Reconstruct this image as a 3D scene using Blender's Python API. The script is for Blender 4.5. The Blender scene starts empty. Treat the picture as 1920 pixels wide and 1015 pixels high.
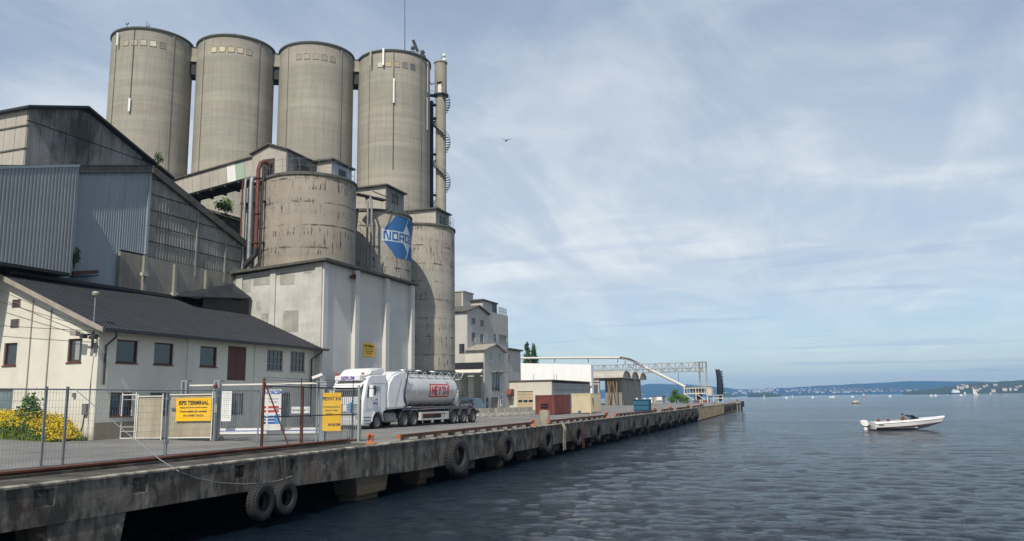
import bpy, bmesh, math, random
from math import sin, cos, tan, atan, atan2, radians, degrees, pi, sqrt, hypot
from mathutils import Vector, Matrix, noise
random.seed(7)
SC = bpy.context.scene
COL = SC.collection
V3 = Vector
# ---------------------------------------------------------------- camera
FPX, CX, CY = 1500.0, 960.0, 507.5
PITCH = atan(241.5/FPX); ROLL = 0.0155; YAW = atan(560/(FPX/cos(PITCH)))
EYE = V3((0, 0, 1.75))
_f0 = V3((-sin(YAW), cos(YAW), 0)); _r0 = V3((cos(YAW), sin(YAW), 0)); _z = V3((0, 0, 1))
FW = _f0*cos(PITCH) + _z*sin(PITCH); _u0 = -_f0*sin(PITCH) + _z*cos(PITCH)
UP = _u0*cos(ROLL) + _r0*sin(ROLL); RT = _r0*cos(ROLL) - _u0*sin(ROLL)
cam = bpy.data.cameras.new('camera'); camo = bpy.data.objects.new('camera', cam); COL.objects.link(camo)
cam.sensor_width = 36; cam.lens = FPX/1920*36; cam.clip_start = 0.2; cam.clip_end = 30000
m = Matrix.Identity(4)
for i in range(3):
    m[i][0] = RT[i]; m[i][1] = UP[i]; m[i][2] = -FW[i]; m[i][3] = EYE[i]
camo.matrix_world = m
SC.camera = camo
SC.view_settings.view_transform = 'Standard'; SC.view_settings.look = 'None'
SC.view_settings.exposure = 0.28; SC.view_settings.gamma = 1.0; SC.view_settings.use_curve_mapping = False
# ---------------------------------------------------------------- sun and sky
SUN_AZ = V3((0.115, -1.0)).normalized(); SUN_EL = radians(48)
sl = bpy.data.lights.new('sun', 'SUN'); sl.energy = 3.8; sl.angle = radians(0.55); sl.color = (1.0, 0.93, 0.82)
so = bpy.data.objects.new('sun', sl); COL.objects.link(so)
sd = V3((SUN_AZ.x*cos(SUN_EL), SUN_AZ.y*cos(SUN_EL), sin(SUN_EL)))
so.rotation_euler = sd.to_track_quat('Z', 'Y').to_euler()
so.location = (0, 0, 80)
W = bpy.data.worlds.new('World'); SC.world = W; W.use_nodes = True
nt = W.node_tree; nt.nodes.clear()
def wn(t, **k):
    n = nt.nodes.new(t)
    for a, b in k.items(): setattr(n, a, b)
    return n
out = wn('ShaderNodeOutputWorld'); bg = wn('ShaderNodeBackground'); bg.inputs[1].default_value = 0.1
sky = wn('ShaderNodeTexSky', sky_type='NISHITA', sun_disc=False); sky.sun_elevation = SUN_EL
sky.sun_rotation = atan2(SUN_AZ.x, SUN_AZ.y); sky.air_density = 1.0; sky.dust_density = 0.5; sky.ozone_density = 2.5
tc = wn('ShaderNodeTexCoord'); sep = wn('ShaderNodeSeparateXYZ'); nt.links.new(tc.outputs['Generated'], sep.inputs[0])
def wm(op, a, b=None, c=None, clamp=False):
    n = wn('ShaderNodeMath', operation=op, use_clamp=clamp)
    for i, x in enumerate((a, b, c)):
        if x is None: continue
        if isinstance(x, (int, float)): n.inputs[i].default_value = x
        else: nt.links.new(x, n.inputs[i])
    return n.outputs[0]
zz = wm('MAXIMUM', sep.outputs[2], 0.0)
den = wm('ADD', zz, 0.09)
cmb = wn('ShaderNodeCombineXYZ')
nt.links.new(wm('DIVIDE', sep.outputs[0], den), cmb.inputs[0]); nt.links.new(wm('DIVIDE', sep.outputs[1], den), cmb.inputs[1])
def wnoise(rot, scl, scale, detail, rough, dist=0.0, off=(0, 0, 0)):
    mp = wn('ShaderNodeMapping'); mp.inputs['Rotation'].default_value = (0, 0, rot); mp.inputs['Scale'].default_value = scl
    mp.inputs['Location'].default_value = off
    nt.links.new(cmb.outputs[0], mp.inputs[0])
    n = wn('ShaderNodeTexNoise'); n.inputs['Scale'].default_value = scale; n.inputs['Detail'].default_value = detail
    n.inputs['Roughness'].default_value = rough; n.inputs['Distortion'].default_value = dist
    nt.links.new(mp.outputs[0], n.inputs['Vector']); return n.outputs[0]
def wramp(x, a, b, lo=0.0, hi=1.0):
    n = wn('ShaderNodeMapRange', interpolation_type='SMOOTHSTEP'); n.inputs['From Min'].default_value = a; n.inputs['From Max'].default_value = b
    n.inputs['To Min'].default_value = lo; n.inputs['To Max'].default_value = hi; nt.links.new(x, n.inputs[0]); return n.outputs[0]
veil = wramp(wnoise(0.5, (1, 1.0, 1), 0.35, 4, 0.5, 0.6, (3, 1, 0)), 0.30, 0.52, 0.55, 1.0)
wisp = wramp(wnoise(-0.45, (1.0, 0.32, 1), 1.5, 9, 0.62, 1.2), 0.38, 0.72)
puff = wramp(wnoise(0.2, (0.8, 0.8, 1), 2.2, 7, 0.58, 0.4, (7, 2, 0)), 0.44, 0.72)
tex = wm('ADD', wm('MULTIPLY', wisp, 0.6), wm('MULTIPLY', puff, 0.5), clamp=True)
amt = wm('ADD', wm('MULTIPLY', veil, 0.90), wm('MULTIPLY', tex, 0.30), clamp=True)
# thinner veil low over the fjord, where clean blue shows
low = wramp(zz, 0.02, 0.17, 0.22, 1.0)
amt = wm('MULTIPLY', amt, low)
mixc = wn('ShaderNodeMix', data_type='RGBA'); nt.links.new(amt, mixc.inputs[0]); nt.links.new(sky.outputs[0], mixc.inputs[6])
cr = wn('ShaderNodeMix', data_type='RGBA'); nt.links.new(wramp(zz, 0.16, 0.60), cr.inputs[0])
cr.inputs[6].default_value = (5.9, 6.5, 7.0, 1); cr.inputs[7].default_value = (2.9, 3.6, 4.8, 1)
ct = wn('ShaderNodeMix', data_type='RGBA', blend_type='MULTIPLY'); ct.inputs[0].default_value = 1.0; nt.links.new(cr.outputs[2], ct.inputs[6])
cg_ = wn('ShaderNodeMix', data_type='RGBA'); nt.links.new(tex, cg_.inputs[0]); cg_.inputs[6].default_value = (0.84, 0.87, 0.92, 1); cg_.inputs[7].default_value = (1.20, 1.16, 1.10, 1)
nt.links.new(cg_.outputs[2], ct.inputs[7]); nt.links.new(ct.outputs[2], mixc.inputs[7])
# a few long grey bars of stratus low in the sky
bar = wramp(wnoise(YAW, (0.35, 2.2, 1), 1.1, 6, 0.55, 0.5, (1.7, 4, 0)), 0.57, 0.72, 0.0, 0.55)
mixb = wn('ShaderNodeMix', data_type='RGBA'); nt.links.new(wm('MULTIPLY', bar, wramp(zz, 0.5, 0.1)), mixb.inputs[0])
nt.links.new(mixc.outputs[2], mixb.inputs[6]); mixb.inputs[7].default_value = (3.6, 4.4, 6.0, 1)
nt.links.new(mixb.outputs[2], bg.inputs[0]); nt.links.new(bg.outputs[0], out.inputs[0])

# ---------------------------------------------------------------- helpers
def ray(px, py): return FW + RT*((px-CX)/FPX) - UP*((py-CY)/FPX)
def onX(px, py, X): d = ray(px, py); return EYE + d*(X/d.x)
def onY(px, py, Y): d = ray(px, py); return EYE + d*(Y/d.y)
def onZ(px, py, Z=0.0): d = ray(px, py); return EYE + d*((Z-EYE.z)/d.z)
MATS = {}
def pm(name, c1, c2=None, scale=0.5, rough=0.8, metal=0.0, streak=0.0, band=0.0, bump=0.15, bscale=12.0, dirt=None, dirt_amt=0.0, dscale=0.6, spec=0.4, rust=0.0, fine=0.25, coat=0.0, dlo=0.45, dhi=0.7, blotch=None, blotch_thr=0.6, blotch_scale=0.5, drip=0.0):
    if name in MATS: return MATS[name]
    M = bpy.data.materials.new(name); M.use_nodes = True; t = M.node_tree; N = t.nodes; L = t.links
    p = N['Principled BSDF']; geo = N.new('ShaderNodeNewGeometry')
    c2 = c2 or tuple(x*0.75 for x in c1)
    def mp(s):
        n = N.new('ShaderNodeMapping'); n.inputs['Scale'].default_value = s; L.new(geo.outputs['Position'], n.inputs[0]); return n.outputs[0]
    def ns(s, scl, det=6, ro=0.6):
        n = N.new('ShaderNodeTexNoise'); n.inputs['Scale'].default_value = scl; n.inputs['Detail'].default_value = det; n.inputs['Roughness'].default_value = ro
        L.new(mp(s), n.inputs['Vector']); return n.outputs[0]
    def mr(x, a, b, lo=0.0, hi=1.0):
        n = N.new('ShaderNodeMapRange'); n.inputs[1].default_value = a; n.inputs[2].default_value = b; n.inputs[3].default_value = lo; n.inputs[4].default_value = hi
        L.new(x, n.inputs[0]); return n.outputs[0]
    def mix(f, a, b, bt='MIX'):
        n = N.new('ShaderNodeMix'); n.data_type = 'RGBA'; n.blend_type = bt
        if isinstance(f, (int, float)): n.inputs[0].default_value = f
        else: L.new(f, n.inputs[0])
        for i, x in ((6, a), (7, b)):
            if isinstance(x, tuple): n.inputs[i].default_value = (*x[:3], 1)
            else: L.new(x, n.inputs[i])
        return n.outputs[2]
    def mul(a, b):
        n = N.new('ShaderNodeMath'); n.operation = 'MULTIPLY'
        for i, x in enumerate((a, b)):
            if isinstance(x, (int, float)): n.inputs[i].default_value = x
            else: L.new(x, n.inputs[i])
        return n.outputs[0]
    c = mix(mr(ns((1, 1, 1), scale), 0.35, 0.65), c1, c2)
    if blotch: c = mix(mr(ns((1, 1, 1), blotch_scale, 5, 0.6), blotch_thr, blotch_thr+0.03), c, blotch)
    if fine: c = mix(mr(ns((1, 1, 1), 9.0, 5, 0.7), 0.3, 0.7, 0, fine), c, tuple(x*0.6 for x in c1))
    if streak: c = mix(mul(mr(ns((1, 1, 0.06), 2.2, 6, 0.65), 0.45, 0.75), streak), c, tuple(x*0.45 for x in c1))
    if band: c = mix(mul(mr(ns((0.05, 0.05, 1), 1.6, 4, 0.7), 0.45, 0.62), band), c, tuple(x*0.62 for x in c1))
    if band: c = mix(mul(mr(ns((0.04, 0.04, 1), 0.55, 3, 0.6), 0.5, 0.66), band*0.8), c, tuple(min(1, x*1.3) for x in c1))
    if dirt: c = mix(mul(mr(ns((1, 1, 0.5), dscale, 7, 0.65), dlo, dhi), dirt_amt), c, dirt)
    if rust: c = mix(mul(mr(ns((1, 1, 0.25), 1.3, 8, 0.75), 0.5, 0.68), rust), c, (0.16, 0.055, 0.025))
    if drip:
        a = mr(ns((1, 1, 0.12), 7.5, 3, 0.6), 0.56, 0.64); b = mr(ns((0.12, 0.12, 1), 1.1, 3, 0.5), 0.44, 0.54)
        c = mix(mul(mul(a, b), drip), c, (0.055, 0.038, 0.028))
        a = mr(ns((1, 1, 1), 7.5, 2, 0.5), 0.68, 0.71)
        c = mix(mul(a, drip*0.8), c, (0.05, 0.035, 0.028))
        # joints of the slip form lifts
        wv = N.new('ShaderNodeTexWave'); wv.bands_direction = 'Z'; wv.inputs['Scale'].default_value = 0.19; wv.inputs['Distortion'].default_value = 0.6
        wv.inputs['Detail'].default_value = 4; wv.inputs['Detail Scale'].default_value = 2.5; L.new(geo.outputs['Position'], wv.inputs['Vector'])
        c = mix(mul(mr(wv.outputs[1], 0.975, 1.0), mul(mr(ns((1, 1, 1), 0.9, 4, 0.6), 0.45, 0.6), drip*0.9)), c, (0.05, 0.035, 0.028))
    L.new(c, p.inputs['Base Color'])
    p.inputs['Roughness'].default_value = rough; p.inputs['Metallic'].default_value = metal
    p.inputs['Specular IOR Level'].default_value = spec; p.inputs['Coat Weight'].default_value = coat
    if bump:
        b = N.new('ShaderNodeBump'); b.inputs['Strength'].default_value = bump; b.inputs['Distance'].default_value = 0.03
        L.new(ns((1, 1, 1), bscale, 6, 0.65), b.inputs['Height']); L.new(b.outputs[0], p.inputs['Normal'])
    MATS[name] = M; return M
def flat(name, c, rough=0.6, metal=0.0, spec=0.4, var=0.12, coat=0.0):
    return pm(name, c, tuple(x*(1-var) for x in c), scale=1.5, rough=rough, metal=metal, bump=0, fine=0.06, spec=spec, coat=coat)
def glass(name, c=(0.03, 0.045, 0.055), rough=0.06):
    M = pm(name, c, tuple(x*0.6 for x in c), scale=0.8, rough=rough, bump=0.02, bscale=2, fine=0, spec=0.9); return M

class MB:
    def __init__(s): s.v = []; s.f = []; s.sm = []
    def add(s, vs, fs, smooth=False):
        o = len(s.v); s.v += [V3(v) for v in vs]; s.f += [tuple(i+o for i in f) for f in fs]; s.sm += [smooth]*len(fs); return s
    def box(s, x0, x1, y0, y1, z0, z1):
        if x0 > x1: x0, x1 = x1, x0
        if y0 > y1: y0, y1 = y1, y0
        if z0 > z1: z0, z1 = z1, z0
        return s.add([(x, y, z) for z in (z0, z1) for y in (y0, y1) for x in (x0, x1)],
                     [(0, 2, 3, 1), (4, 5, 7, 6), (0, 1, 5, 4), (2, 6, 7, 3), (0, 4, 6, 2), (1, 3, 7, 5)])
    def bar(s, a, b, w, h=None, up=(0, 0, 1)):
        a = V3(a); b = V3(b); d = (b-a).normalized(); h = h or w; u = V3(up)
        if abs(d.dot(u)) > 0.99: u = V3((1, 0, 0))
        r = d.cross(u).normalized()*w/2; u = r.cross(d).normalized()*h/2
        vs = [a-r-u, a+r-u, a+r+u, a-r+u, b-r-u, b+r-u, b+r+u, b-r+u]
        return s.add(vs, [(0, 1, 2, 3), (7, 6, 5, 4), (0, 4, 5, 1), (1, 5, 6, 2), (2, 6, 7, 3), (3, 7, 4, 0)])
    def tube(s, pts, r, n=8, caps=True):
        pts = [V3(p) for p in pts]; R = r if isinstance(r, (list, tuple)) else [r]*len(pts)
        rings = []; ref = None
        for i, p in enumerate(pts):
            d = (pts[min(i+1, len(pts)-1)] - pts[max(i-1, 0)]).normalized()
            if ref is None: ref = V3((0, 0, 1)) if abs(d.z) < 0.9 else V3((1, 0, 0))
            a = d.cross(ref).normalized(); ref = a.cross(d).normalized()
            rings.append([p + (a*cos(2*pi*k/n) + ref*sin(2*pi*k/n))*R[i] for k in range(n)])
        vs = [q for g in rings for q in g]; fs = []
        for i in range(len(pts)-1):
            for k in range(n): fs.append((i*n+k, i*n+(k+1) % n, (i+1)*n+(k+1) % n, (i+1)*n+k))
        s.add(vs, fs, n > 5)
        if caps: o = len(s.v)-len(vs); s.f += [tuple(o+k for k in range(n))[::-1], tuple(o+(len(pts)-1)*n+k for k in range(n))]; s.sm += [False, False]
        return s
    def lathe(s, prof, c=(0, 0, 0), axis='z', n=24, a0=0.0, a1=2*pi, smooth=True, caps=False):
        full = abs(a1-a0-2*pi) < 1e-6; m_ = n if full else n+1; vs = []
        for r, h in prof:
            for k in range(m_):
                a = a0+(a1-a0)*k/n; x, y = r*cos(a), r*sin(a)
                if axis == 'z': q = (x, y, h)
                elif axis == 'x': q = (h, x, y)
                else: q = (y, h, x)
                vs.append((q[0]+c[0], q[1]+c[1], q[2]+c[2]))
        fs = []
        for i in range(len(prof)-1):
            for k in range(n if full else n):
                k2 = (k+1) % m_ if full else k+1
                fs.append((i*m_+k, i*m_+k2, (i+1)*m_+k2, (i+1)*m_+k))
        if caps: fs.append(tuple(range(m_))[::-1]); fs.append(tuple((len(prof)-1)*m_+k for k in range(m_)))
        return s.add(vs, fs, smooth)
    def prism(s, poly, d):
        poly = [V3(p) for p in poly]; d = V3(d); n = len(poly)
        return s.add(poly+[p+d for p in poly], [tuple(range(n))[::-1], tuple(range(n, 2*n))] + [(i, (i+1) % n, (i+1) % n+n, i+n) for i in range(n)])
    def quad(s, *p): return s.add(p, [tuple(range(len(p)))])
    def sheet(s, P, nu, nv, fn=None):
        vs = []
        for j in range(nv+1):
            for i in range(nu+1): vs.append(P(i/nu, j/nv))
        return s.add(vs, [(j*(nu+1)+i, j*(nu+1)+i+1, (j+1)*(nu+1)+i+1, (j+1)*(nu+1)+i) for j in range(nv) for i in range(nu)])
    def mesh(s, name, mat, M=None, fix=True):
        me = bpy.data.meshes.new(name)
        vs = [tuple(M @ v) if M else tuple(v) for v in s.v]
        me.from_pydata(vs, [], s.f); me.materials.append(mat)
        me.polygons.foreach_set('use_smooth', s.sm)
        if fix:
            bm = bmesh.new(); bm.from_mesh(me); bmesh.ops.recalc_face_normals(bm, faces=bm.faces); bm.to_mesh(me); bm.free()
        if any(s.sm): me.set_sharp_from_angle(angle=radians(38))
        me.update(); return me
def wl(o):
    p = V3((0, 0, 0))
    while o: p += o.location; o = o.parent
    return p
def tag(o, label=None, cat=None, group=None, kind=None):
    if label: o['label'] = label
    if cat: o['category'] = cat
    if group: o['group'] = group
    if kind: o['kind'] = kind
    return o
def thing(name, label, cat, loc=(0, 0, 0), group=None, rz=0.0):
    o = bpy.data.objects.new(name, None); COL.objects.link(o); o.location = loc; o.rotation_euler = (0, 0, rz); o.empty_display_size = 0.3
    return tag(o, label, cat, group)
def part(name, mb, mat, parent=None, M=None, kind=None, label=None, local=False, fix=True):
    o = bpy.data.objects.new(name, mb if isinstance(mb, bpy.types.Mesh) else mb.mesh(name, mat, M, fix)); COL.objects.link(o)
    if parent:
        o.parent = parent
        if not local: o.location = -wl(parent)
    if kind: o['kind'] = kind
    if label: o['label'] = label
    return o
def copy_tree(o, parent=None):
    c = o.copy(); COL.objects.link(c)
    if parent: c.parent = parent
    for ch in [x for x in o.children]: copy_tree(ch, c)
    return c
def frame(o, x, z=(0, 0, 1)):
    x = V3(x).normalized(); z = V3(z).normalized(); y = z.cross(x).normalized(); z = x.cross(y)
    M = Matrix.Identity(4)
    for i in range(3): M[i][0] = x[i]; M[i][1] = y[i]; M[i][2] = z[i]; M[i][3] = o[i]
    return M
def text(name, s, size, mat, parent, org, right, up=(0, 0, 1), off=0.004, align='CENTER', bold=0.0, sx=1.0, local=False, ext=0.001):
    cu = bpy.data.curves.new('tmp', 'FONT'); cu.body = s; cu.size = size; cu.align_x = align; cu.align_y = 'CENTER'; cu.offset = bold; cu.extrude = ext; cu.resolution_u = 3
    ob = bpy.data.objects.new('tmp', cu); COL.objects.link(ob)
    bpy.context.view_layer.update()
    me = bpy.data.meshes.new_from_object(ob); bpy.data.objects.remove(ob)
    r = V3(right).normalized(); u = V3(up); u = (u-r*u.dot(r)).normalized(); n = r.cross(u)
    M = Matrix.Identity(4)
    for i in range(3): M[i][0] = r[i]*sx; M[i][1] = u[i]; M[i][2] = n[i]; M[i][3] = org[i]+n[i]*off
    me.transform(M); me.materials.clear(); me.materials.append(mat); me.name = name
    o = bpy.data.objects.new(name, me); COL.objects.link(o); o.parent = parent
    if not local: o.location = -wl(parent)
    return o

bev0 = lambda m__: m__
# ---------------------------------------------------------------- materials
ASPH = pm('asphalt', (0.20, 0.195, 0.185), (0.155, 0.15, 0.145), scale=0.35, rough=0.92, bump=0.35, bscale=25, dirt=(0.27, 0.26, 0.235), dirt_amt=0.7, dscale=0.25, fine=0.45, blotch=(0.115, 0.11, 0.105), blotch_thr=0.63, blotch_scale=0.35)
QCON = pm('quay_concrete', (0.24, 0.22, 0.185), (0.115, 0.105, 0.086), scale=1.1, dlo=.44, dhi=.58, rough=0.9, streak=1.0, bump=0.5, bscale=7, dirt=(0.03, 0.029, 0.025), dirt_amt=0.85, dscale=1.9, rust=0.35, fine=0.5, blotch=(0.30, 0.28, 0.24), blotch_thr=0.60, blotch_scale=1.7)
COPING = pm('coping_concrete', (0.42, 0.38, 0.31), (0.30, 0.26, 0.21), scale=1.6, rough=0.9, bump=0.4, bscale=9, dirt=(0.07, 0.065, 0.05), dirt_amt=0.95, dscale=1.6, dlo=.42, dhi=.6)
BIGCON = pm('silo_concrete', (0.36, 0.335, 0.275), (0.30, 0.28, 0.23), scale=0.10, rough=0.9, streak=0.5, band=0.36, bump=0.25, bscale=1.5, fine=0.2)
RIBCON = pm('rib_concrete', (0.36, 0.32, 0.26), (0.28, 0.24, 0.19), scale=0.4, rough=0.9, streak=0.2)
CAPM = flat('dark_cap', (0.07, 0.075, 0.06), 0.85)
LOWCON = pm('small_silo_concrete', (0.38, 0.34, 0.28), (0.30, 0.27, 0.22), scale=0.4, rough=0.9, streak=0.35, band=0.3, bump=0.3, bscale=4, fine=0.25, drip=1.0)
LOWCON2 = pm('painted_silo_concrete', (0.43, 0.40, 0.34), (0.34, 0.31, 0.26), scale=0.4, rough=0.88, streak=0.4, band=0.3, bump=0.3, bscale=4, fine=0.25, drip=1.0)
PLAST = pm('cream_plaster', (0.68, 0.66, 0.58), (0.61, 0.59, 0.51), scale=0.5, rough=0.85, bump=0.25, bscale=8, streak=0.12, fine=0.12, dirt=(0.36, 0.33, 0.27), dirt_amt=0.25)
HALLW = pm('white_painted_concrete', (0.62, 0.61, 0.57), (0.56, 0.55, 0.51), scale=0.5, rough=0.85, bump=0.25, bscale=6, streak=0.16, band=0.12, fine=0.12)
HALLL = pm('flaking_painted_concrete', (0.60, 0.585, 0.54), (0.48, 0.465, 0.42), scale=0.8, rough=0.9, bump=0.4, bscale=6, streak=0.35, band=0.3, fine=0.3, dirt=(.30, .29, .26), dirt_amt=.5, dscale=.9, dlo=.5, dhi=.72, blotch=(0.36, 0.35, 0.31), blotch_thr=0.64, blotch_scale=0.55)
DIRTW = pm('stained_retaining_concrete', (0.33, 0.315, 0.275), (0.21, 0.20, 0.17), scale=0.5, rough=0.92, streak=0.6, bump=0.3, bscale=5, fine=0.35, rust=0.12)
ROOF = pm('dark_roof_tile', (0.028, 0.031, 0.038), (0.018, 0.02, 0.025), scale=1.2, rough=0.55, bump=0.2, bscale=20, fine=0.3)
BLUEC = pm('blue_grey_cladding', (0.31, 0.335, 0.345), (0.25, 0.27, 0.28), scale=0.4, rough=0.6, bump=0.05, streak=0.18, metal=0.0)
BLUE2 = pm('pale_blue_cladding', (0.31, 0.355, 0.38), (0.26, 0.305, 0.335), scale=0.4, rough=0.6, bump=0.05, streak=0.1)
ASB = pm('fibre_cement_cladding', (0.33, 0.33, 0.30), (0.22, 0.22, 0.195), scale=0.7, rough=0.9, bump=0.2, streak=0.7, fine=0.35, dirt=(0.05, 0.05, 0.045), dirt_amt=0.5)
PANELG = pm('grey_concrete_panel', (0.31, 0.305, 0.29), (0.23, 0.225, 0.21), scale=0.5, rough=0.9, bump=0.2, streak=0.8, fine=0.3, dirt=(0.03, 0.03, 0.028), dirt_amt=0.8, dscale=0.35, dlo=.5, dhi=.66)
PANELC = pm('pale_concrete_panel', (0.46, 0.43, 0.37), (0.38, 0.35, 0.30), scale=0.5, rough=0.9, bump=0.2, streak=0.35, fine=0.2)
SEAM = flat('dark_seam', (0.05, 0.05, 0.045), 0.9)
TRIM = pm('weathered_timber_trim', (0.13, 0.125, 0.11), (0.07, 0.065, 0.055), scale=2, rough=0.9, bump=0.3)
TRIML = pm('pale_barge_board', (0.36, 0.33, 0.28), (0.25, 0.22, 0.18), scale=2, rough=0.85, bump=0.3)
BROWN = flat('brown_paint', (0.10, 0.035, 0.022), 0.6)
GLASS = glass('window_glass'); GLASS2 = glass('bright_window_glass', (0.16, 0.22, 0.24), 0.15)
GREYF = flat('grey_window_frame', (0.30, 0.30, 0.28), 0.6)
GALV = pm('galvanised_steel', (0.33, 0.35, 0.36), (0.24, 0.26, 0.27), scale=4, rough=0.5, metal=0.6, bump=0)
WHITEP = flat('white_paint', (0.78, 0.77, 0.74), 0.5, var=0.08)
TRUCKW = pm('gloss_white_paint', (0.80, 0.80, 0.80), (0.76, 0.76, 0.76), scale=1.5, rough=0.25, bump=0, fine=0.04, coat=0.4, streak=0.10, dirt=(.45, .43, .40), dirt_amt=.25, dscale=1.5)
TANKW = pm('tank_metal_paint', (0.66, 0.65, 0.63), (0.60, 0.59, 0.57), scale=0.6, rough=0.3, bump=0.0, fine=0.08, streak=0.1, metal=0.25)
BLACK = flat('black_rubber', (0.022, 0.022, 0.022), 0.85)
TYRE = pm('weathered_rubber', (0.035, 0.035, 0.037), (0.02, 0.02, 0.021), scale=3, rough=0.85, bump=0.3, bscale=10, dirt=(0.06, 0.058, 0.05), dirt_amt=0.35, dscale=2)
DARKM = flat('dark_steel', (0.05, 0.05, 0.055), 0.6, metal=0.2)
GREYM = flat('grey_steel', (0.20, 0.20, 0.20), 0.5, metal=0.3)
RUST = pm('rusty_steel', (0.17, 0.062, 0.035), (0.075, 0.032, 0.022), scale=3, rough=0.85, bump=0.3, bscale=20)
RUSTP = pm('rusty_red_container_paint', (0.25, 0.07, 0.06), (0.15, 0.05, 0.05), scale=1.6, rough=0.75, bump=0.2, rust=1.0, fine=.5, streak=.6)
CONTC = pm('cream_container_paint', (0.66, 0.58, 0.40), (0.60, 0.52, 0.36), scale=1.0, rough=0.65, bump=0.1, rust=0.12, streak=0.2)
ORANGE = pm('orange_paint', (0.52, 0.17, 0.06), (0.38, 0.11, 0.04), scale=4, rough=0.6, bump=0.2, rust=0.3)
YEL = flat('yellow_sign_face', (0.86, 0.50, 0.01), 0.45, var=0.03)
INK = flat('black_print', (0.03, 0.025, 0.02), 0.6, var=0)
REDP = flat('red_print', (0.50, 0.03, 0.04), 0.5, var=0)
BLUEP = flat('blue_print', (0.04, 0.12, 0.42), 0.5, var=0)
LBLUEP = flat('light_blue_print', (0.05, 0.30, 0.62), 0.5, var=0)
VIOLP = flat('violet_print', (0.13, 0.05, 0.33), 0.5, var=0)
LOGOB = pm('faded_blue_wall_paint', (0.035, 0.155, 0.38), (0.045, 0.125, 0.31), scale=2.0, rough=0.8, bump=0.1, streak=0.2, fine=0.2)
LOGOW = pm('faded_white_wall_paint', (0.60, 0.66, 0.72), (0.50, 0.56, 0.62), scale=2.0, rough=0.8, bump=0.1)
REDPIPE = pm('red_oxide_pipe', (0.17, 0.055, 0.035), (0.10, 0.04, 0.03), scale=3, rough=0.6, bump=0.1)
BLUEBOX = pm('blue_skip_paint', (0.025, 0.12, 0.19), (0.02, 0.09, 0.15), scale=2, rough=0.6, bump=0.1)
CARP = flat('blue_grey_car_paint', (0.30, 0.35, 0.41), 0.25, metal=0.3, coat=0.5)
BARK = pm('bark', (0.10, 0.075, 0.05), (0.06, 0.045, 0.03), scale=4)
def leafmat(name, a, b, sc=1.5):
    M = pm(name, a, b, scale=sc, rough=0.65, bump=0, fine=0.2, spec=0.3); p = M.node_tree.nodes['Principled BSDF']
    p.inputs['Subsurface Weight'].default_value = 0.0; return M
LEAF = leafmat('leaves', (0.10, 0.20, 0.04), (0.055, 0.12, 0.025))
LEAF2 = leafmat('dark_leaves', (0.07, 0.12, 0.035), (0.04, 0.075, 0.022))
GRASSM = leafmat('rape_stems', (0.17, 0.24, 0.03), (0.09, 0.15, 0.02), 3)
YFLOW = leafmat('yellow_petals', (0.72, 0.52, 0.01), (0.58, 0.42, 0.01), 5)

# ================================================================ THE SETTING
WZ = -2.0
def ground_z(x):
    if x > -24: return 0.0
    if x > -30: return 0.2*(-24-x)/6
    if x > -38: return 0.2+0.3*(-30-x)/8
    return 0.5
def edge_x(y): return -16.3 if y < 100 else -16.3-0.022*(y-100)
QEND = 212.0
# --- water
mw = bpy.data.materials.new('sea_water'); mw.use_nodes = True; t = mw.node_tree; p = t.nodes['Principled BSDF']
p.inputs['Base Color'].default_value = (0.004, 0.009, 0.015, 1); p.inputs['Roughness'].default_value = 0.08; p.inputs['IOR'].default_value = 1.333
p.inputs['Specular IOR Level'].default_value = 0.5
g = t.nodes.new('ShaderNodeNewGeometry')
def wv(rot, scl, scale, det, rough):
    mp = t.nodes.new('ShaderNodeMapping'); mp.inputs['Rotation'].default_value = (0, 0, rot); mp.inputs['Scale'].default_value = scl
    t.links.new(g.outputs['Position'], mp.inputs[0])
    n = t.nodes.new('ShaderNodeTexNoise'); n.inputs['Scale'].default_value = scale; n.inputs['Detail'].default_value = det; n.inputs['Roughness'].default_value = rough; n.inputs['Distortion'].default_value = 0.4
    t.links.new(mp.outputs[0], n.inputs['Vector']); return n.outputs[0]
def addn(a, b, k):
    n = t.nodes.new('ShaderNodeMath'); n.operation = 'MULTIPLY_ADD'; t.links.new(b, n.inputs[0]); n.inputs[1].default_value = k
    if a is None: n.inputs[2].default_value = 0
    else: t.links.new(a, n.inputs[2])
    return n.outputs[0]
h = addn(None, wv(0.45, (1, 1.7, 1), 0.16, 3, 0.5), 0.5)
h = addn(h, wv(0.25, (1, 2.2, 1), 0.8, 5, 0.65), 0.75)
h = addn(h, wv(-0.1, (1, 1.8, 1), 2.6, 5, 0.75), 0.6)
b = t.nodes.new('ShaderNodeBump'); b.inputs['Strength'].default_value = 0.8; b.inputs['Distance'].default_value = 0.42
t.links.new(h, b.inputs['Height']); t.links.new(b.outputs[0], p.inputs['Normal'])
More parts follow.
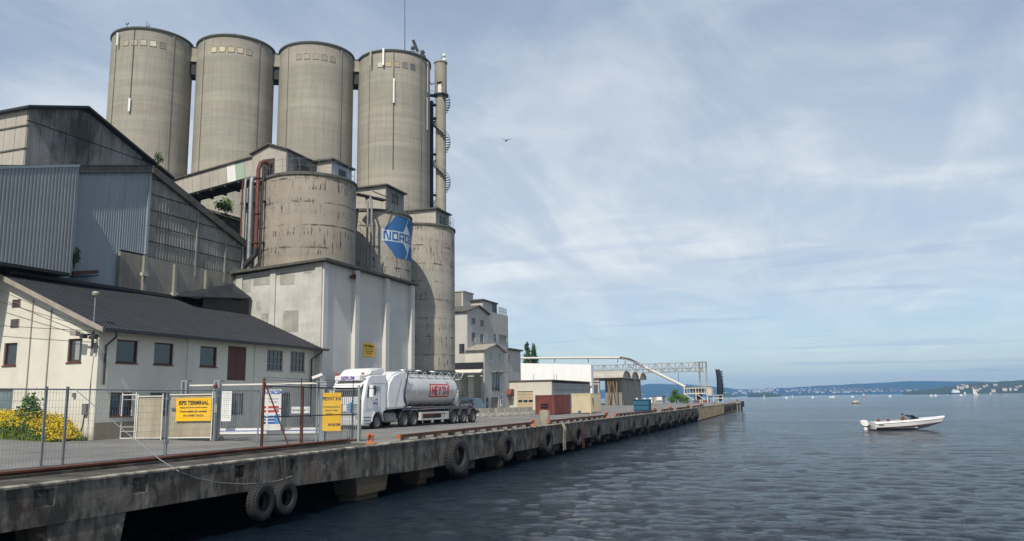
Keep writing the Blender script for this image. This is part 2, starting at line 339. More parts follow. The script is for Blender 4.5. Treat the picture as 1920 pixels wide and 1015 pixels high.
# wind patches: calmer and rougher stretches
pn = wv(0.35, (0.4, 1.6, 1), 0.02, 4, 0.6); mr = t.nodes.new('ShaderNodeMapRange'); mr.inputs[1].default_value = 0.4; mr.inputs[2].default_value = 0.65; mr.inputs[3].default_value = 0.5; mr.inputs[4].default_value = 1.0
t.links.new(pn, mr.inputs[0]); t.links.new(mr.outputs[0], b.inputs['Strength'])
import numpy as np
def water_mesh():
    rs = np.random.RandomState(4)
    NA, NR = 980, 760
    az = np.radians(np.linspace(-62, 36, NA)); rr = 13.0*np.exp(np.linspace(0, math.log(1400/13.0), NR))
    A, Rr = np.meshgrid(az, rr); X = Rr*np.sin(A); Y = Rr*np.cos(A); Z = np.zeros_like(X)
    sp = np.maximum(Rr*(math.log(1400/13.0)/NR), Rr*(az[1]-az[0]))
    # wind waves: a fan of short crested trains, amplitude falling with wavelength
    for k in range(112):
        lam = 0.24*math.exp(rs.rand()*2.5) if k < 104 else rs.uniform(5, 13); th = radians(262)+rs.randn()*0.5; kk = 2*pi/lam
        slope = 0.034*(1.0 if lam < 0.9 else (0.9/lam)**.75); amp = slope/kk
        f = np.clip((lam/sp-2.6)/2.5, 0, 1); ph = rs.rand()*6.28
        g = 0.65+0.35*np.sin(X*rs.randn()*0.07+Y*rs.randn()*0.05+rs.rand()*6)
        Z += amp*f*g*np.sin(kk*(X*math.cos(th)+Y*math.sin(th))+ph+0.35*np.sin(kk*.23*(X*math.sin(th)-Y*math.cos(th))+ph*2))
    fade = np.clip((1400-Rr)/500, 0, 1); Z = WZ+Z*fade
    inner = np.array([(x, y, WZ) for x, y in ((-9000, -400), (9000, -400), (9000, 8200), (-9000, 8200))])
    V = np.stack([X, Y, Z], -1).reshape(-1, 3)
    i, j = np.meshgrid(np.arange(NA-1), np.arange(NR-1)); b = (j*NA+i).ravel()
    F = np.stack([b, b+1, b+1+NA, b+NA], -1)
    # flat rest of the fjord joined along the rim of the grid
    nv = len(V); ring_o = [(NR-1)*NA+k for k in range(0, NA, 20)]+[NR*NA-1]; ring_i = [k for k in range(0, NA, 20)]+[NA-1]
    ext = [(-9000, -400, WZ), (-9000, 8200, WZ), (9000, 8200, WZ), (9000, -400, WZ)]
    V = np.concatenate([V, np.array(ext)])
    left = [k*NA for k in range(NR)]; right = [k*NA+NA-1 for k in range(NR)]
    polys = [tuple([nv, nv+1]+left[::-1][::1][:1]+left[::-1][1:]) , ]
    me = bpy.data.meshes.new('water')
    loops = F.ravel().tolist(); 
    faces = F.tolist()
    o1 = ring_o
    # top: outer arc to the far corners
    faces.append([nv+1]+o1+[nv+2])
    faces.append([nv, nv+1]+left[::-1][::19]+([left[0]] if (NR-1) % 19 else []))
    faces.append([nv+2, nv+3]+right[::19]+([right[-1]] if (NR-1) % 19 else []))
    faces.append([nv+3, nv]+ring_i)
    me.from_pydata(V.tolist(), [], faces)
    me.polygons.foreach_set('use_smooth', [True]*len(faces)); me.materials.append(mw); me.update()
    return me
part('water', water_mesh(), mw, kind='structure')
# --- quay deck
d = MB()
ys = [-60, 0, 100, QEND]
xs = [None, -17.0, -24, -30, -38, -60, -150]
rows = []
for y in ys:
    rows.append([(x if x is not None else edge_x(y)-0.45, y, (0.0 if x is None else ground_z(x))) for x in xs])
for r in rows: r[1] = (r[0][0]-0.3, r[1][1], 0.0)
n = len(xs)
d.add([q for r in rows for q in r], [(j*n+i, j*n+i+1, (j+1)*n+i+1, (j+1)*n+i) for j in range(len(ys)-1) for i in range(n-1)])
part('quay_pavement', d, ASPH, kind='structure')
# land behind the silos
l = MB().sheet(lambda u, v: (-150-900*u, -60+700*v, 0.5+14*min(1, u*6)*(0.6+0.4*noise.noise(V3((u*6, v*5, 2)))) - 6*(v > 0.6)*(v-0.6)*2), 24, 24)
part('ground', l, pm('rough_ground', (0.10, 0.11, 0.06), (0.06, 0.08, 0.03), scale=0.05), kind='structure')
# stained tracks on the pavement where the lorries turn
# --- quay front beam and piles
qw = thing('quay_wall', 'stained concrete quay front with recessed pockets and stout piles standing in the dark water', 'quay', (-16.3, 20, 0))
SEG = [(-60, 12.0), (12.0, 26.9), (26.9, 47.2), (47.2, 70), (70, 100), (100, 130), (130, 170), (170, QEND)]
def beam_bot(y): return -0.88 if y < 20 else (-0.88-0.35*min(1, (y-20)/12))
pocks = [(13.42, 13.95), (16.2, 16.68), (20.06, 20.52), (22.82, 23.2)]
for a, bb in SEG:
    q = MB(); st = 4.9
    cuts = sorted([a, bb] + [c for p_ in pocks for c in p_ if a < c < bb] + ([20, 23, 26] if a == 12.0 else [32] if a == 26.9 else []))
    for c0, c1 in zip(cuts, cuts[1:]):
        e0, e1 = edge_x(c0), edge_x(c1); b0, b1 = beam_bot(c0), beam_bot(c1)
        isp = any(abs(c0-p_[0]) < 1e-6 for p_ in pocks)
        if isp:
            z0, z1, dp = -0.47, -0.08, 0.22
            for (za, zb) in ((b0, z0), (z1, 0.0)): q.add([(e0, c0, za), (e1, c1, za), (e1, c1, zb), (e0, c0, zb)], [(0, 1, 2, 3)])
            q.add([(e0, c0, z0), (e1, c1, z0), (e1, c1, z1), (e0, c0, z1), (e0-dp, c0+.03, z0+.06), (e1-dp, c1-.03, z0+.06), (e1-dp, c1-.03, z1), (e0-dp, c0+.03, z1)],
                  [(4, 5, 6, 7), (0, 1, 5, 4), (1, 2, 6, 5), (2, 3, 7, 6), (3, 0, 4, 7)])
        else: q.add([(e0, c0, b0), (e1, c1, b1), (e1, c1, 0.0), (e0, c0, 0.0)], [(0, 1, 2, 3)])
        q.add([(e0, c0, b0), (e1, c1, b1), (e1-0.9, c1, b1), (e0-0.9, c0, b0)], [(0, 1, 2, 3)])
        q.add([(e0-0.9, c0, b0), (e1-0.9, c1, b1), (e1-0.9, c1, -0.05), (e0-0.9, c0, -0.05)], [(0, 1, 2, 3)])
    part('beam', q, QCON, qw, fix=False)
# underside slab of the deck
us = MB().add([(edge_x(y)-0.8 if k == 0 else -60, y, -0.55) for y in (-60, 100, QEND) for k in (0, 1)], [(0, 1, 3, 2), (2, 3, 5, 4)])
part('deck_soffit', us, DIRTW, qw)
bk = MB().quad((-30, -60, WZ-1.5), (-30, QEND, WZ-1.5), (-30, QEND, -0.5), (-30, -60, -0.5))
part('back_wall', bk, flat('underdeck_dark_concrete', (0.02, 0.02, 0.018), 0.7), qw)  # near black: the dark under the deck is put into its colour
for a, bb in SEG:
    cp = MB(); e0, e1 = edge_x(a), edge_x(bb)
    nn = max(1, int((bb-a)/3.0)) if a < 100 else 1
    for i in range(nn):
        c0 = a+(bb-a)*i/nn+0.012; c1 = a+(bb-a)*(i+1)/nn-0.012; x0 = e0+(e1-e0)*i/nn; x1 = e0+(e1-e0)*(i+1)/nn
        cp = MB(); jz = random.uniform(-0.008, 0.008)
        cw = .15 if c0 < 26 else .45; cp.prism([(x0+0.025, c0, 0.0), (x0+0.025, c0, 0.05+jz), (x0-0.03, c0, 0.075+jz), (x0-cw, c0, 0.075+jz), (x0-cw, c0, 0.0)], (x1-x0, c1-c0, 0))
        part('coping_block', cp, COPING, qw)
# piles
pys = [(14.95, 1.12, 0.86), (28.2, 1.25, 1.05)] + [(y, 0.75, 0.55) for y in (34.0, 38.9, 44.0, 49.0, 54.0, 59.0, 64, 69, 74, 79, 84, 89, 94, 99)] + [(y, 0.6, 0.5) for y in range(105, 210, 5)]
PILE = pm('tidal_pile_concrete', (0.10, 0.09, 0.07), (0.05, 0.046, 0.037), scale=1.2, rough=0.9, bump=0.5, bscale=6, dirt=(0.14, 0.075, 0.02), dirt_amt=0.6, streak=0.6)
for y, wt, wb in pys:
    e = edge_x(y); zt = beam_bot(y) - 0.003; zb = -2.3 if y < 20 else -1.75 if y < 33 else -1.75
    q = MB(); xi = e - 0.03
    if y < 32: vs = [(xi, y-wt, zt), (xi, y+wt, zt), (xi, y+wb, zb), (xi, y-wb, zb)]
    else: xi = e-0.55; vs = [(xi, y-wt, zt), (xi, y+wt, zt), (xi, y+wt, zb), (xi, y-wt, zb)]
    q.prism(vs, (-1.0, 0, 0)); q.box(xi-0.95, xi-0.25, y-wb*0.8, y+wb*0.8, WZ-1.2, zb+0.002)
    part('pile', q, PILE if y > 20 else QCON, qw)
part('pocket_ring', (lambda mb: [mb.tube([(-16.46, (a+b_)/2-0.05, -0.18), (-16.40, (a+b_)/2, -0.24), (-16.46, (a+b_)/2+0.07, -0.2)], 0.02, 6) for a, b_ in pocks] and mb)(MB()), GREYM, qw)
# timber rubbing strakes on the far stretch
ts = MB()
for i in range(60):
    y = 128+i*1.35; e = edge_x(y); ts.box(e+0.004, e+0.12, y, y+0.28, -1.9, 0.0 - random.uniform(0, .2))
part('fender_timbers', ts, pm('grey_timber', (0.24, 0.20, 0.14), (0.12, 0.10, 0.07), scale=1.5, rough=0.9), qw, kind='stuff')
# crane rail beam with rusted flange along the near quay
rb = thing('crane_rail', 'long rusty brown rail beam running along the near quay edge beneath the mesh fence', 'rail', (-18.6, 20, 0))
part('rail_beam', MB().box(-18.85, -18.45, -20, 30.0, 0.0, 0.03).box(-18.70, -18.58, -20, 30.0, 0.03, 0.15).box(-18.84, -18.46, -20, 30.0, 0.15, 0.20), RUST, rb)
part('kerb_stone', MB().box(-18.3, -16.50, -20, 29.8, 0.004, 0.03).box(-18.4, -18.32, -20, 29.8, .004, .10), pm('grimy_edge_strip', (.06, .055, .045), (.03, .028, .024), scale=1.5, rough=.95, dirt=(.22, .2, .16), dirt_amt=.5, dscale=1.2), rb)

# ================================================================ BIG SILOS
BS = [(-111.24, 109.40), (-98.51, 117.18), (-85.77, 124.97), (-73.04, 132.76)]; BR = 7.0
HT = [68.5, 68.3, 68.0, 67.5]
blab = ['tall grey concrete silo with a long black cable down its face, leftmost of the four', 'tall grey concrete silo second from the left, above the sloping conveyor gallery',
        'tall grey concrete silo third from the left, rising behind the small roof houses', 'tall grey concrete silo carrying the dish cluster, beside the slim stair tower']
pans = [[(0.42, 0.37, 0.28), (0.42, 0.38, 0.30), (0.45, 0.42, 0.34), (0.62, 0.58, 0.47), (0.22, 0.20, 0.17)],
        [(0.60, 0.52, 0.34), (0.62, 0.54, 0.36), (0.52, 0.43, 0.27), (0.50, 0.44, 0.34), (0.33, 0.28, 0.20)],
        [(0.33, 0.29, 0.23), (0.36, 0.32, 0.26), (0.36, 0.32, 0.26), (0.30, 0.27, 0.21), (0.28, 0.25, 0.2)],
        [(0.58, 0.56, 0.50), (0.50, 0.40, 0.24), (0.36, 0.32, 0.25), (0.20, 0.18, 0.17), (0.12, 0.13, 0.16)]]
def cylpt(c, R, az, z): a = radians(az); return (c[0]+R*cos(a), c[1]+R*sin(a), z)
for i, (c, H) in enumerate(zip(BS, HT)):
    s = thing('concrete_silo', blab[i], 'silo', (c[0], c[1], 0.5), 'tall concrete silos in a row')
    part('shaft', MB().lathe([(BR, 0.3), (BR, H-0.35)], (c[0], c[1], 0), n=96), BIGCON, s)
    part('roof_rim', MB().lathe([(BR-0.2, H-0.36), (BR+0.22, H-0.36), (BR+0.22, H), (BR-0.2, H), (0.01, H+0.3)], (c[0], c[1], 0), n=96), CAPM, s)
    for az in (-103, -17, 73, 163):
        r = MB(); a0, a1 = radians(az-1.0), radians(az+1.0)
        r.lathe([(BR-0.05, 0.4), (BR+0.16, 0.4), (BR+0.16, H-0.5), (BR-0.05, H-0.5)], (c[0], c[1], 0), n=3, a0=a0, a1=a1)
        part('rib', r, BIGCON, s)
    for k in range(5):
        az = -83.5+12.8*k; m_ = flat('boarded_opening_%d%d' % (i, k), pans[i][k], 0.85)
        a = radians(az); ca, sa = cos(a), sin(a)
        M = frame((c[0]+(BR)*ca, c[1]+(BR)*sa, H-2.9), (-sa, ca, 0))
        # surround stands proud, board sits back from its outer face
        fr = MB()
        for bx in ((-0.56, -0.5, -0.52, 0.56), (0.5, 0.56, -0.52, 0.56), (-0.5, 0.5, -0.56, -0.47), (-0.5, 0.5, 0.5, 0.58)):
            fr.box(bx[0], bx[1], -0.09, 0.06, bx[2], bx[3])
        w_ = part('window', fr, BIGCON, s, M)
        part('board', MB().box(-0.5, 0.5, -0.045, 0.05, -0.47, 0.5), m_, w_, M)
# link blocks between the tops
for i in range(3):
    a, b_ = V3((*BS[i], 0)), V3((*BS[i+1], 0)); mid = (a+b_)/2; d_ = (b_-a).normalized(); M = frame((mid.x, mid.y, 0), d_)
    t_ = thing('link_bridge', 'concrete link block between the tops of the %s silos' % ['first and second tall', 'second and third tall', 'third and fourth tall'][i], 'walkway', (mid.x, mid.y, 61), 'link blocks between the tall silos')
    part('box', MB().box(-1.3, 1.3, -1.6, 2.0, 64.9, 67.6-0.2*i), BIGCON, t_, M)
    part('roof_slab', MB().box(-1.35, 1.35, -1.7, 2.1, 67.603-0.2*i, 67.75-0.2*i), CAPM, t_, M)
    part('gap_shade_block', MB().box(-1.2, 1.2, -1.2, 1.8, 62.5, 64.897), SEAM, t_, M)  # near-black block: shade of the gap below the link is in its colour
# long cable on silo one and the panel antennas
def antenna(name, label, c, R, az, z0, z1, w_=0.28, m_=None, cable=None, cat='antenna'):
    t_ = thing(name, label, cat, cylpt(c, R+0.1, az, z0)); a = radians(az); M = frame((c[0]+R*cos(a), c[1]+R*sin(a), 0), (-sin(a), cos(a), 0))
    part('radome', MB().box(-w_/2, w_/2, -0.42, -0.24, z0, z1), m_ or WHITEP, t_, M)
    part('bracket', MB().box(-0.04, 0.04, -0.237, 0.02, z0+.2, z0+.3).box(-0.04, 0.04, -0.237, 0.02, z1-.3, z1-.2), GREYM, t_, M)
    if cable: part('cable', MB().box(-0.10, 0.06, -0.07, 0.02, cable[0], cable[1]), DARKM, t_, M)
antenna('cell_antenna', 'slim white antenna hanging at the end of the long cable on the leftmost tall silo', BS[0], BR, -71, 52.6, 55.0, 0.34, None, (55.0, 68.2))
antenna('cell_antenna', 'small pale antenna near the rim at the left edge of the leftmost tall silo', BS[0], BR+.15, -96, 65.2, 67.6, 0.3)
antenna('cell_antenna', 'white antenna halfway down the face of the rightmost tall silo', BS[3], BR, -62, 56.8, 61.6, 0.3, None, (44, 66.8))
antenna('cell_antenna', 'white antenna hanging just under the rim of the rightmost tall silo, over the boarded openings', BS[3], BR+.15, -77.5, 64.2, 67.6, 0.36)
antenna('cell_antenna', 'brownish antenna at the top left rib of the rightmost tall silo', BS[3], BR+.3, -97, 64.4, 67.4, 0.3, PANELC)
antenna('cell_antenna', 'tall pale antenna on the right flank of the rightmost tall silo, lower of two', BS[3], BR, -1, 53.0, 59.5, 0.34, PANELC)
antenna('cell_antenna', 'pale antenna on the right flank of the rightmost tall silo, upper of two', BS[3], BR, 0, 60.6, 66.8, 0.34, PANELC)
def roofpt(i, px, fwd=2.0):
    # a point on silo roof i whose bearing is that of the given pixel column
    d_ = ray(px, 100); d_ = V3((d_.x, d_.y, 0)).normalized(); c = V3((*BS[i], 0)); tpar = c.dot(d_); q = d_*(tpar-fwd*2); return (q.x, q.y, HT[i])
q = roofpt(3, 759, 0.5)
t_ = thing('radio_mast', 'very tall thin whip mast on the rightmost tall silo roof', 'mast', q)
part('pole', MB().tube([q, (q[0], q[1], q[2]+6), (q[0]-.1, q[1], q[2]+16)], [0.10, 0.07, 0.05], 6), DARKM, t_)
q = roofpt(0, 272, 2)
t_ = thing('aerial_cluster', 'small cluster of thin aerials on the leftmost tall silo roof', 'antenna', q)
m_ = MB()
for dx, hh in ((-0.6, 1.6), (0, 2.4), (0.55, 1.9)): m_.tube([(q[0]+dx, q[1], q[2]-.2), (q[0]+dx, q[1], q[2]+hh)], 0.05, 5)
m_.bar((q[0]-.9, q[1], q[2]+1.4), (q[0]+.9, q[1], q[2]+1.4), 0.06); m_.bar((q[0]-.3, q[1], q[2]+1.0), (q[0]+1.1, q[1], q[2]+.9), 0.07)
part('poles', m_, DARKM, t_)
part('dish', MB().lathe([(0.02, 0), (0.25, .05), (0.3, .15)], (q[0]+.75, q[1]-.1, q[2]+.7), 'y', 10), GREYM, t_)
for i, px, nm in ((0, 235, 'on the left side of the leftmost tall silo roof'), (1, 437, 'on the second tall silo roof'), (2, 593, 'with a reddish head on the third tall silo roof')):
    q = roofpt(i, px, 2.8); t_ = thing('obstruction_lamp', 'tiny twin lamp post '+nm, 'lamp', q)
    part('post', MB().tube([(q[0], q[1], q[2]-.3), (q[0], q[1], q[2]+.5)], 0.05, 6).bar((q[0]-.25, q[1], q[2]+.45), (q[0]+.25, q[1], q[2]+.45), .06), DARKM, t_)
    for dx in (-.25, .25): part('lens', MB().lathe([(0.01, .5), (.1, .52), (.11, .72), (.01, .8)], (q[0]+dx, q[1], q[2]), n=8), REDP if i == 2 else DARKM, t_)
# dish cluster on silo four
q = V3(roofpt(3, 783, 2.3)); t_ = thing('microwave_dish_cluster', 'dark cluster of drums and a tilted panel antenna on the rightmost tall silo roof', 'antenna', q)
vd = V3((0.6, -0.75, 0)).normalized(); rd = V3((vd.y*-1, vd.x, 0))
m_ = MB()
for k in (-1.3, -0.7, 0, 0.6, 1.1): m_.tube([q+rd*k-V3((0, 0, .4)), q+rd*k+V3((0, 0, 1.1+.3*(k > 0)))], 0.05, 6)
m_.bar(q-rd*1.5+V3((0, 0, .7)), q+rd*1.4+V3((0, 0, .8)), .07); m_.bar(q-rd*1.5+V3((0, 0, .15)), q+rd*1.4+V3((0, 0, .3)), .07)
m_.bar(q-rd*.7, q+rd*.6+V3((0, 0, 1.2)), .05)
part('frame', m_, GREYM, t_)
part('panel', MB().bar(q+rd*.0+V3((0, 0, .9)), q-rd*.9+V3((0, 0, 3.1)), .55, .18, vd), DARKM, t_)
for k, zz_, r_ in ((-.95, 1.35, .42), (.95, .7, .45), (1.15, -.1, .4), (-1.45, .35, .35)):
    c_ = q+rd*k+vd*.15+V3((0, 0, zz_)); M = frame(c_, rd, vd)
    part('drum', MB().lathe([(.01, -.18), (r_*.9, -.18), (r_, .12), (.01, .22)], n=14), DARKM, t_, M)
# stair tower
TC = (-65.45, 138.0); TR = 1.02; TT = 68.8
s = thing('stair_tower', 'slim round concrete stair tower with an outside spiral stair beside the rightmost tall silo', 'tower', (TC[0], TC[1], 0.5))
part('shaft', MB().lathe([(TR, 0.3), (TR, 61.9)], (*TC, 0), n=32), BIGCON, s)
part('upper_shaft', MB().lathe([(TR+.18, 61.95), (TR+.18, TT-.25), (TR+.32, TT-.25), (TR+.32, TT), (.01, TT+.1)], (*TC, 0), n=32), RIBCON, s)
part('landing', MB().lathe([(.5, 61.7), (TR+.5, 61.7), (TR+.5, 61.95), (.5, 61.95)], (*TC, 0), n=32), CAPM, s)
part('door', MB().box(TC[0]+.0, TC[0]+.75, TC[1]-TR-.26, TC[1]-TR-.10, 61.96, 63.9), WHITEP, s)
part('canopy', MB().box(TC[0]-.2, TC[0]+.9, TC[1]-TR-.55, TC[1]-TR-.1, 64.0, 64.12), DARKM, s)
turn = 8.2; st = MB(); rl = MB(); prev = None
nst = int((61.7-8)/turn*22)
for k in range(nst):
    z = 61.7-k*turn/22; a = radians(-60)+2*pi*k/22
    a2 = a+2*pi/22
    st.add([(TC[0]+r*cos(x), TC[1]+r*sin(x), z+dz) for dz in (0, .06) for r, x in ((TR+.01, a), (TR+.85, a), (TR+.85, a2), (TR+.01, a2))],
           [(0, 1, 2, 3), (4, 5, 6, 7), (0, 1, 5, 4), (1, 2, 6, 5), (2, 3, 7, 6), (3, 0, 4, 7)])
    x, y = TC[0]+(TR+.85)*cos(a), TC[1]+(TR+.85)*sin(a)
    rl.bar((x, y, z), (x, y, z+1.0), .035)
    if prev: rl.bar(prev, (x, y, z+1.0), .05); rl.bar((prev[0], prev[1], prev[2]-.5), (x, y, z+.5), .03)
    prev = (x, y, z+1.0)
part('step', st, DARKM, s, kind='stuff'); part('handrail', rl, DARKM, s, kind='stuff')
brd = MB(); e4 = V3((BS[3][0], BS[3][1], 0)); dd = (V3((*TC, 0))-e4).normalized()
for k, z in enumerate((61.7, 59.8, 57.0, 49.6, 41.4, 33.2)):
    A = e4+dd*(BR-.1)+V3((0, 0, z)); B = V3((*TC, z-.05))-dd*(TR-.05)
    part('gangway', MB().bar(A, B, 1.1, .22).bar(A+V3((0, 0, 1)), B+V3((0, 0, 1)), .05).bar(A+V3((0, 0, .5)), B+V3((0, 0, .5)), .04), DARKM, s)
t_ = thing('service_pipe', 'dark cable shaft climbing in the gap between the tall silo and the stair tower', 'pipe', e4+dd*(BR+.4))
c_ = e4+dd*(BR+.38); part('duct', MB().box(c_.x-.28, c_.x+.28, c_.y-.3, c_.y+.3, .5, 60.5), SEAM, t_)
for dz in (0, -.95):
    t_ = thing('radar_dome', 'white ball shaped dish beside the stair tower top, %s of two' % ('upper' if dz == 0 else 'lower'), 'antenna', (TC[0]+.75, TC[1], TT+1.6+dz), 'white ball dishes above the stair tower')
    part('ball', MB().lathe([(.38*sin(pi*k/8)+.001, -.38*cos(pi*k/8)) for k in range(9)], (TC[0]+.75, TC[1], TT+1.35+dz), n=14), WHITEP, t_)
    part('mount', MB().bar((TC[0]+.2, TC[1], TT+1.35+dz), (TC[0]+.6, TC[1], TT+1.35+dz), .1), GREYM, t_)
t_ = thing('aerial_pole', 'short pole standing on the stair tower roof behind the ball dishes', 'pole', (TC[0]+.25, TC[1], TT))
part('pole', MB().tube([(TC[0]+.25, TC[1], TT), (TC[0]+.25, TC[1], TT+1.7)], .06, 6), GREYM, t_)
t_ = thing('curved_vent_pipe', 'thin dark pipe curving up between the tall silo rim and the stair tower', 'pipe', (TC[0]-2.4, TC[1]-1, 64))
part('pipe', MB().tube([(TC[0]-1.0, TC[1]-.9, 64.2), (TC[0]-1.7, TC[1]-.9, 64.1), (TC[0]-2.1, TC[1]-.9, 65.0), (TC[0]-2.15, TC[1]-.9, 69.0)], .1, 8), DARKM, t_)

# ================================================================ LOW SILOS
LR = 3.42; LX = -30.7-LR; LS = [(LX, 49.17), (LX, 58.10), (LX, 67.0)]; LH = [17.85, 17.15, 17.8]
llab = ['weathered concrete silo with red and grey pipes, nearest of the three low ones', 'weathered concrete silo with the painted blue and white emblem', 'stained concrete silo standing at the right end beyond the white hall']
lows = []
for i, (c, H) in enumerate(zip(LS, LH)):
    s = thing('weathered_silo', llab[i], 'silo', (c[0], c[1], 0.3), 'low weathered silos'); lows.append(s)
    part('shaft', MB().lathe([(LR, 0.2), (LR, H-.22)], (*c, 0), n=96), LOWCON if i == 0 else LOWCON2, s)
    part('rim', MB().lathe([(LR-.1, H-.22), (LR+.10, H-.22), (LR+.10, H-.05), (LR+.02, H), (.01, H+.02)], (*c, 0), n=96), TRIM, s)
    if i == 2: part('collar', MB().lathe([(LR-.05, 4.0), (LR+.10, 4.05), (LR+.06, 4.35), (LR-.05, 4.5)], (*c, 0), n=96), SEAM, s)
    rr = MB()
    nn = 16
    for k in range(nn):
        a = 2*pi*k/nn; b_ = 2*pi*(k+1)/nn; P = lambda a, z: (c[0]+(LR-.08)*cos(a), c[1]+(LR-.08)*sin(a), H+z)
        rr.bar(P(a, 0), P(a, 1.0), .02); rr.bar(P(a, 1.0), P(b_, 1.0), .018); rr.bar(P(a, .5), P(b_, .5), .012)
    part('guard_rail', rr, GREYM, s, kind='stuff')
# logo, bent round silo two: s metres round the wall (angle from +X), z height
lg = thing('wall_emblem', 'faded blue and white painted emblem reading NORCEM on the middle low silo', 'emblem', cylpt(LS[1], LR, -12, 15))
def onc(s_, z, off=0.02): a = s_/LR; return (LS[1][0]+(LR+off)*cos(a), LS[1][1]+(LR+off)*sin(a), z)
def cpoly(poly, off):
    # clip-free fan: slice the polygon into thin vertical strips so that it follows the curve
    mb = MB(); x0 = min(p_[0] for p_ in poly); x1 = max(p_[0] for p_ in poly); n_ = max(1, int((x1-x0)/0.12)); P = poly+[poly[0]]
    def span(x):
        zs = []
        for a, b_ in zip(P, P[1:]):
            if (a[0]-x)*(b_[0]-x) <= 0 and abs(a[0]-b_[0]) > 1e-9: zs.append(a[1]+(b_[1]-a[1])*(x-a[0])/(b_[0]-a[0]))
        return (min(zs), max(zs)) if zs else None
    for k in range(n_):
        a = x0+(x1-x0)*(k+.0005)/n_; b_ = x0+(x1-x0)*(k+.9995)/n_; A, B = span(a), span(b_)
        if A and B: mb.add([onc(a, A[0], off), onc(b_, B[0], off), onc(b_, B[1], off), onc(a, A[1], off)], [(0, 1, 2, 3)])
    return mb
aL = radians(-44)*LR; zl = 15.02
K = lambda s_, z: (aL+s_, zl+z)
# hexagon body 5.6 m wide about z 15
hexa = [K(0, .42), K(0, -.42), K(1.25, -1.75), K(4.05, -1.75), K(5.35, -.42), K(5.35, .42), K(4.1, 1.75), K(1.25, 1.75)]
ob = part('white_ground', cpoly([K(0, .42), K(0, -.42), K(1.25, -1.72), K(4.05, -1.72), K(5.35, -.42), K(5.35, .42), K(4.1, 1.72), K(1.25, 1.72)], .012), LOGOW, lg, fix=False)
for poly in ([K(.08, .46), K(1.28, 1.75), K(2.85, 1.75), K(2.1, .46)], [K(.08, -.46), K(2.15, -.46), K(2.7, -1.15), K(2.35, -1.75), K(1.28, -1.75)],
             [K(3.0, 1.75), K(4.1, 1.75), K(5.3, .46), K(3.35, .46), K(2.62, 1.12)], [K(3.3, -.46), K(5.3, -.46), K(4.05, -1.75), K(2.55, -1.75)]):
    part('blue_field', cpoly(poly, .02), LOGOB, lg, fix=False)
# block letters
def letter(ch, x, w_, h_, t_):
    z0, z1 = -h_/2, h_/2; R_ = []
    def B(a, b_, c_, d_): R_.append([K(x+a, c_), K(x+b_, c_), K(x+b_, d_), K(x+a, d_)])
    if ch == 'N': B(0, t_, z0, z1); B(w_-t_, w_, z0, z1); R_.append([K(x+t_, z1), K(x+t_+.14, z1), K(x+w_-t_, z0), K(x+w_-t_-.14, z0)])
    if ch == 'O': B(0, t_, z0, z1); B(w_-t_, w_, z0, z1); B(t_, w_-t_, z1-t_, z1); B(t_, w_-t_, z0, z0+t_)
    if ch == 'R': B(0, t_, z0, z1); B(t_, w_, z1-t_, z1); B(w_-t_, w_, -.02, z1-t_); B(t_, w_, -.02-t_*.8, -.02); B(w_-t_-.05, w_-.03, z0, -.02-t_*.8)
    if ch == 'C': B(0, t_, z0, z1); B(t_, w_, z1-t_, z1); B(t_, w_, z0, z0+t_)
    if ch == 'E': B(0, t_, z0, z1); B(t_, w_, z1-t_, z1); B(t_, w_, z0, z0+t_); B(t_, w_*.9, -t_*.4, t_*.4)
    if ch == 'M': B(0, t_, z0, z1); B(w_-t_, w_, z0, z1); R_.append([K(x+t_, z1), K(x+w_/2, -.05), K(x+w_-t_, z1), K(x+w_/2, z1-.32)])
    return R_
x = .10
for ch, w_ in zip('NORCEM', (.66, .62, .60, .56, .52, .72)):
    mb = MB()
    for poly in letter(ch, x, w_, .70, .14): q = cpoly(poly, .03); mb.add(q.v, q.f)
    part('letter', mb, LOGOB, lg, fix=False); x += w_+.11
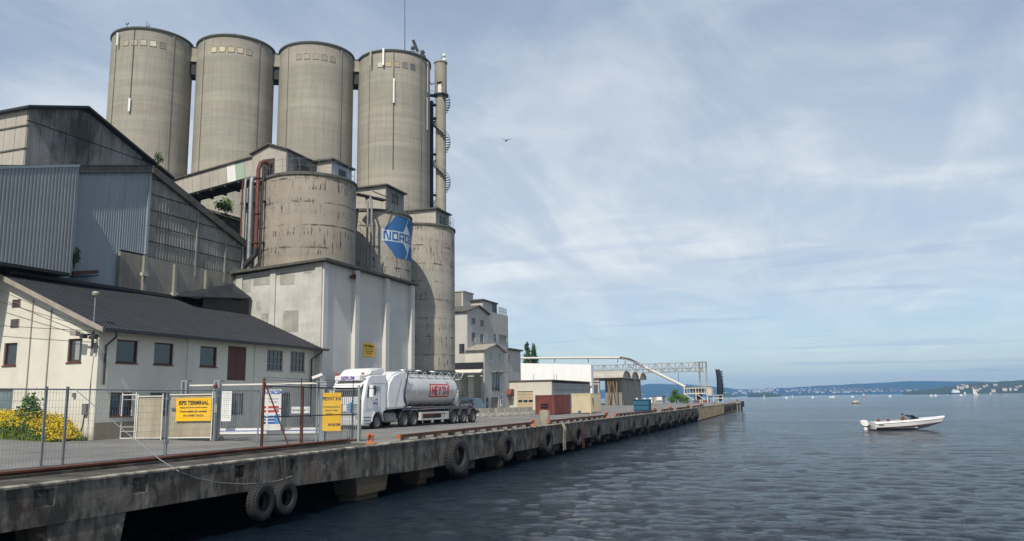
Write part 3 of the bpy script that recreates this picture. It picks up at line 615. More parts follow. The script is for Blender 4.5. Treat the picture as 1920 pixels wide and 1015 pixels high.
# roof houses on the low silos
def house(parent_name, label, x0, x1, y0, y1, z0, zf, zb, wall_f, wall_s, win=None, cat='roof house', gable=None):
    s = thing(parent_name, label, cat, ((x0+x1)/2, (y0+y1)/2, z0))
    # -Y wall and +X wall: separate parts, each with its own material
    if gable:   # ridge along Y
        xm = (x0+x1)/2; prof = [(x0, z0), (x1, z0), (x1, zf), (xm, zf+gable), (x0, zf)]
        part('end_wall', MB().prism([(a, y0, b_) for a, b_ in prof], (0, .2, 0)), wall_f, s)
        part('wall', MB().box(x1-.2, x1, y0+.202, y1, z0, zf), wall_s, s); part('wall', MB().box(x0, x0+.2, y0+.202, y1, z0, zf), wall_s, s)
        part('roof', MB().prism([(x0-.15, y0-.2, zf-.02), (xm, y0-.2, zf+gable+.02), (x1+.15, y0-.2, zf-.02), (x1+.15, y0-.2, zf+.08), (xm, y0-.2, zf+gable+.13), (x0-.15, y0-.2, zf+.08)], (0, y1-y0+.4, 0)), TRIM, s)
    else:
        part('end_wall', MB().prism([(x0, y0, z0), (x1, y0, z0), (x1, y0, zf), (x0, y0, zf)], (0, .15, 0)), wall_f, s)
        part('wall', MB().prism([(x1-.15, y0+.152, z0), (x1-.15, y1, z0), (x1-.15, y1, zb), (x1-.15, y0+.152, zf)], (.15, 0, 0)), wall_s, s)
        part('wall', MB().box(x0, x0+.15, y0+.152, y1, z0, min(zf, zb)), wall_s, s); part('wall', MB().box(x0+.15, x1-.15, y1-.15, y1, z0, zb), wall_s, s)
        part('roof', MB().prism([(x0-.2, y0-.25, zf+.003), (x0-.2, y1+.2, zb+.003), (x0-.2, y1+.2, zb+.13), (x0-.2, y0-.25, zf+.13)], (x1-x0+.45, 0, 0)), TRIM, s)
    if win:
        ya, yb, za, zb_ = win
        w_ = part('window', MB().box(x1-.02, x1+.05, ya-.06, yb+.06, za-.06, za).box(x1-.02, x1+.05, ya-.06, yb+.06, zb_, zb_+.06).box(x1-.02, x1+.05, ya-.06, ya, za, zb_).box(x1-.02, x1+.05, yb, yb+.06, za, zb_).box(x1-.02, x1+.04, (ya+yb)/2-.03, (ya+yb)/2+.03, za, zb_).box(x1-.02, x1+.04, ya, yb, (za+zb_)/2-.02, (za+zb_)/2+.02), TRIM, s)
        part('pane', MB().box(x1+.004, x1+.02, ya, yb, za, zb_), flat('dirty_dark_glass', (0.06, 0.055, 0.05), .4), w_)
    return s
WALLB = pm('pale_blue_boarding', (.44, .50, .56), (.38, .44, .50), scale=.8)
hA = house('roof_house', 'small gabled concrete house on the nearest low silo, where the conveyor gallery ends', -37.6, -34.6, 46.9, 50.6, 17.8, 19.9, 19.9, PANELC, PANELG, (48.3, 49.5, 18.5, 19.2), gable=.55)
part('painted_recess', MB().box(-36.7, -35.6, 46.87, 46.898, 17.9, 19.4), SEAM, hA)  # flat dark plate on the wall, the recess shade is its colour
hB = house('roof_house', 'roof house with pale blue side and one dark window on the nearest low silo', -36.6, -33.2, 50.62, 53.5, 17.8, 19.98, 19.98, PANELC, WALLB, (51.7, 52.5, 18.95, 19.55))
hC = house('roof_house', 'flat roofed grey house on top of the middle low silo above the painted emblem', -36.6, -33.0, 58.6, 61.9, 17.15, 19.95, 19.95, PANELC, PANELG, (59.8, 60.7, 18.8, 19.5))
hD = house('roof_house', 'flat roofed grey house on top of the low silo at the right end', -36.6, -32.6, 67.6, 70.6, 17.8, 19.85, 19.85, PANELC, PANELG, (68.6, 69.6, 18.7, 19.3))
# pipes down the left of silo one
t_ = thing('red_pipe', 'thick rusty red pipe bending out of the roof house down the nearest low silo', 'pipe', (-34.9, 45.5, 11))
part('pipe', MB().tube([(-35.9, 46.9, 18.9), (-35.95, 46.2, 19.0), (-36.0, 45.85, 18.8), (-36.1, 45.75, 18.3), (-36.1, 45.75, 12.6)], .15, 12), REDPIPE, t_)
for z in (17.6, 15.0, 12.9): part('flange', MB().lathe([(.14, z), (.22, z), (.22, z+.08), (.14, z+.08)], (-36.1, 45.75, 0), n=12), RUST, t_)
part('outlet', MB().tube([(-36.1, 45.75, 12.6), (-36.1, 45.75, 12.1), (-36.9, 45.6, 11.3)], .19, 10), DARKM, t_)
for dx, r_, mt, lb in ((-.62, .17, GALV, 'grey steel pipe beside the red pipe on the nearest low silo'), (-1.15, .10, GALV, 'thin grey conduit left of the steel pipe on the nearest low silo'), (.38, .07, DARKM, 'thin dark conduit right of the red pipe on the nearest low silo'), (-1.4, .06, RUST, 'narrow rusty conduit at the left edge of the nearest low silo')):
    t_ = thing('service_pipe', lb, 'pipe', (-36.1+dx, 45.8, 11))
    part('pipe', MB().tube([(-36.1+dx, 46.6, 18.0), (-36.1+dx, 45.85, 17.7), (-36.1+dx, 45.82, 17.2), (-36.1+dx, 45.82, 11.0)], r_, 8), mt, t_)
    [part('bracket', MB().box(-36.1+dx-.15, -36.1+dx+.15, 45.8, 46.6, z_, z_+.1), DARKM, t_) for z_ in (15.9, 12.9)]
t_ = thing('service_shaft', 'narrow pale concrete shaft at the left flank of the nearest low silo behind the pipes', 'shaft', (-37, 47, .5))
part('wall', MB().box(-37.9, -35.4, 46.3, 48.6, .4, 17.2), LOWCON2, t_)
t_ = thing('service_pipe', 'pair of upright dark pipes in the corner between the nearest and the middle low silo', 'pipe', (-31.5, 54.3, 11))
for dx in (0, .35): part('pipe', MB().tube([(-32.3+dx, 54.2, 17.9), (-32.0+dx, 54.0, 17.4), (-32.0+dx, 54.0, 11.1)], .09, 8), GREYM, t_)
part('walkway_bracket', MB().bar((-32.6, 53.2, 17.9), (-31.4, 55.6, 17.8), .5, .12).bar((-31.2, 53.4, 18.0), (-31.0, 55.6, 18.0), .06), DARKM, t_)
# conveyor gallery from roof house A down to the left
g_ = thing('conveyor_gallery', 'sloping enclosed conveyor gallery joining the nearest low silo to the sheds', 'conveyor', (-42, 48.5, 16))
A = V3((-37.75, 48.2, 18.45)); B = V3((-49.0, 48.2, 17.05)); ax = (B-A).normalized(); M = frame(A, ax); LN = (B-A).length
part('roof', MB().box(0, LN, -1.0, 1.0, 1.403, 1.5), TRIM, g_, M)
part('floor', MB().box(0, LN, -.8, .8, -.1, 0), SEAM, g_, M)
for k in range(9): part('floor_rib', MB().box(k*LN/9+.1, k*LN/9+.25, -.85, .85, -.25, -.102), DARKM, g_, M)
nseg = 14
for k in range(nseg):
    a_, b_ = LN*k/nseg, LN*(k+1)/nseg-.025
    if k in (1, 2): mt = WHITEP if k == 2 else flat('pale_green_panel', (.33, .45, .34), .6)
    else: mt = PANELC
    part('wall_panel', MB().box(a_, b_, .80, .86, 0, 1.4), mt, g_, M); part('wall_panel', MB().box(a_, b_, -.86, -.80, 0, 1.4), PANELC, g_, M)

# ================================================================ WHITE HALL
hl = thing('white_hall', 'large windowless white painted concrete hall with pilasters, behind the lorry', 'hall', (-33.5, 51, .2))
HX = -30.0; HY0, HY1 = 45.0, 57.7; HZ = 11.0
part('quay_wall_face', MB().box(HX-.3, HX, HY0, HY1, 0.1, HZ), HALLW, hl)
part('end_wall', MB().prism([(-37.0, HY0, .3), (HX-.302, HY0, .3), (HX-.302, HY0, HZ), (-37.0, HY0, 10.55)], (0, .3, 0)), HALLL, hl)
PATCH = pm('grey_repair_render', (.40, .39, .35), (.27, .26, .23), scale=1.0, dirt=(.5, .49, .45), dirt_amt=.7, dscale=1.3, rough=.95, bump=.3, fine=.3, streak=.3)
for (xa, ya), (xb, yb) in (((531, 583), (559, 622)), ((526, 503), (552, 533)), ((452, 520), (470, 548)), ((476, 517), (518, 533)), ((490, 588), (508, 604)), ((570, 497), (585, 512))):
    a_ = onY(xa, ya, HY0); b_ = onY(xb, yb, HY0); zt_ = min(a_.z, HZ-.55+.45*((b_.x+37)/7)-.25); part('repair_patch', bev0(MB().box(a_.x, b_.x, HY0-.012, HY0-.001, b_.z, zt_)), PATCH, hl)
part('far_wall', MB().box(-37, HX-.302, HY1-.3, HY1, .3, HZ-.4), HALLW, hl)
for y in (48.65, 53.0, 57.15): part('pilaster', MB().box(HX+.002, HX+.30, y, y+.55, 0.05, HZ-.02), HALLW, hl)
part('pilaster', MB().box(HX+.002, HX+.10, HY0-.0, HY0+.5, 0.05, HZ-.02), HALLW, hl)
part('pilaster', MB().box(HX-.55, HX-.01, HY0-.12, HY0-.002, .3, HZ-.02), HALLL, hl)
part('pilaster', MB().box(-34.15, -33.7, HY0-.12, HY0-.002, .3, 10.75), HALLL, hl); part('pilaster', MB().box(-37.0, -36.45, HY0-.12, HY0-.002, .3, 10.55), HALLL, hl)
part('roof_edge', MB().prism([(HX+.5, HY0-.45, HZ+.05), (HX+.5, HY0-.45, HZ+.2), (-37.4, HY0-.45, 10.80), (-37.4, HY0-.45, 10.62)], (0, HY1-HY0+.9, 0)), TRIM, hl)
t_ = thing('wall_horn', 'small rusty horn loudspeaker mounted high on the white hall', 'horn', (HX+.3, 48.3, 10.4))
part('horn', MB().lathe([(.04, 0), (.08, .1), (.22, .3), (.23, .32)], (HX+.05, 48.35, 10.45), 'x', 12), RUST, t_); part('bracket', MB().box(HX+.001, HX+.12, 48.3, 48.4, 10.35, 10.55), DARKM, t_)
def board(name, label, M, w_, h_, face, parts_, edge=None, cat='sign', th=.03):
    o = M @ V3((0, 0, 0)); t_ = thing(name, label, cat, o)
    part('plate', MB().box(-w_/2, w_/2, 0, th, -h_/2, h_/2), face, t_, M)
    R = M.to_3x3() @ V3((1, 0, 0)); U = M.to_3x3() @ V3((0, 0, 1))
    for s_, size, x_, z_, mt, bold, sx in parts_:
        text('lettering', s_, size, mt, t_, M @ V3((x_, 0, z_)), R, U, bold=bold, sx=sx)
    return t_
ISPS = lambda k: [('ISPS TERMINAL', .27*k, 0, .33*k, INK, .012*k, .92), ('Adgang forbudt for uvedkommende', .105*k, 0, .10*k, INK, .003*k, 1.0), ('Overtredelse blir anmeldt', .14*k, 0, -.10*k, INK, .005*k, 1.0), ('NO ADMITTANCE', .135*k, 0, -.31*k, INK, .004*k, 1.0)]
board('terminal_sign', 'yellow terminal warning sign high on the white hall wall', frame((HX+.04, 51.05, 5.45), (0, 1, 0)), 1.55, .98, YEL, ISPS(.8))

# ================================================================ WORKSHOP
ws = thing('workshop', 'long cream plastered workshop with a dark corrugated roof, behind the fence', 'building', (-34, 36, .2))
WX = -30.4; WY0, WY1 = 27.8, 44.95; EZ = 5.35
RSL = (8.25-EZ)/(37.2-30.4)
ops = [(28.78, 30.06, 3.73, 4.82, 'b'), (31.1, 32.38, 3.73, 4.82, 'b'), (34.3, 35.6, 3.73, 4.82, 'b'), (36.48, 38.04, 3.04, 4.95, 's'), (39.93, 41.48, 3.68, 4.93, 'g'), (42.25, 43.77, 3.68, 4.95, 'g'),
       (28.6, 29.9, 1.25, 2.35, 'b'), (31.0, 32.3, 1.25, 2.35, 'b'), (36.6, 37.9, 1.2, 2.3, 'v'), (41.3, 42.3, .95, 2.35, 'v')]
def wall_with_openings(u0, u1, z0, z1, ops_, P, th):
    """rectangular wall u0..u1 x z0..z1 split into blocks round the openings; P(u, v, depth) -> point"""
    us = sorted({u0, u1, *[o[0] for o in ops_], *[o[1] for o in ops_]}); mb = MB()
    for a, b_ in zip(us, us[1:]):
        hs = sorted([(o[2], o[3]) for o in ops_ if o[0] <= a+1e-6 and o[1] >= b_-1e-6]); z = z0
        for lo, hi in hs+[(z1, z1)]:
            if lo > z+1e-6: mb.add([P(u, v, dp) for dp in (0, th) for u, v in ((a, z), (b_, z), (b_, lo), (a, lo))], [(0, 1, 2, 3), (4, 5, 6, 7), (0, 1, 5, 4), (1, 2, 6, 5), (2, 3, 7, 6), (3, 0, 4, 7)])
            z = hi
    return mb
Pq = lambda u, v, dp: (WX-dp, u, v)
part('front_wall', wall_with_openings(WY0, WY1, 0.1, EZ, [o[:4] for o in ops], Pq, .3), PLAST, ws)
def window(parent, P, u0, u1, v0, v1, fm, gm, nu=1, nv=1, fw_=.07, rec=.12, sill=True, bars=0):
    fr = MB()
    def bx(a, b_, c_, d_, p0, p1, mb=None):
        (mb or fr).add([P(u, v, dp) for dp in (p0, p1) for u, v in ((a, c_), (b_, c_), (b_, d_), (a, d_))], [(0, 1, 2, 3), (4, 5, 6, 7), (0, 1, 5, 4), (1, 2, 6, 5), (2, 3, 7, 6), (3, 0, 4, 7)])
    bx(u0, u0+fw_, v0, v1, rec-.06, rec+.05); bx(u1-fw_, u1, v0, v1, rec-.06, rec+.05); bx(u0+fw_, u1-fw_, v0, v0+fw_, rec-.06, rec+.05); bx(u0+fw_, u1-fw_, v1-fw_, v1, rec-.06, rec+.05)
    for k in range(1, nu): u = u0+(u1-u0)*k/nu; bx(u-.02, u+.02, v0+fw_, v1-fw_, rec-.04, rec+.03)
    for k in range(1, nv): v = v0+(v1-v0)*k/nv; bx(u0+fw_, u1-fw_, v-.02, v+.02, rec-.04, rec+.029)
    w_ = part('window', fr, fm, parent)
    pn_ = MB(); bx(u0+fw_, u1-fw_, v0+fw_, v1-fw_, rec, rec+.02, pn_); part('pane', pn_, gm, w_)
    if sill: sm_ = MB(); bx(u0-.04, u1+.04, v0-.05, v0-.002, -.05, rec, sm_); part('sill', sm_, fm, w_)
    if bars:
        bm_ = MB()
        for k in range(bars): u = u0+(u1-u0)*(k+.5)/bars; bx(u-.012, u+.012, v0-.05, v1+.05, -.05, -.025, bm_)
        part('bars', bm_, DARKM, w_)
    return w_
for a, b_, c_, d_, k in ops:
    if k == 'b': window(ws, Pq, a, b_, c_, d_, BROWN, GLASS)
    elif k == 'g': window(ws, Pq, a, b_, c_, d_, GREYF, GLASS, 4, 3, .05, .1)
    elif k == 'v': window(ws, Pq, a, b_, c_, d_, DARKM, GLASS2 if a < 40 else GLASS, 1, 1, .05, .1, bars=5)
    else:
        for q0, q1 in ((a, (a+b_)/2-.01), ((a+b_)/2+.01, b_)): part('hatch_door', MB().box(WX-.10, WX-.03, q0, q1, c_, d_), BROWN, ws)
for y in (33.35, 38.75): part('pilaster', MB().box(WX+.001, WX+.05, y, y+.45, .1, EZ-.05), PLAST, ws)
# gable wall (faces south)
GW = -44.0
gops = [(-35.65, -34.15, 3.7, 4.75), (-32.3, -31.25, 3.85, 4.9)]
def gz(x): return EZ+RSL*(WX-x) if x > -37.2 else EZ+RSL*(WX+37.2)
gx = [WX, -31.25, -32.3, -34.15, -35.65, -37.2, GW]
Pg = lambda u, v, dp: (u, WY0+dp, v)
gw_ = MB()
# rectangular zone up to z 5.3 with window openings, then the raking top
cols = [(-35.8, -35.0, 3.74, 4.79), (-31.9, -31.05, 3.8, 4.85)]
zc = {}
o1 = (onY(5, 687, WY0), onY(33, 643, WY0)); o2 = (onY(125, 682, WY0), onY(155, 634, WY0)); o3 = (onY(0, 770, WY0), onY(25, 733, WY0))
gop = [(o1[0].x, o1[1].x, 3.72, 4.80), (o2[0].x, o2[1].x, 3.75, 4.84), (o3[0].x-1.0, o3[1].x, 1.55, 2.62)]
gm_ = wall_with_openings(GW, WX-.302, .1, 5.2, gop, Pg, .3)
gm_.prism([(WX-.302, WY0, 5.202), (WX-.302, WY0, EZ+RSL*.302-.12), (-37.2, WY0, 8.13), (GW, WY0, 8.13), (GW, WY0, 5.202)], (0, .3, 0))
part('gable_wall', gm_, PLAST, ws)
part('corner_pilaster', MB().box(WX-.302, WX-.001, WY0-.03, WY0-.001, .1, EZ), PLAST, ws)
for i, o_ in enumerate(gop):
    w_ = window(ws, Pg, *o_, BROWN if i < 2 else GREYF, GLASS if i < 2 else GLASS2, 1, 1, .07, .12)
    if i == 1: part('curtain', MB().box(o_[0]+.35, o_[0]+.62, WY0+.105, WY0+.115, o_[2]+.12, o_[3]-.08), GREYF, w_)
for (pa, pb) in (((23, 577), (40, 561)), ((20, 615), (37, 598))):
    A = onY(*pa, WY0); B = onY(*pb, WY0); v_ = part('vent', MB().box(A.x, B.x, WY0-.03, WY0-.002, A.z, B.z), TRIML, ws)
    for k in range(5): zz_ = A.z+(B.z-A.z)*(k+.3)/5; part('louvre', MB().box(A.x+.03, B.x-.03, WY0-.05, WY0-.031, zz_, zz_+.04), DARKM, v_)
for px, y0_, y1_ in ((64, 560, 760), (98, 578, 765)):
    A = onY(px, y0_, WY0); B = onY(px-12, y1_, WY0); x_ = A.x; part('wall_conduit', MB().box(x_-.025, x_+.025, WY0-.05, WY0-.002, 1.0 if px < 90 else .9, A.z-.05), TRIML, ws)
# lower stained band and electrical bits near the corner
part('meter_box', MB().box(-31.05, -30.8, WY0-.14, WY0-.002, 1.35, 1.85), GREYM, ws)
part('meter_box', MB().box(-31.75, -31.6, WY0-.1, WY0-.002, 2.15, 2.35), GREYM, ws, label='small grey box left of the meter')
part('cable', MB().tube([(-31.0, WY0-.03, 1.35), (-31.05, WY0-.03, .9), (-31.25, WY0-.03, .2)], .025, 6), DARKM, ws)
part('cable', MB().tube([(-30.65, WY0-.03, 4.0), (-30.75, WY0-.03, 2.6), (-30.7, WY0-.03, .3)], .018, 6), SEAM, ws)
# roof: sine profile tiles in stepped courses
rt = MB(); NC = 22; pit = 0.20; cols_n = int((WY1+.0-WY0+.35)/pit*4)
eX, eZ_ = -29.85, EZ-RSL*.55+.10
tX = -37.2; nrow = NC
Y0r = WY0-.35; Y1r = WY1-.02
vs = []; fs = []
ny = cols_n
for j in range(nrow):
    for e in (0, 1):
        tt = (j+e)/nrow; x_ = eX+(tX-eX)*tt; zb_ = eZ_+(8.25+.1-eZ_)*tt + (0.02 if e == 0 else 0.0)
        for i in range(ny+1):
            y = Y0r+(Y1r-Y0r)*i/ny; ph = (y-Y0r)/pit*2*pi
            vs.append((x_-.015*e, y, zb_+.034*sin(ph)))
    o_ = j*2*(ny+1)
    fs += [(o_+i, o_+i+1, o_+ny+1+i+1, o_+ny+1+i) for i in range(ny)]
    if j: p_ = (j*2-1)*(ny+1); fs += [(p_+i, p_+i+1, o_+i+1, o_+i) for i in range(ny)]
rt.add(vs, fs); part('roof_tiles', rt, ROOF, ws, kind='stuff', fix=False)
part('roof_deck', MB().prism([(eX-.02, Y0r+.05, eZ_-.05), (tX, Y0r+.05, 8.27), (tX, Y0r+.05, 8.18), (eX-.02, Y0r+.05, eZ_-.13)], (0, Y1r-Y0r-.06, 0)), SEAM, ws)
part('flat_roof', MB().box(GW, tX, Y0r+.1, WY1, 8.2, 8.3), ROOF, ws)
part('barge_board', MB().prism([(eX+.02, Y0r-.06, eZ_-.20), (eX+.02, Y0r-.06, eZ_+.03), (tX, Y0r-.06, 8.37), (GW, Y0r-.06, 8.37), (GW, Y0r-.06, 8.13), (tX, Y0r-.06, 8.13)], (0, .05, 0)), TRIML, ws)
part('gutter', MB().box(eX+.003, eX+.12, Y0r, WY1+.6, eZ_-.12, eZ_-.01), DARKM, ws)
part('downpipe', MB().tube([(eX+.05, 28.15, eZ_-.1), (eX+.05, 28.15, eZ_-.35), (WX+.08, 28.1, eZ_-.75), (WX+.08, 28.1, 2.7)], .05, 8), DARKM, ws)
part('downpipe', MB().tube([(eX+.05, 44.8, eZ_-.1), (eX-.05, 44.8, eZ_-.3), (WX+.1, 44.4, eZ_-.7), (WX+.1, 44.4, .8)], .05, 8), DARKM, ws)
part('plinth_stain', MB().box(WX+.001, WX+.012, WY0, WY0+2.6, .1, 1.0), pm('dirty_plinth_plaster', (.34, .29, .21), (.24, .2, .15), scale=1.2, streak=.6), ws)
# flood lamp, cctv and cables at the corner
fl = thing('corner_lamps', 'cluster of floodlight and cameras fixed at the workshop corner below the eave', 'floodlight', (WX-.1, WY0-.4, 4.9))
part('arm', MB().bar((WX-.1, WY0, 4.9), (WX-.1, WY0-.6, 4.95), .06).bar((WX-.9, WY0-.5, 5.0), (WX+.3, WY0-.5, 4.9), .06).bar((WX-.1, WY0-.3, 5.1), (WX-.1, WY0-.3, 4.3), .08), DARKM, fl)
part('lamp_head', MB().prism([(WX-1.0, WY0-.75, 4.92), (WX-.65, WY0-.75, 4.88), (WX-.65, WY0-.75, 5.1), (WX-1.0, WY0-.75, 5.15)], (0, .25, 0)), TRIML, fl)
part('camera_head', MB().box(WX-.45, WY0 and WX-.25, WY0-.7, WY0-.45, 4.78, 4.92), DARKM, fl); part('camera_head', MB().box(WX+.05, WX+.35, WY0-.65, WY0-.45, 4.72, 4.86), DARKM, fl)
part('junction_box', MB().box(WX-.3, WX-.05, WY0-.12, WY0-.002, 4.2, 4.6), GREYM, fl)
pb = onY(179, 556, WY0-.3)
t_ = thing('pole_lamp', 'round frosted street lamp on a thin pole rising above the workshop corner', 'lamp', (pb.x, WY0-.3, 4.9))
part('pole', MB().tube([(pb.x, WY0-.3, 4.9), (pb.x, WY0-.3, pb.z)], .025, 6).bar((pb.x, WY0-.3, 4.95), (pb.x, WY0, 4.95), .05), GALV, t_)
part('lamp_shade', MB().lathe([(.04, pb.z), (.14, pb.z+.05), (.17, pb.z+.14), (.12, pb.z+.22), (.01, pb.z+.25)], (pb.x, WY0-.3, 0), n=14), flat('frosted_globe', (.30, .30, .25), .5), t_)
for k, (pa, pe) in enumerate((((0, 561), (186, 620)), ((0, 606), (190, 621)), ((0, 540), (165, 612)))):
    A = onY(*pa, WY0-.45); B = onY(*pe, WY0-.45); A = A+(A-B)*1.5
    t_ = thing('overhead_wire', ['slack overhead wire crossing the gable to the workshop corner, topmost of three', 'overhead wire running level to the workshop corner, lowest of three', 'thin overhead wire over the gable vents, between two others'][(0, 2, 1)[k] if k else 0] if False else ['slack overhead wire crossing the gable just above the upper vent', 'straight overhead wire crossing the gable over the lower vent', 'thin sagging wire hugging the gable roof slope'][k], 'wire', A, 'overhead wires at the gable')
    part('strand', MB().tube([A+(B-A)*s_-V3((0, 0, .5*s_*(1-s_)*4*.25)) for s_ in [i/10 for i in range(11)]], .014, 5), SEAM, t_)

# ================================================================ BLUE GABLED HALL (mid)
MX = -37.35
def mzx(px, py): v = onX(px, py, MX); return v.y, v.z
mid = thing('clad_shed', 'gable fronted shed clad in pale blue and grey corrugated sheets above the workshop roof', 'shed', (MX-6, 38, 8))
ap = mzx(281, 312); er = mzx(480, 472); elL = mzx(148, 312)
# corrugated sheet builder in the plane x = const
def corr(y0, y1, zlo, zhi, x, pitch, amp, mat, parent, name='cladding_sheet', n=4):
    mb = MB(); N_ = max(2, int((y1-y0)/pitch*n)); vs = []
    for i in range(N_+1):
        y = y0+(y1-y0)*i/N_; xx = x+amp*sin(2*pi*y/pitch)
        a_ = zlo(y) if callable(zlo) else zlo; b2 = zhi(y) if callable(zhi) else zhi
        vs += [(xx, y, a_), (xx, y, max(a_+.001, b2))]
    mb.add(vs, [(2*i, 2*i+2, 2*i+3, 2*i+1) for i in range(N_)]); return part(name, mb, mat, parent, fix=False)
topL = lambda y: elL[1]+(ap[1]-elL[1])*(y-elL[0])/(ap[0]-elL[0])-.35
topR = lambda y: ap[1]+(er[1]-ap[1])*(y-ap[0])/(er[0]-ap[0])-.35
ycut = mzx(222, 468)[0]; zcut = mzx(245, 472)[1]
y = elL[0]-1.0
while y < ap[0]-.05:
    y2 = min(y+1.05, ap[0])
    corr(y+.003, y2-.003, (8.15 if y < ycut-.1 else zcut), topL, MX+.02, .17, .024, BLUE2, mid)
    y = y2
# grey fibre cement rows
zr = [zcut-.1]; 
while zr[-1] < ap[1]: zr.append(zr[-1]+.98)
y = ap[0]; cidx = 0
while y < er[0]-.05:
    y2 = min(y+1.12, er[0])
    for k in range(len(zr)-1):
        lo = zr[k]
        if lo > topR(y): continue
        corr(y+.004, y2-.004, lo, (lambda yy, hi=zr[k+1]-.0: min(hi, topR(yy))), MX+.03+(.012 if k % 2 else 0), .24, .022, ASB, mid)
        part('lap_batten', MB().box(MX+.055, MX+.085, y, y2, lo-.02, lo+.02), SEAM, mid)
    y = y2
for yy in (ap[0]+4.2, ap[0]+7.0): part('cladding_post', MB().box(MX+.04, MX+.14, yy-.06, yy+.06, zcut-.8, topR(yy)), ASB, mid)
part('corner_post', MB().box(MX+.03, MX+.12, ap[0]-.08, ap[0]+.1, zcut, ap[1]-.3), BLUE2, mid)
# fascia boards and roof planes
def rake(ya, za, yb, zb_, dx0, dx1, th, mat, nm): return part(nm, MB().prism([(MX+dx0, ya, za), (MX+dx0, yb, zb_), (MX+dx0, yb, zb_-th), (MX+dx0, ya, za-th)], (dx1-dx0, 0, 0)), mat, mid)
rake(elL[0]-1.0, topL(elL[0]-1.0)+.38, ap[0], ap[1]+.03, .10, .22, .42, TRIM, 'fascia'); rake(ap[0], ap[1]+.03, er[0]+.3, er[1]+.0-.08, .10, .30, .48, TRIM, 'fascia')
for (ya, za, yb, zb_) in ((elL[0]-6, topL(elL[0]-6)+.35, ap[0], ap[1]), (ap[0], ap[1], er[0]+.3, er[1]-.08)):
    part('roof', MB().prism([(MX+.24, ya, za+.04), (MX+.24, yb, zb_+.04), (MX+.24, yb, zb_-.03), (MX+.24, ya, za-.03)], (-18, 0, 0)), ROOF, mid)
part('inner_wall', MB().prism([(MX-.1, elL[0]-6, 6), (MX-.1, er[0], 6), (MX-.1, er[0], er[1]-.5), (MX-.1, ap[0], ap[1]-.4), (MX-.1, elL[0]-6, topL(elL[0]-6)-.1)], (-.1, 0, 0)), SEAM, mid)
part('side_wall', MB().box(MX-18, MX, er[0]-.12, er[0], 6, er[1]-.45), ASB, mid)
# concrete base wall beneath
bw = thing('retaining_wall', 'stained concrete wall with slim buttresses beneath the grey cladding above the workshop roof', 'wall', (MX, 40, 8))
y0c, y1c = ycut, er[0]+1.0
wtop = lambda y: mzx(222, 469)[1]-.02
part('wall', MB().prism([(MX, y0c, 7.8), (MX, y1c, 6.0), (MX, y1c, zcut-.12), (MX, y0c, zcut-.12+.0)], (.10, 0, 0)), DIRTW, bw)
for px in (222, 268, 326, 385, 440):
    yy = onX(px, 520, MX+.1).y; part('buttress', MB().box(MX+.102, MX+.28, yy-.12, yy+.12, 7.0, zcut-.1-.2*random.random()), DIRTW, bw)
for px, py in ((268, 515), (325, 553)):
    q = onX(px, py, MX+.3); part('anchor_box', MB().box(MX+.285, MX+.5, q.y-.22, q.y+.22, q.z-.1, q.z+.12), PANELC, bw)
part('lower_wall', MB().box(MX-.05, MX-.01, elL[0]-8, y0c, 7.0, 9.2), SEAM, bw)
t_ = thing('rusty_beam', 'rusty broken steel beam sticking out between the blue cladding and the workshop roof', 'beam', (MX+.6, elL[0]+1.2, 8.9))
A = onX(135, 512, MX+.2); B = onX(183, 510, MX+.5); part('beam', MB().bar(A, B, .25, .18), RUST, t_); part('plate', MB().bar(A-V3((0, 0, .2)), B-V3((0, 0, .22)), .5, .03), DARKM, t_)
# flashing line on the upper edge of the tiles
part('flashing', MB().box(MX+.11, MX+.45, WY0+.3, 44.9, 8.30, 8.48), SEAM, bw)
# near blue box projecting forward
BX = -36.3
A = onX(146, 309, BX); bz = onX(129, 512, BX).z
bx_ = thing('clad_bay', 'projecting bay of ribbed blue grey cladding hanging over the workshop roof at the left edge', 'bay', (BX, A.y, bz))
slopeT = (onX(146, 309, BX).z-onX(0, 312, BX).z)/(onX(146, 309, BX).y-onX(0, 312, BX).y)
zt_ = lambda y: A.z+slopeT*(y-A.y)-.12
y = A.y-10
while y < A.y-.05:
    y2 = min(y+1.0, A.y)
    mb = MB(); n_ = int(round((y2-y)/.2))
    for k in range(n_):
        ya = y+(y2-y)*k/n_; w_ = (y2-y)/n_
        pr = [(0, .0), (.30, .0), (.42, .045), (.85, .045), (.97, .0), (1, 0)]
        for (u0, d0), (u1, d1) in zip(pr, pr[1:]):
            p0, p1 = ya+u0*w_, ya+u1*w_; mb.add([(BX+d0, p0, bz), (BX+d1, p1, bz), (BX+d1, p1, zt_(p1)), (BX+d0, p0, zt_(p0))], [(0, 1, 2, 3)])
    part('cladding_sheet', mb, BLUEC, bx_, fix=False); y = y2
part('side_sheet', MB().box(MX+.03, BX+.04, A.y+.003, A.y+.05, bz-.1, A.z-.1), BLUE2, bx_)
part('top_trim', MB().prism([(BX+.07, A.y-10, zt_(A.y-10)+.14), (BX+.07, A.y+.1, A.z+.03), (BX+.07, A.y+.1, A.z-.1), (BX+.07, A.y-10, zt_(A.y-10)-.02)], (-1.2, 0, 0)), BLUE2, bx_)
part('soffit', MB().box(MX, BX, A.y-10, A.y, bz-.15, bz-.002), SEAM, bx_)
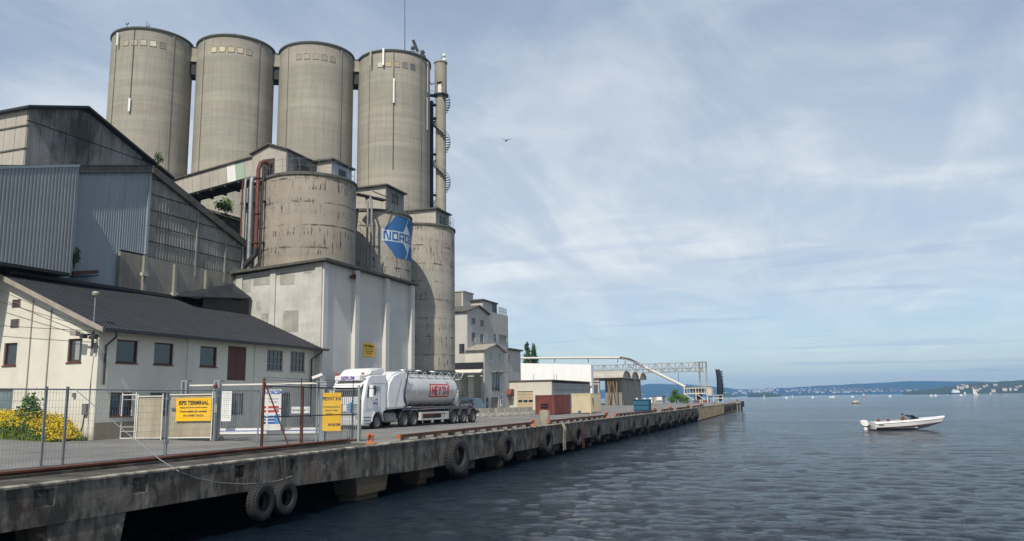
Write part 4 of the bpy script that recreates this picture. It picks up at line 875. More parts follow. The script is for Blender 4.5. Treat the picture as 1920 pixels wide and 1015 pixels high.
# small dark lean to between shed and hall
lt = thing('lean_to', 'low black corrugated lean to roof tucked between the retaining wall and the white hall', 'shed', (-37, 43, 8))
part('roof', MB().prism([(-36.9, 39.6, 8.72), (-36.9, 44.95, 10.0), (-36.9, 44.95, 9.9), (-36.9, 39.6, 8.62)], (-1.6, 0, 0)) if False else MB().add([(-35.6, 39.2, 8.35), (-35.6, 44.86, 8.9), (-37.2, 44.86, 10.0), (-37.2, 39.2, 8.55), (-35.6, 39.2, 8.28), (-35.6, 44.86, 8.83), (-37.2, 44.86, 9.93), (-37.2, 39.2, 8.48)], [(0, 1, 2, 3), (4, 5, 6, 7), (0, 1, 5, 4), (1, 2, 6, 5), (2, 3, 7, 6), (3, 0, 4, 7)]), ROOF, lt)
part('wall', MB().box(-35.9, -35.85, 40.5, 44.86, 7.3, 8.6), SEAM, lt)

# ================================================================ UPPER HALL
UX = -45.0
def uyz(px, py): v = onX(px, py, UX); return v.y, v.z
uh = thing('panel_hall', 'high gabled hall of streaky grey concrete panels behind the blue shed', 'hall', (UX-5, 40, 10))
c0 = uyz(55, 199); c1 = uyz(160, 201); c2 = uyz(287, 306); c2 = (c1[0]+(c2[0]-c1[0])*1.3, c1[1]+(c2[1]-c1[1])*1.3)
utop = lambda y: (c0[1]+(c1[1]-c0[1])*(y-c0[0])/(c1[0]-c0[0]) if y < c1[0] else c1[1]+(c2[1]-c1[1])*(y-c1[0])/(c2[0]-c1[0]))-.22
gz_ = uyz(55, 227)[1]
y = c0[0]
while y < c2[0]:
    y2 = min(y+.92, c2[0])
    for lo, hi in ((9, gz_-.03), (gz_+.03, None)):
        A_ = [(UX, y+.015, lo), (UX, y2-.015, lo)]
        t0, t1 = utop(y+.015), utop(y2-.015)
        h0 = min(hi, t0) if hi else t0; h1 = min(hi, t1) if hi else t1
        if h0 <= lo or h1 <= lo: continue
        part('panel', MB().prism([A_[0], A_[1], (UX, y2-.015, h1), (UX, y+.015, h0)], (-.1, 0, 0)), PANELG, uh)
    y = y2
part('backing', MB().prism([(UX-.102, c0[0]+.01, 9), (UX-.102, c2[0], 9), (UX-.102, c2[0], utop(c2[0])), (UX-.102, c1[0], utop(c1[0])), (UX-.102, c0[0]+.01, utop(c0[0]))], (-.1, 0, 0)), SEAM, uh)
x = UX-.105
while x > UX-9:
    part('side_panel', MB().box(x-.93, x-.01, c0[0], c0[0]+.12, 9, utop(c0[0])), PANELC, uh); x -= .95  # paler than the front panels: sunlight on this side is put into the colour
part('side_girt', MB().box(UX-9, UX+.02, c0[0]-.05, c0[0]-.002, gz_-.35, gz_-.25).box(UX-9, UX+.02, c0[0]-.05, c0[0]-.002, gz_-1.85, gz_-1.75), TRIM, uh)
for (ya, za, yb, zb_) in ((c0[0]-.3, utop(c0[0]-.3)+.1, c1[0], utop(c1[0])+.12), (c1[0], utop(c1[0]-.001)+.12, c2[0], utop(c2[0])+.1)):
    part('roof', MB().prism([(UX+.35, ya, za+.14), (UX+.35, yb, zb_+.14), (UX+.35, yb, zb_-.02), (UX+.35, ya, za-.02)], (-12, 0, 0)), ROOF, uh)
# dark low structure and shrubs seen under the gallery
t_ = thing('dark_shed', 'dark timber eaves of a lower shed seen beneath the conveyor gallery', 'shed', (-46, 52, 10))
part('wall', MB().prism([(-47.5, 52, 6), (-38.5, 52, 6), (-38.5, 52, 15.1), (-47.5, 52, 18.05)], (0, 1.2, 0)), pm('near_black_boards', (.07, .065, .055), (.035, .033, .03), scale=1.2, streak=.6), t_); part('roof', MB().prism([(-47.6, 51.6, 18.11), (-38.3, 51.6, 15.08), (-38.3, 51.6, 15.25), (-47.6, 51.6, 18.28)], (0, 2, 0)), TRIM, t_)  # boards near black with darker upright streaks

# ================================================================ FAR BUILDINGS BEYOND THE HALL
GREYW = pm('grey_white_render', (0.50, 0.49, 0.46), (0.44, 0.43, 0.40), scale=.4, rough=.85, streak=.2, bump=.1, fine=.1)
CREAMW = pm('cream_render', (0.62, 0.59, 0.50), (0.56, 0.53, 0.45), scale=.4, rough=.85, streak=.15, bump=.1, fine=.1)
FX = -37.4
def fy(px, py, X=FX): v = onX(px, py, X); return v.y, v.z
ta = thing('office_block', 'tall pale gabled block with four windows directly right of the low silos', 'building', (FX-3, 90, .5))
a0 = fy(876, 583); a1 = fy(896, 575); a2 = fy(915, 590); PX_ = lambda X: (lambda u, v, dp: (X-dp, u, v))
wins = []
for (xa, ya, xb, yb) in ((884, 592, 891, 608), (900, 596, 907, 612), (884, 623, 891, 641), (900, 626, 907, 643)):
    A_ = fy(xa, ya); B_ = fy(xb, yb); wins.append((A_[0], B_[0], B_[1], A_[1]))
yA0, yA2 = a0[0], a2[0]; rs = {w_[0] for w_ in wins}
wins = [(w_[0], w_[1], w_[2], w_[3]) for w_ in wins]
part('front_wall', wall_with_openings(yA0, yA2, .3, 11.4, wins, PX_(FX), .25).prism([(FX, yA0, 11.402), (FX, yA2, 11.402), (FX, yA2, a2[1]), (FX, a1[0], a1[1]), (FX, yA0, a0[1])], (-.25, 0, 0)), GREYW, ta)
for w_ in wins: window(ta, PX_(FX), *w_, GREYF, GLASS, 2, 3, .06, .1, sill=True)
sw = [(FX-2.9, FX-1.2, 5.0, 6.6)]; v_ = onY(861, 662, yA0); v2 = onY(871, 645, yA0)
part('side_wall', wall_with_openings(FX-7, FX-.252, .3, a0[1]-.15, [(v_.x, v2.x, v_.z, v2.z)], lambda u, v, dp: (u, yA0+dp, v), .25), GREYW, ta)
window(ta, lambda u, v, dp: (u, yA0+dp, v), v_.x, v2.x, v_.z, v2.z, DARKM, GLASS, 2, 1)
for (ya, za, yb, zb_) in ((yA0-.3, a0[1]-.1, a1[0], a1[1]+.02), (a1[0], a1[1]+.02, yA2+.2, a2[1]-.08)):
    part('roof', MB().prism([(FX+.3, ya, za+.15), (FX+.3, yb, zb_+.15), (FX+.3, yb, zb_), (FX+.3, ya, za)], (-7.5, 0, 0)), TRIM, ta)
A_ = onX(855, 546, -40.5); B_ = onX(887, 552, -40.5)
t_ = thing('roof_tower', 'square concrete lift tower rising behind the tall gabled block', 'tower', (-41.5, 90, 12))
c_ = onX(868, 547, -39.5); d1 = onX(887, 552, -39.5)
part('front_wall', MB().box(-39.7, -39.5, c_.y, d1.y, 10, c_.z), GREYW, t_); part('side_wall', MB().box(-43, -39.702, c_.y, c_.y+.2, 10, c_.z), DIRTW, t_); part('coping', MB().box(-43.1, -39.4, c_.y-.1, d1.y+.1, c_.z+.002, c_.z+.15), GREYW, t_)
tb = thing('warehouse_block', 'pale windowed block with railed flat roof and dark penthouse right of the gabled block', 'building', (FX-3, 97, .5))
b0 = a2[0]+.002; b1 = fy(953, 592)[0]; bt = fy(953, 593)[1]
wn2 = []
for (xa, ya, xb, yb) in ((926, 626, 931, 640), (936, 627, 951, 643)):
    A_ = fy(xa, ya); B_ = fy(xb, yb); wn2.append((A_[0], B_[0], B_[1], A_[1]))
part('front_wall', wall_with_openings(b0, b1, .3, bt, wn2, PX_(FX-.05), .25), GREYW, tb)
for k, w_ in enumerate(wn2): window(tb, PX_(FX-.05), *w_, GREYF, GLASS, 1 if k == 0 else 4, 1, .06, .1)
part('far_wall', MB().box(FX-7, FX-.302, b1-.25, b1, .3, bt), GREYW, tb); part('near_wall', MB().box(FX-7, FX-.302, b0, b0+.2, 10, bt), GREYW, tb); part('roof', MB().box(FX-7, FX-.31, b0+.2, b1-.25, bt-.5, bt-.3), TRIM, tb)
p0, p1 = fy(905, 574, -37.9)[0], fy(931, 571, -37.9)[0]; pz = fy(931, 571, -37.9)[1]
ph_ = part('penthouse', MB().box(-42, -37.9, p0, p1, bt-.3, pz), GREYW, tb); part('roof', MB().box(-42.4, -37.7, p0-.3, p1+.15, pz+.003, pz+.16), TRIM, ph_)
part('dark_panel', MB().box(-37.898, -37.85, p1-1.5, p1+.0, bt-.2, pz-.02), flat('slate_panel', (.09, .10, .12), .6), ph_)
rl = MB()
for k in range(9): yy = p1+(b1-.1-p1)*k/8; rl.bar((FX-.2, yy, bt), (FX-.2, yy, bt+.9), .05); rl.bar((FX-.2, yy, bt), (FX-.2, yy+.0, bt), .05)
rl.bar((FX-.2, p1, bt+.9), (FX-.2, b1-.1, bt+.9), .05); rl.bar((FX-.2, p1, bt+.45), (FX-.2, b1-.1, bt+.45), .04)
part('railing', rl, GREYM, tb)
tcx = thing('lower_annex', 'lower flat roofed annex with one small window stepping down toward the white hall', 'building', (FX-3, 103, .5))
k1 = fy(977, 653)[0]; kz = fy(946, 651)[1]; kz2 = fy(977, 656)[1]
A_ = fy(951, 664); B_ = fy(957, 677)
part('front_wall', wall_with_openings(b1+.002, k1, .3, kz2-.25, [(A_[0], B_[0], B_[1], A_[1])], PX_(FX-.1), .25), GREYW, tcx)
window(tcx, PX_(FX-.1), A_[0], B_[0], B_[1], A_[1], GREYF, GLASS)
part('roof', MB().box(FX-7, FX+.2, b1-.6, k1+.3, kz2-.24, kz2-.02), TRIM, tcx); part('far_wall', MB().box(FX-7, FX-.36, k1-.2, k1, .3, kz2-.25), GREYW, tcx)
# cream gabled entrance house
GX = -35.0
eg = thing('entrance_house', 'small cream gabled entrance house with dark awning band in front of the tall pale block', 'building', (GX-1.5, 88, .5))
e0 = fy(908, 656, GX); e1 = fy(928, 647, GX); e2 = fy(946, 661, GX)
ew = []
for (xa, ya, xb, yb) in ((916, 659, 923, 677), (932, 661, 939, 679), (922, 700, 937, 734), (921, 745, 935, 775), (911, 745, 917, 768)):
    A_ = fy(xa, ya, GX); B_ = fy(xb, yb, GX); ew.append((A_[0], B_[0], max(.35, B_[1]), A_[1]))
yE0, yE1 = e0[0], e2[0]
part('front_wall', wall_with_openings(yE0, yE1, .3, e2[1]-.3, ew, PX_(GX), .2).prism([(GX, yE0, e2[1]-.298), (GX, yE1, e2[1]-.298), (GX, yE1, e2[1]), (GX, e1[0], e1[1]), (GX, yE0, e0[1])], (-.2, 0, 0)), GREYW, eg)  # greyer than the cream side walls: shade on this front is in the colour
for k, w_ in enumerate(ew):
    if k < 2: window(eg, PX_(GX), *w_, WHITEP, GLASS2, 1, 1, .05, .1)
    elif k == 2: window(eg, PX_(GX), *w_, GREYF, GLASS, 3, 4, .05, .06)
    elif k == 3: part('door', MB().box(GX-.15, GX-.08, w_[0], w_[1], w_[2], w_[3]), pm('door_mesh_grey', (.25, .22, .17)), eg)
    else: window(eg, PX_(GX), *w_, WHITEP, GLASS, 1, 2, .05, .1)
part('side_wall', MB().box(GX-2.4, GX-.202, yE0, yE0+.2, 4.95, e0[1]-.05), CREAMW, eg)
part('side_wall', MB().box(GX-2.4, GX-.202, yE0+.3, yE0+.5, .4, 4.95), CREAMW, eg)
part('awning_band', MB().box(GX-6.2, GX-.1, yE0-.35, yE0-.002, 5.25, 6.0), flat('black_awning', (.02, .022, .03), .5), eg)
part('awning', MB().prism([(GX-5.9, yE0-.4, 5.2), (GX-5.9, yE0-1.0, 4.85), (GX-5.9, yE0-1.0, 4.75), (GX-5.9, yE0-.4, 5.05)], (5.85, 0, 0)), CREAMW, eg)
part('rear_wall', MB().box(GX-6.5, GX-2.402, yE0+.6, yE0+.8, .4, 5.25), CREAMW, eg)
for x_ in (-37.6, -36.0): part('dark_window', MB().box(x_-.4, x_+.35, yE0+.2, yE0+.298, 1.9, 4.6), GLASS, eg)
part('railing', MB().bar((GX-6, yE0-.2, 2.6), (GX, yE0-.2, 2.6), .05).bar((GX-.1, yE0-.2, .4), (GX-.1, yE0-.2, 2.6), .06).bar((GX-3, yE0-.2, .4), (GX-3, yE0-.2, 2.6), .06), GREYM, eg)
for (ya, za, yb, zb_) in ((yE0-.3, e0[1]-.05, e1[0], e1[1]+.05), (e1[0], e1[1]+.05, yE1+.3, e2[1]-.1)):
    part('roof', MB().prism([(GX+.3, ya, za+.1), (GX+.3, yb, zb_+.1), (GX+.3, yb, zb_), (GX+.3, ya, za)], (-2.69, 0, 0)), TRIML, eg)
part('window_hood', MB().box(GX+.002, GX+.6, ew[2][0]-.2, ew[2][1]+1.0, ew[2][3]+.1, ew[2][3]+.2), TRIML, eg)
t_ = board('entrance_sign', 'narrow blue and white notice beside the entrance house door', frame((GX+.05, fy(940, 760, GX)[0], 1.7), (0, 1, 0)), .7, 1.5, WHITEP, [])
part('blue_square', MB().box(-.2, .2, -.006, -.002, .1, .6).box(-.2, .2, -.006, -.002, -.5, 0), BLUEP, t_, frame((GX+.05, fy(940, 760, GX)[0], 1.7), (0, 1, 0)))
# low garage building with the roll door, long bright wall above
GYY = 100.0
gb = thing('garage', 'low cream garage building with a tan roll door behind the concrete blocks', 'building', (-34, GYY, .5))
L0 = onY(948, 714, GYY); L1 = onY(1034, 714, GYY); dA = onY(970, 734, GYY); dB = onY(1000, 772, GYY); gzt = L1.z
PY = lambda Y: (lambda u, v, dp: (u, Y+dp, v))
part('front_wall', wall_with_openings(L0.x-.5, L1.x, .2, gzt, [(dA.x, dB.x, .2, dA.z)], PY(GYY), .3), CREAMW, gb)
TAN = pm('tan_roll_door', (.52, .43, .27), (.46, .38, .24), scale=1, rough=.7, streak=.25)
nsl = 6
for k in range(nsl): z0_ = .25+(dA.z-.25)*k/nsl; part('door_panel', MB().box(dA.x, dB.x, GYY+.1, GYY+.16, z0_, z0_+(dA.z-.25)/nsl-.03), TAN, gb)
for k in range(3): x_ = dA.x+(dB.x-dA.x)*(k+.5)/3; part('pane', MB().box(x_-.28, x_+.28, GYY+.08, GYY+.098, 1.35, 1.65), GLASS, gb)
sX = L1.x; sy1 = onX(1121, 720, sX).y; SIDEG = pm('shaded_side_and_hut_grey', (.36, .37, .35), (.30, .31, .29), scale=.5, streak=.3)  # shade on the garage side is put into this grey, the front stays cream
y = GYY+.302; k = 0
while y < sy1:
    y2 = min(y+2.4, sy1)
    for lo, hi in ((.2, 1.9), (1.93, 2.9), (2.93, gzt-.25)): part('wall_panel', MB().box(sX-.2, sX, y+.015, y2-.015, lo, hi), SIDEG, gb)
    y = y2; k += 1
part('wall_core', MB().box(sX-.3, sX-.205, GYY+.31, sy1, .2, gzt-.3), SEAM, gb)
part('parapet', MB().box(L0.x-.6, sX+.15, GYY-.15, sy1+.2, gzt+.002, gzt+.14), TRIM, gb)
for px in (975, 990, 1012, 1030): pass
wh = thing('white_wall_hall', 'long bright white windowless hall behind the garage roof', 'hall', (-33, 104, 4))
WY_ = 119.0; wa, wb_, wc_ = onY(946, 676, WY_), onY(968, 681, WY_), onY(1108, 684, WY_)
WSH = flat('bright_white_cladding', (.82, .82, .80), .6, var=.04)
x0_, x1_ = wa.x, wc_.x; nP = 8
for k in range(nP):
    xa = wb_.x+(x1_-wb_.x)*k/nP; xb = wb_.x+(x1_-wb_.x)*(k+1)/nP; za = wb_.z+(wc_.z-wb_.z)*k/nP; zb_ = wb_.z+(wc_.z-wb_.z)*(k+1)/nP
    part('cladding_panel', MB().prism([(xa+.006, WY_, 3.6), (xb-.006, WY_, 3.6), (xb-.006, WY_, zb_), (xa+.006, WY_, za)], (0, .3, 0)), WSH, wh)
part('cladding_panel', MB().prism([(x0_, WY_, 3.6), (wb_.x-.006, WY_, 3.6), (wb_.x-.006, WY_, wb_.z), (x0_, WY_, wa.z)], (0, .3, 0)), WSH, wh)
part('side_wall', MB().box(x1_-.3, x1_, WY_+.302, WY_+1.3, .3, wc_.z), WSH, wh)
part('roof', MB().prism([(x0_, WY_+.3, wc_.z), (x1_-.301, WY_+.3, wc_.z), (x1_-.301, WY_+.3, wc_.z-.1), (x0_, WY_+.3, wc_.z-.1)], (0, 1.0, 0)), TRIM, wh)
for px in (963, 1000, 1039, 1044):
    q = onY(px, 713, 103.7); t_ = thing('roof_vent_pole', {963: 'thin dark pole on the garage roof nearest the entrance house', 1000: 'thin dark pole halfway along the garage roof before the white hall', 1039: 'left pole of the close pair before the white hall', 1044: 'right pole of the close pair before the white hall'}[px], 'pole', (q.x, 103.7, gzt))
    part('pole', MB().tube([(q.x, 103.7, gzt+.1), (q.x, 103.7, gzt+.95)], .03, 5), DARKM, t_)
# round tank corner detail left of the garage door
t_ = thing('loading_bin', 'rusty brown half round bin on brackets left of the garage door', 'bin', (L0.x+.3, GYY-.8, 2))
part('bin', MB().lathe([(.01, -.7), (.75, -.7), (.75, .7), (.01, .7)], (L0.x+.5, GYY-.5, 2.35), 'x', 16, a0=0, a1=pi), RUSTP, t_); part('bracket', MB().box(L0.x, L0.x+1.1, GYY-.6, GYY-.002, 1.9, 2.1), CREAMW, t_)
# barrel vaulted loading shed
vs_ = thing('vaulted_shed', 'open concrete shed with three barrel vault roofs beyond the white container', 'shed', (-36, 150, .2))
Y0v = 146.0
vault = [onY(1152, 700, 146), onY(1167, 702, 146), onY(1181, 706, 152), onY(1195, 711, 160)]
vx0 = onY(1108, 705, 146).x
def vaultm(c, r, y0, y1, hgt):
    pass
rowsY = [(146, 152, 1150, 1168), (153, 159, 1165, 1183), (161, 167, 1181, 1197)]
for k, (ya, yb, _, _) in enumerate(rowsY):
    xe = onY([1153, 1170, 1186][k], 705, ya).x+1.6; zb_ = 5.4; r_ = (yb-ya)/2+.4; mb = MB(); n_ = 12
    outer = [(0, (ya+yb)/2+r_*cos(pi*j/n_), zb_+1.35*sin(pi*j/n_)) for j in range(n_+1)]; inner = [(0, (ya+yb)/2+(r_-.15)*cos(pi*j/n_), zb_-.1+1.28*sin(pi*j/n_)) for j in range(n_+1)]
    poly = outer+inner[::-1]
    for j in range(n_):
        q4 = [outer[j], outer[j+1], inner[j+1], inner[j]]
        mb.prism([(xe, q_[1], q_[2]) for q_ in q4], (-14, 0, 0))
    part('vault', mb, PANELC, vs_)
    part('tympanum', MB().prism([(xe-.3, q_[1], q_[2]) for q_ in inner], (-.15, 0, 0)), PANELC, vs_)
wx1 = onY(1170, 730, 150).x
part('back_wall', MB().box(wx1-.3, wx1, 148, 166, 0, 5.3), DIRTW, vs_)
part('front_wall', MB().box(onY(1135, 740, 148).x, wx1-.302, 148, 148.3, 0, 5.3), DIRTW, vs_)
part('pillar', MB().box(onY(1109, 740, 146).x, onY(1124, 740, 146).x, 146, 146.6, 0, 5.35), PANELC, vs_)
for pa, pb_ in (((1139, 708), (1143, 764)), ((1146, 706), (1140, 764)), ((1147, 708), (1158, 764)), ((1156, 712), (1157, 764))):
    A_ = onY(*pa, 146.5); B_ = onY(*pb_, 145.2); B_.z = 0; part('strut', MB().bar(A_, B_, .2), pm('brown_strut', (.22, .15, .10)), vs_)

# ================================================================ QUAY FURNITURE IN THE DISTANCE
def container(name, label, x0, x1, y0, y1, z1, mat, cat='container'):
    t_ = thing(name, label, cat, ((x0+x1)/2, (y0+y1)/2, 0)); z0 = .12
    fr = MB()
    for x_ in (x0, x1-.12):
        for y_ in (y0, y1-.12): fr.box(x_, x_+.12, y_, y_+.12, 0.01, z1)
    for z_ in (z0, z1-.12):
        fr.box(x0+.12, x1-.12, y0, y0+.12, z_, z_+.118); fr.box(x0+.12, x1-.12, y1-.12, y1, z_, z_+.118); fr.box(x0, x0+.12, y0+.12, y1-.12, z_, z_+.118); fr.box(x1-.12, x1, y0+.12, y1-.12, z_, z_+.118)
    part('frame', fr, mat, t_)
    def ribs(P, L_, n_):
        mb = MB()
        for k in range(n_):
            a_ = L_*k/n_; w_ = L_/n_
            for (u0, d0), (u1, d1) in zip([(0, 0), (.35, 0), (.5, .09), (.85, .09), (1, 0)], [(.35, 0), (.5, .09), (.85, .09), (1, 0)]):
                mb.add([P(a_+u0*w_, d0, z0+.1), P(a_+u1*w_, d1, z0+.1), P(a_+u1*w_, d1, z1-.11), P(a_+u0*w_, d0, z1-.11)], [(0, 1, 2, 3)])
        return mb
    part('end_panel', ribs(lambda u, d_, z: (x0+.12+u, y0+.07-d_, z), x1-x0-.24, 9), mat, t_, fix=False)
    part('side_panel', ribs(lambda u, d_, z: (x1-.07+d_, y0+.12+u, z), y1-y0-.24, 12), mat, t_, fix=False)
    part('roof', MB().box(x0+.1, x1-.1, y0+.1, y1-.1, z1-.1, z1-.03), mat, t_); return t_
rc = container('red_container', 'rusty red open top waste container beside the grey concrete post', -27.65, -25.55, 81.5, 87.6, 2.15, RUSTP)
part('hook_bar', MB().box(-27.0, -26.2, 81.35, 81.5, .9, 1.0).box(-27.0, -26.2, 81.35, 81.5, 1.2, 1.28), DARKM, rc)
wcn = container('cream_container', 'cream shipping container with a small blue smear low on its end', -25.95, -23.7, 89.5, 94.2, 2.28, CONTC)
part('smear', MB().box(-25.2, -24.85, 89.40, 89.43, .22, .36), BLUEP, wcn)
part('vent_slot', MB().box(-23.70, -23.64, 90.2, 90.5, 1.2, 1.8), DARKM, wcn)
# blue skip
bb_ = thing('blue_skip', 'dark teal steel bin standing near the quay edge', 'skip', (-18.2, 91.5, 0))
part('body', MB().prism([(-19.05, 91, .0), (-17.45, 91, .0), (-17.38, 91, 1.45), (-19.15, 91, 1.45)], (0, 1.6, 0)), BLUEBOX, bb_)
for z_ in (.35, .9, 1.45): part('rim', MB().box(-19.2, -17.33, 90.93, 92.67, z_, z_+.08), BLUEBOX, bb_)
for x_ in (-18.8, -17.9): part('lug', MB().box(x_, x_+.2, 90.9, 91.1, 1.53, 1.68), WHITEP, bb_)
# concrete post
cpst = thing('concrete_post', 'squat round grey concrete post at the quay edge before the rusty container', 'post', (-17.4, 52.7, 0))
pc = onZ(1021, 797, 0.0); cpst.location = (pc.x, pc.y, 0)
rr_ = .35*pc.y/50
part('post', MB().lathe([(rr_, 0.0), (rr_*.98, .92), (rr_*.9, .98), (.01, 1.0)], (pc.x, pc.y, 0), n=24), pm('post_concrete', (.34, .30, .23), (.24, .2, .15), scale=2, streak=.5, rust=.2), cpst)
# bollards
def bollard_parts():
    t_ = thing('mooring_bollard', 'x', 'bollard', (0, 0, 0), 'orange mooring bollards along the quay edge')
    part('body', MB().lathe([(.26, .0), (.24, .06), (.15, .1), (.125, .3), (.16, .38), (.17, .46), (.10, .54), (.01, .56)], n=16), ORANGE, t_, local=True)
    part('horn', MB().tube([(0, 0, .42), (0, -.18, .47), (0, -.33, .50)], [.13, .11, .09], 10), ORANGE, t_, local=True)
    part('base', MB().lathe([(.32, 0.0), (.32, .05), (.2, .06)], n=12), ORANGE, t_, local=True); return t_
proto = bollard_parts()
BL = [(-16.75, 28.75, 'orange mooring bollard nearest the end of the fence', 1.0), (-16.75, 48.9, 'orange mooring bollard left of the squat concrete post', 1.0), (-16.85, 68.9, 'orange mooring bollard before the cream container', 1.25),
      (-17.0, 92.8, 'orange mooring bollard just right of the teal bin', 1.2), (-17.2, 104.6, 'orange mooring bollard between the teal bin and the ship loader', 1.2), (-17.5, 122.5, 'orange mooring bollard in front of the ship loader legs', 1.4), (-18.1, 142, 'orange mooring bollard at the ship loader wheels', 1.4), (-18.7, 168, 'orange mooring bollard by the upright black boom', 1.4)]
for i, (x_, y_, lb, sc_) in enumerate(BL):
    o = proto if i == 0 else copy_tree(proto); o.location = (x_, y_, .076); o['label'] = lb; o.scale = (sc_*.75,)*3
# edge beams (kerb rails) on short blocks
kerbs = [(30.9, 48.0, 'rusty steel edge beam on blocks between the first two orange bollards'), (51.8, 67.6, 'rusty steel edge beam in front of the rusty container'), (71.2, 91.3, 'rusty steel edge beam leading to the teal bin'), (94.5, 103.5, 'rusty edge beam beyond the teal bin'), (106.5, 121.0, 'rusty edge beam before the ship loader'), (124.5, 140.5, 'rusty edge beam under the ship loader')]
for a, b_, lb in kerbs:
    t_ = thing('edge_beam', lb, 'kerb rail', (-16.6, (a+b_)/2, .07), 'rusty edge beams along the quay')
    x0, x1 = edge_x(a)-.33, edge_x(b_)-.33
    part('beam', MB().bar((x0, a, .27), (x1, b_, .27), .22, .13), RUST, t_)
    part('end_cap', MB().bar((x0, a-.12, .24), (x0, a+.12, .27), .2, .13), ORANGE, t_)
    n_ = int((b_-a)/1.55)
    for k in range(n_):
        y = a+.5+(b_-a-.9)*k/max(1, n_-1); x_ = edge_x(y)-.33; part('block', MB().box(x_-.1, x_+.1, y-.2, y+.2, .07, .203), COPING if k % 1 == 0 else RUST, t_)
# jersey barriers
bj = thing('concrete_barrier', 'x', 'barrier', (0, 0, 0), 'row of concrete barrier blocks beyond the lorry')
JB = pm('barrier_concrete', (.40, .37, .32), (.30, .28, .24), scale=1.5, streak=.3, rough=.9)
part('block', MB().prism([(-.3, 0, 0), (.3, 0, 0), (.27, 0, .12), (.15, 0, .35), (.12, 0, .80), (-.12, 0, .80), (-.15, 0, .35), (-.27, 0, .12)], (0, 1.25, 0)), JB, bj, local=True)
part('painted_notch', MB().box(.13, .29, .45, .8, -.0, .08), SEAM, bj, local=True)  # solid dark block at the foot, shade of the opening is its colour
P0 = V3((-29.6, 64.5, 0)); P1 = V3((-27.8, 81.0, 0)); nb = 10
ords = ['first', 'second', 'third', 'fourth', 'fifth', 'sixth', 'seventh', 'eighth', 'ninth', 'tenth']
for k in range(nb):
    o = bj if k == 0 else copy_tree(bj); q = P0+(P1-P0)*k/nb; o.location = (q.x, q.y, ground_z(q.x)); o.rotation_euler = (0, 0, radians(-6+random.uniform(-9, 9))); o['label'] = 'concrete barrier block, %s from the tanker wheels towards the rusty container' % ords[k]

# ================================================================ TYRE FENDERS
def tyre_mesh(R, r, wd, tread=True):
    mb = MB(); n_ = 36; prof = []
    for a, b_ in ((r, -wd*.28), (r+.03, -wd*.42), (R*.82, -wd*.5), (R*.95, -wd*.46), (R, -wd*.36), (R, wd*.36), (R*.95, wd*.46), (R*.82, wd*.5), (r+.03, wd*.42), (r, wd*.28), (r+.05, 0), (r, -wd*.28)): prof.append((a, b_))
    mb.lathe(prof, axis='y', n=n_)
    if tread:
        for k in range(n_):
            a = 2*pi*(k+.5)/n_
            for s_ in (-1, 1):
                c_, sn = cos(a+.05*s_), sin(a+.05*s_); M = Matrix(((c_, 0, -sn), (0, 1, 0), (sn, 0, c_)))
                q = MB().box(R-.01, R+.028, s_*wd*.08, s_*wd*.40, -.028, .028); mb.add([M @ v for v in q.v], q.f)
    return mb
TM = tyre_mesh(.56, .30, .36).mesh('tyre', TYRE)
def hang_tyre(loc, rot, sc_, lb, group='tyre fenders hanging on the quay wall', rope=None):
    t_ = thing('tyre_fender', lb, 'tyre', loc, group)
    o = part('tyre', TM, None, t_, local=True); o.rotation_euler = rot; o.scale = (sc_, sc_*(1.0 if sc_ < 1.2 else .9), sc_)
    if rope:
        for dy in rope: part('chain', MB().tube([(0, dy*.3, sc_*.5), (-.10, dy, -loc[2]-.02)], .022, 5), DARKM, t_, local=True)
    return t_
# two near ones hang facing the water at an angle
hang_tyre((-16.06, 21.02, -1.22), (0, 0, radians(93)), .94, 'large black tyre hanging on the near quay, left of the pair', rope=(-.1, .15))
hang_tyre((-16.0, 22.12, -1.22), (0, 0, radians(88)), .87, 'large black tyre hanging on the near quay, right of the pair and partly hidden', rope=(-.1, .1))
tpos = [(35.5, 1.40, 'big tractor tyre fender nearest the camera side of the edge beam, below its middle'), (42.0, 1.2, 'big tractor tyre fender left of the second orange bollard'), (49.2, 1.25, 'big tractor tyre fender under the second orange bollard'), (56.3, 1.2, 'tractor tyre fender below the rope bundle'),
        (62.0, 1.2, 'tyre fender below the edge beam before the rusty container'), (68.5, 1.25, 'tyre fender under the third orange bollard'), (75.3, 1.2, 'tyre fender right after the third orange bollard'), (82.0, 1.2, 'tyre fender left of the teal bin'), (89, 1.2, 'tyre fender straight under the teal bin'),
        (96, 1.2, 'tyre fender just past the teal bin'), (103, 1.2, 'tyre fender second past the teal bin'), (110, 1.2, 'tyre fender third past the teal bin'), (117.5, 1.2, 'tyre fender last before the timbered quay stretch'), (125, 1.2, 'tyre fender at the start of the timbered quay stretch')]
for y, sc_, lb in tpos:
    hang_tyre((edge_x(y)+.30, y, -.80-.06*sc_), (0, 0, radians(88+random.uniform(-7, 7))), sc_, lb, rope=(-.15, .2))
for y in (179, 186, 194, 203, 209): hang_tyre((edge_x(y)+.34, y, -.9), (0, 0, radians(85)), 1.3, {179: 'worn tyre fender first on the far pier end', 186: 'worn tyre fender second on the far pier end', 194: 'worn tyre fender third on the far pier end', 203: 'worn tyre fender fourth on the far pier end', 209: 'worn tyre fender at the tip of the far pier'}[y])
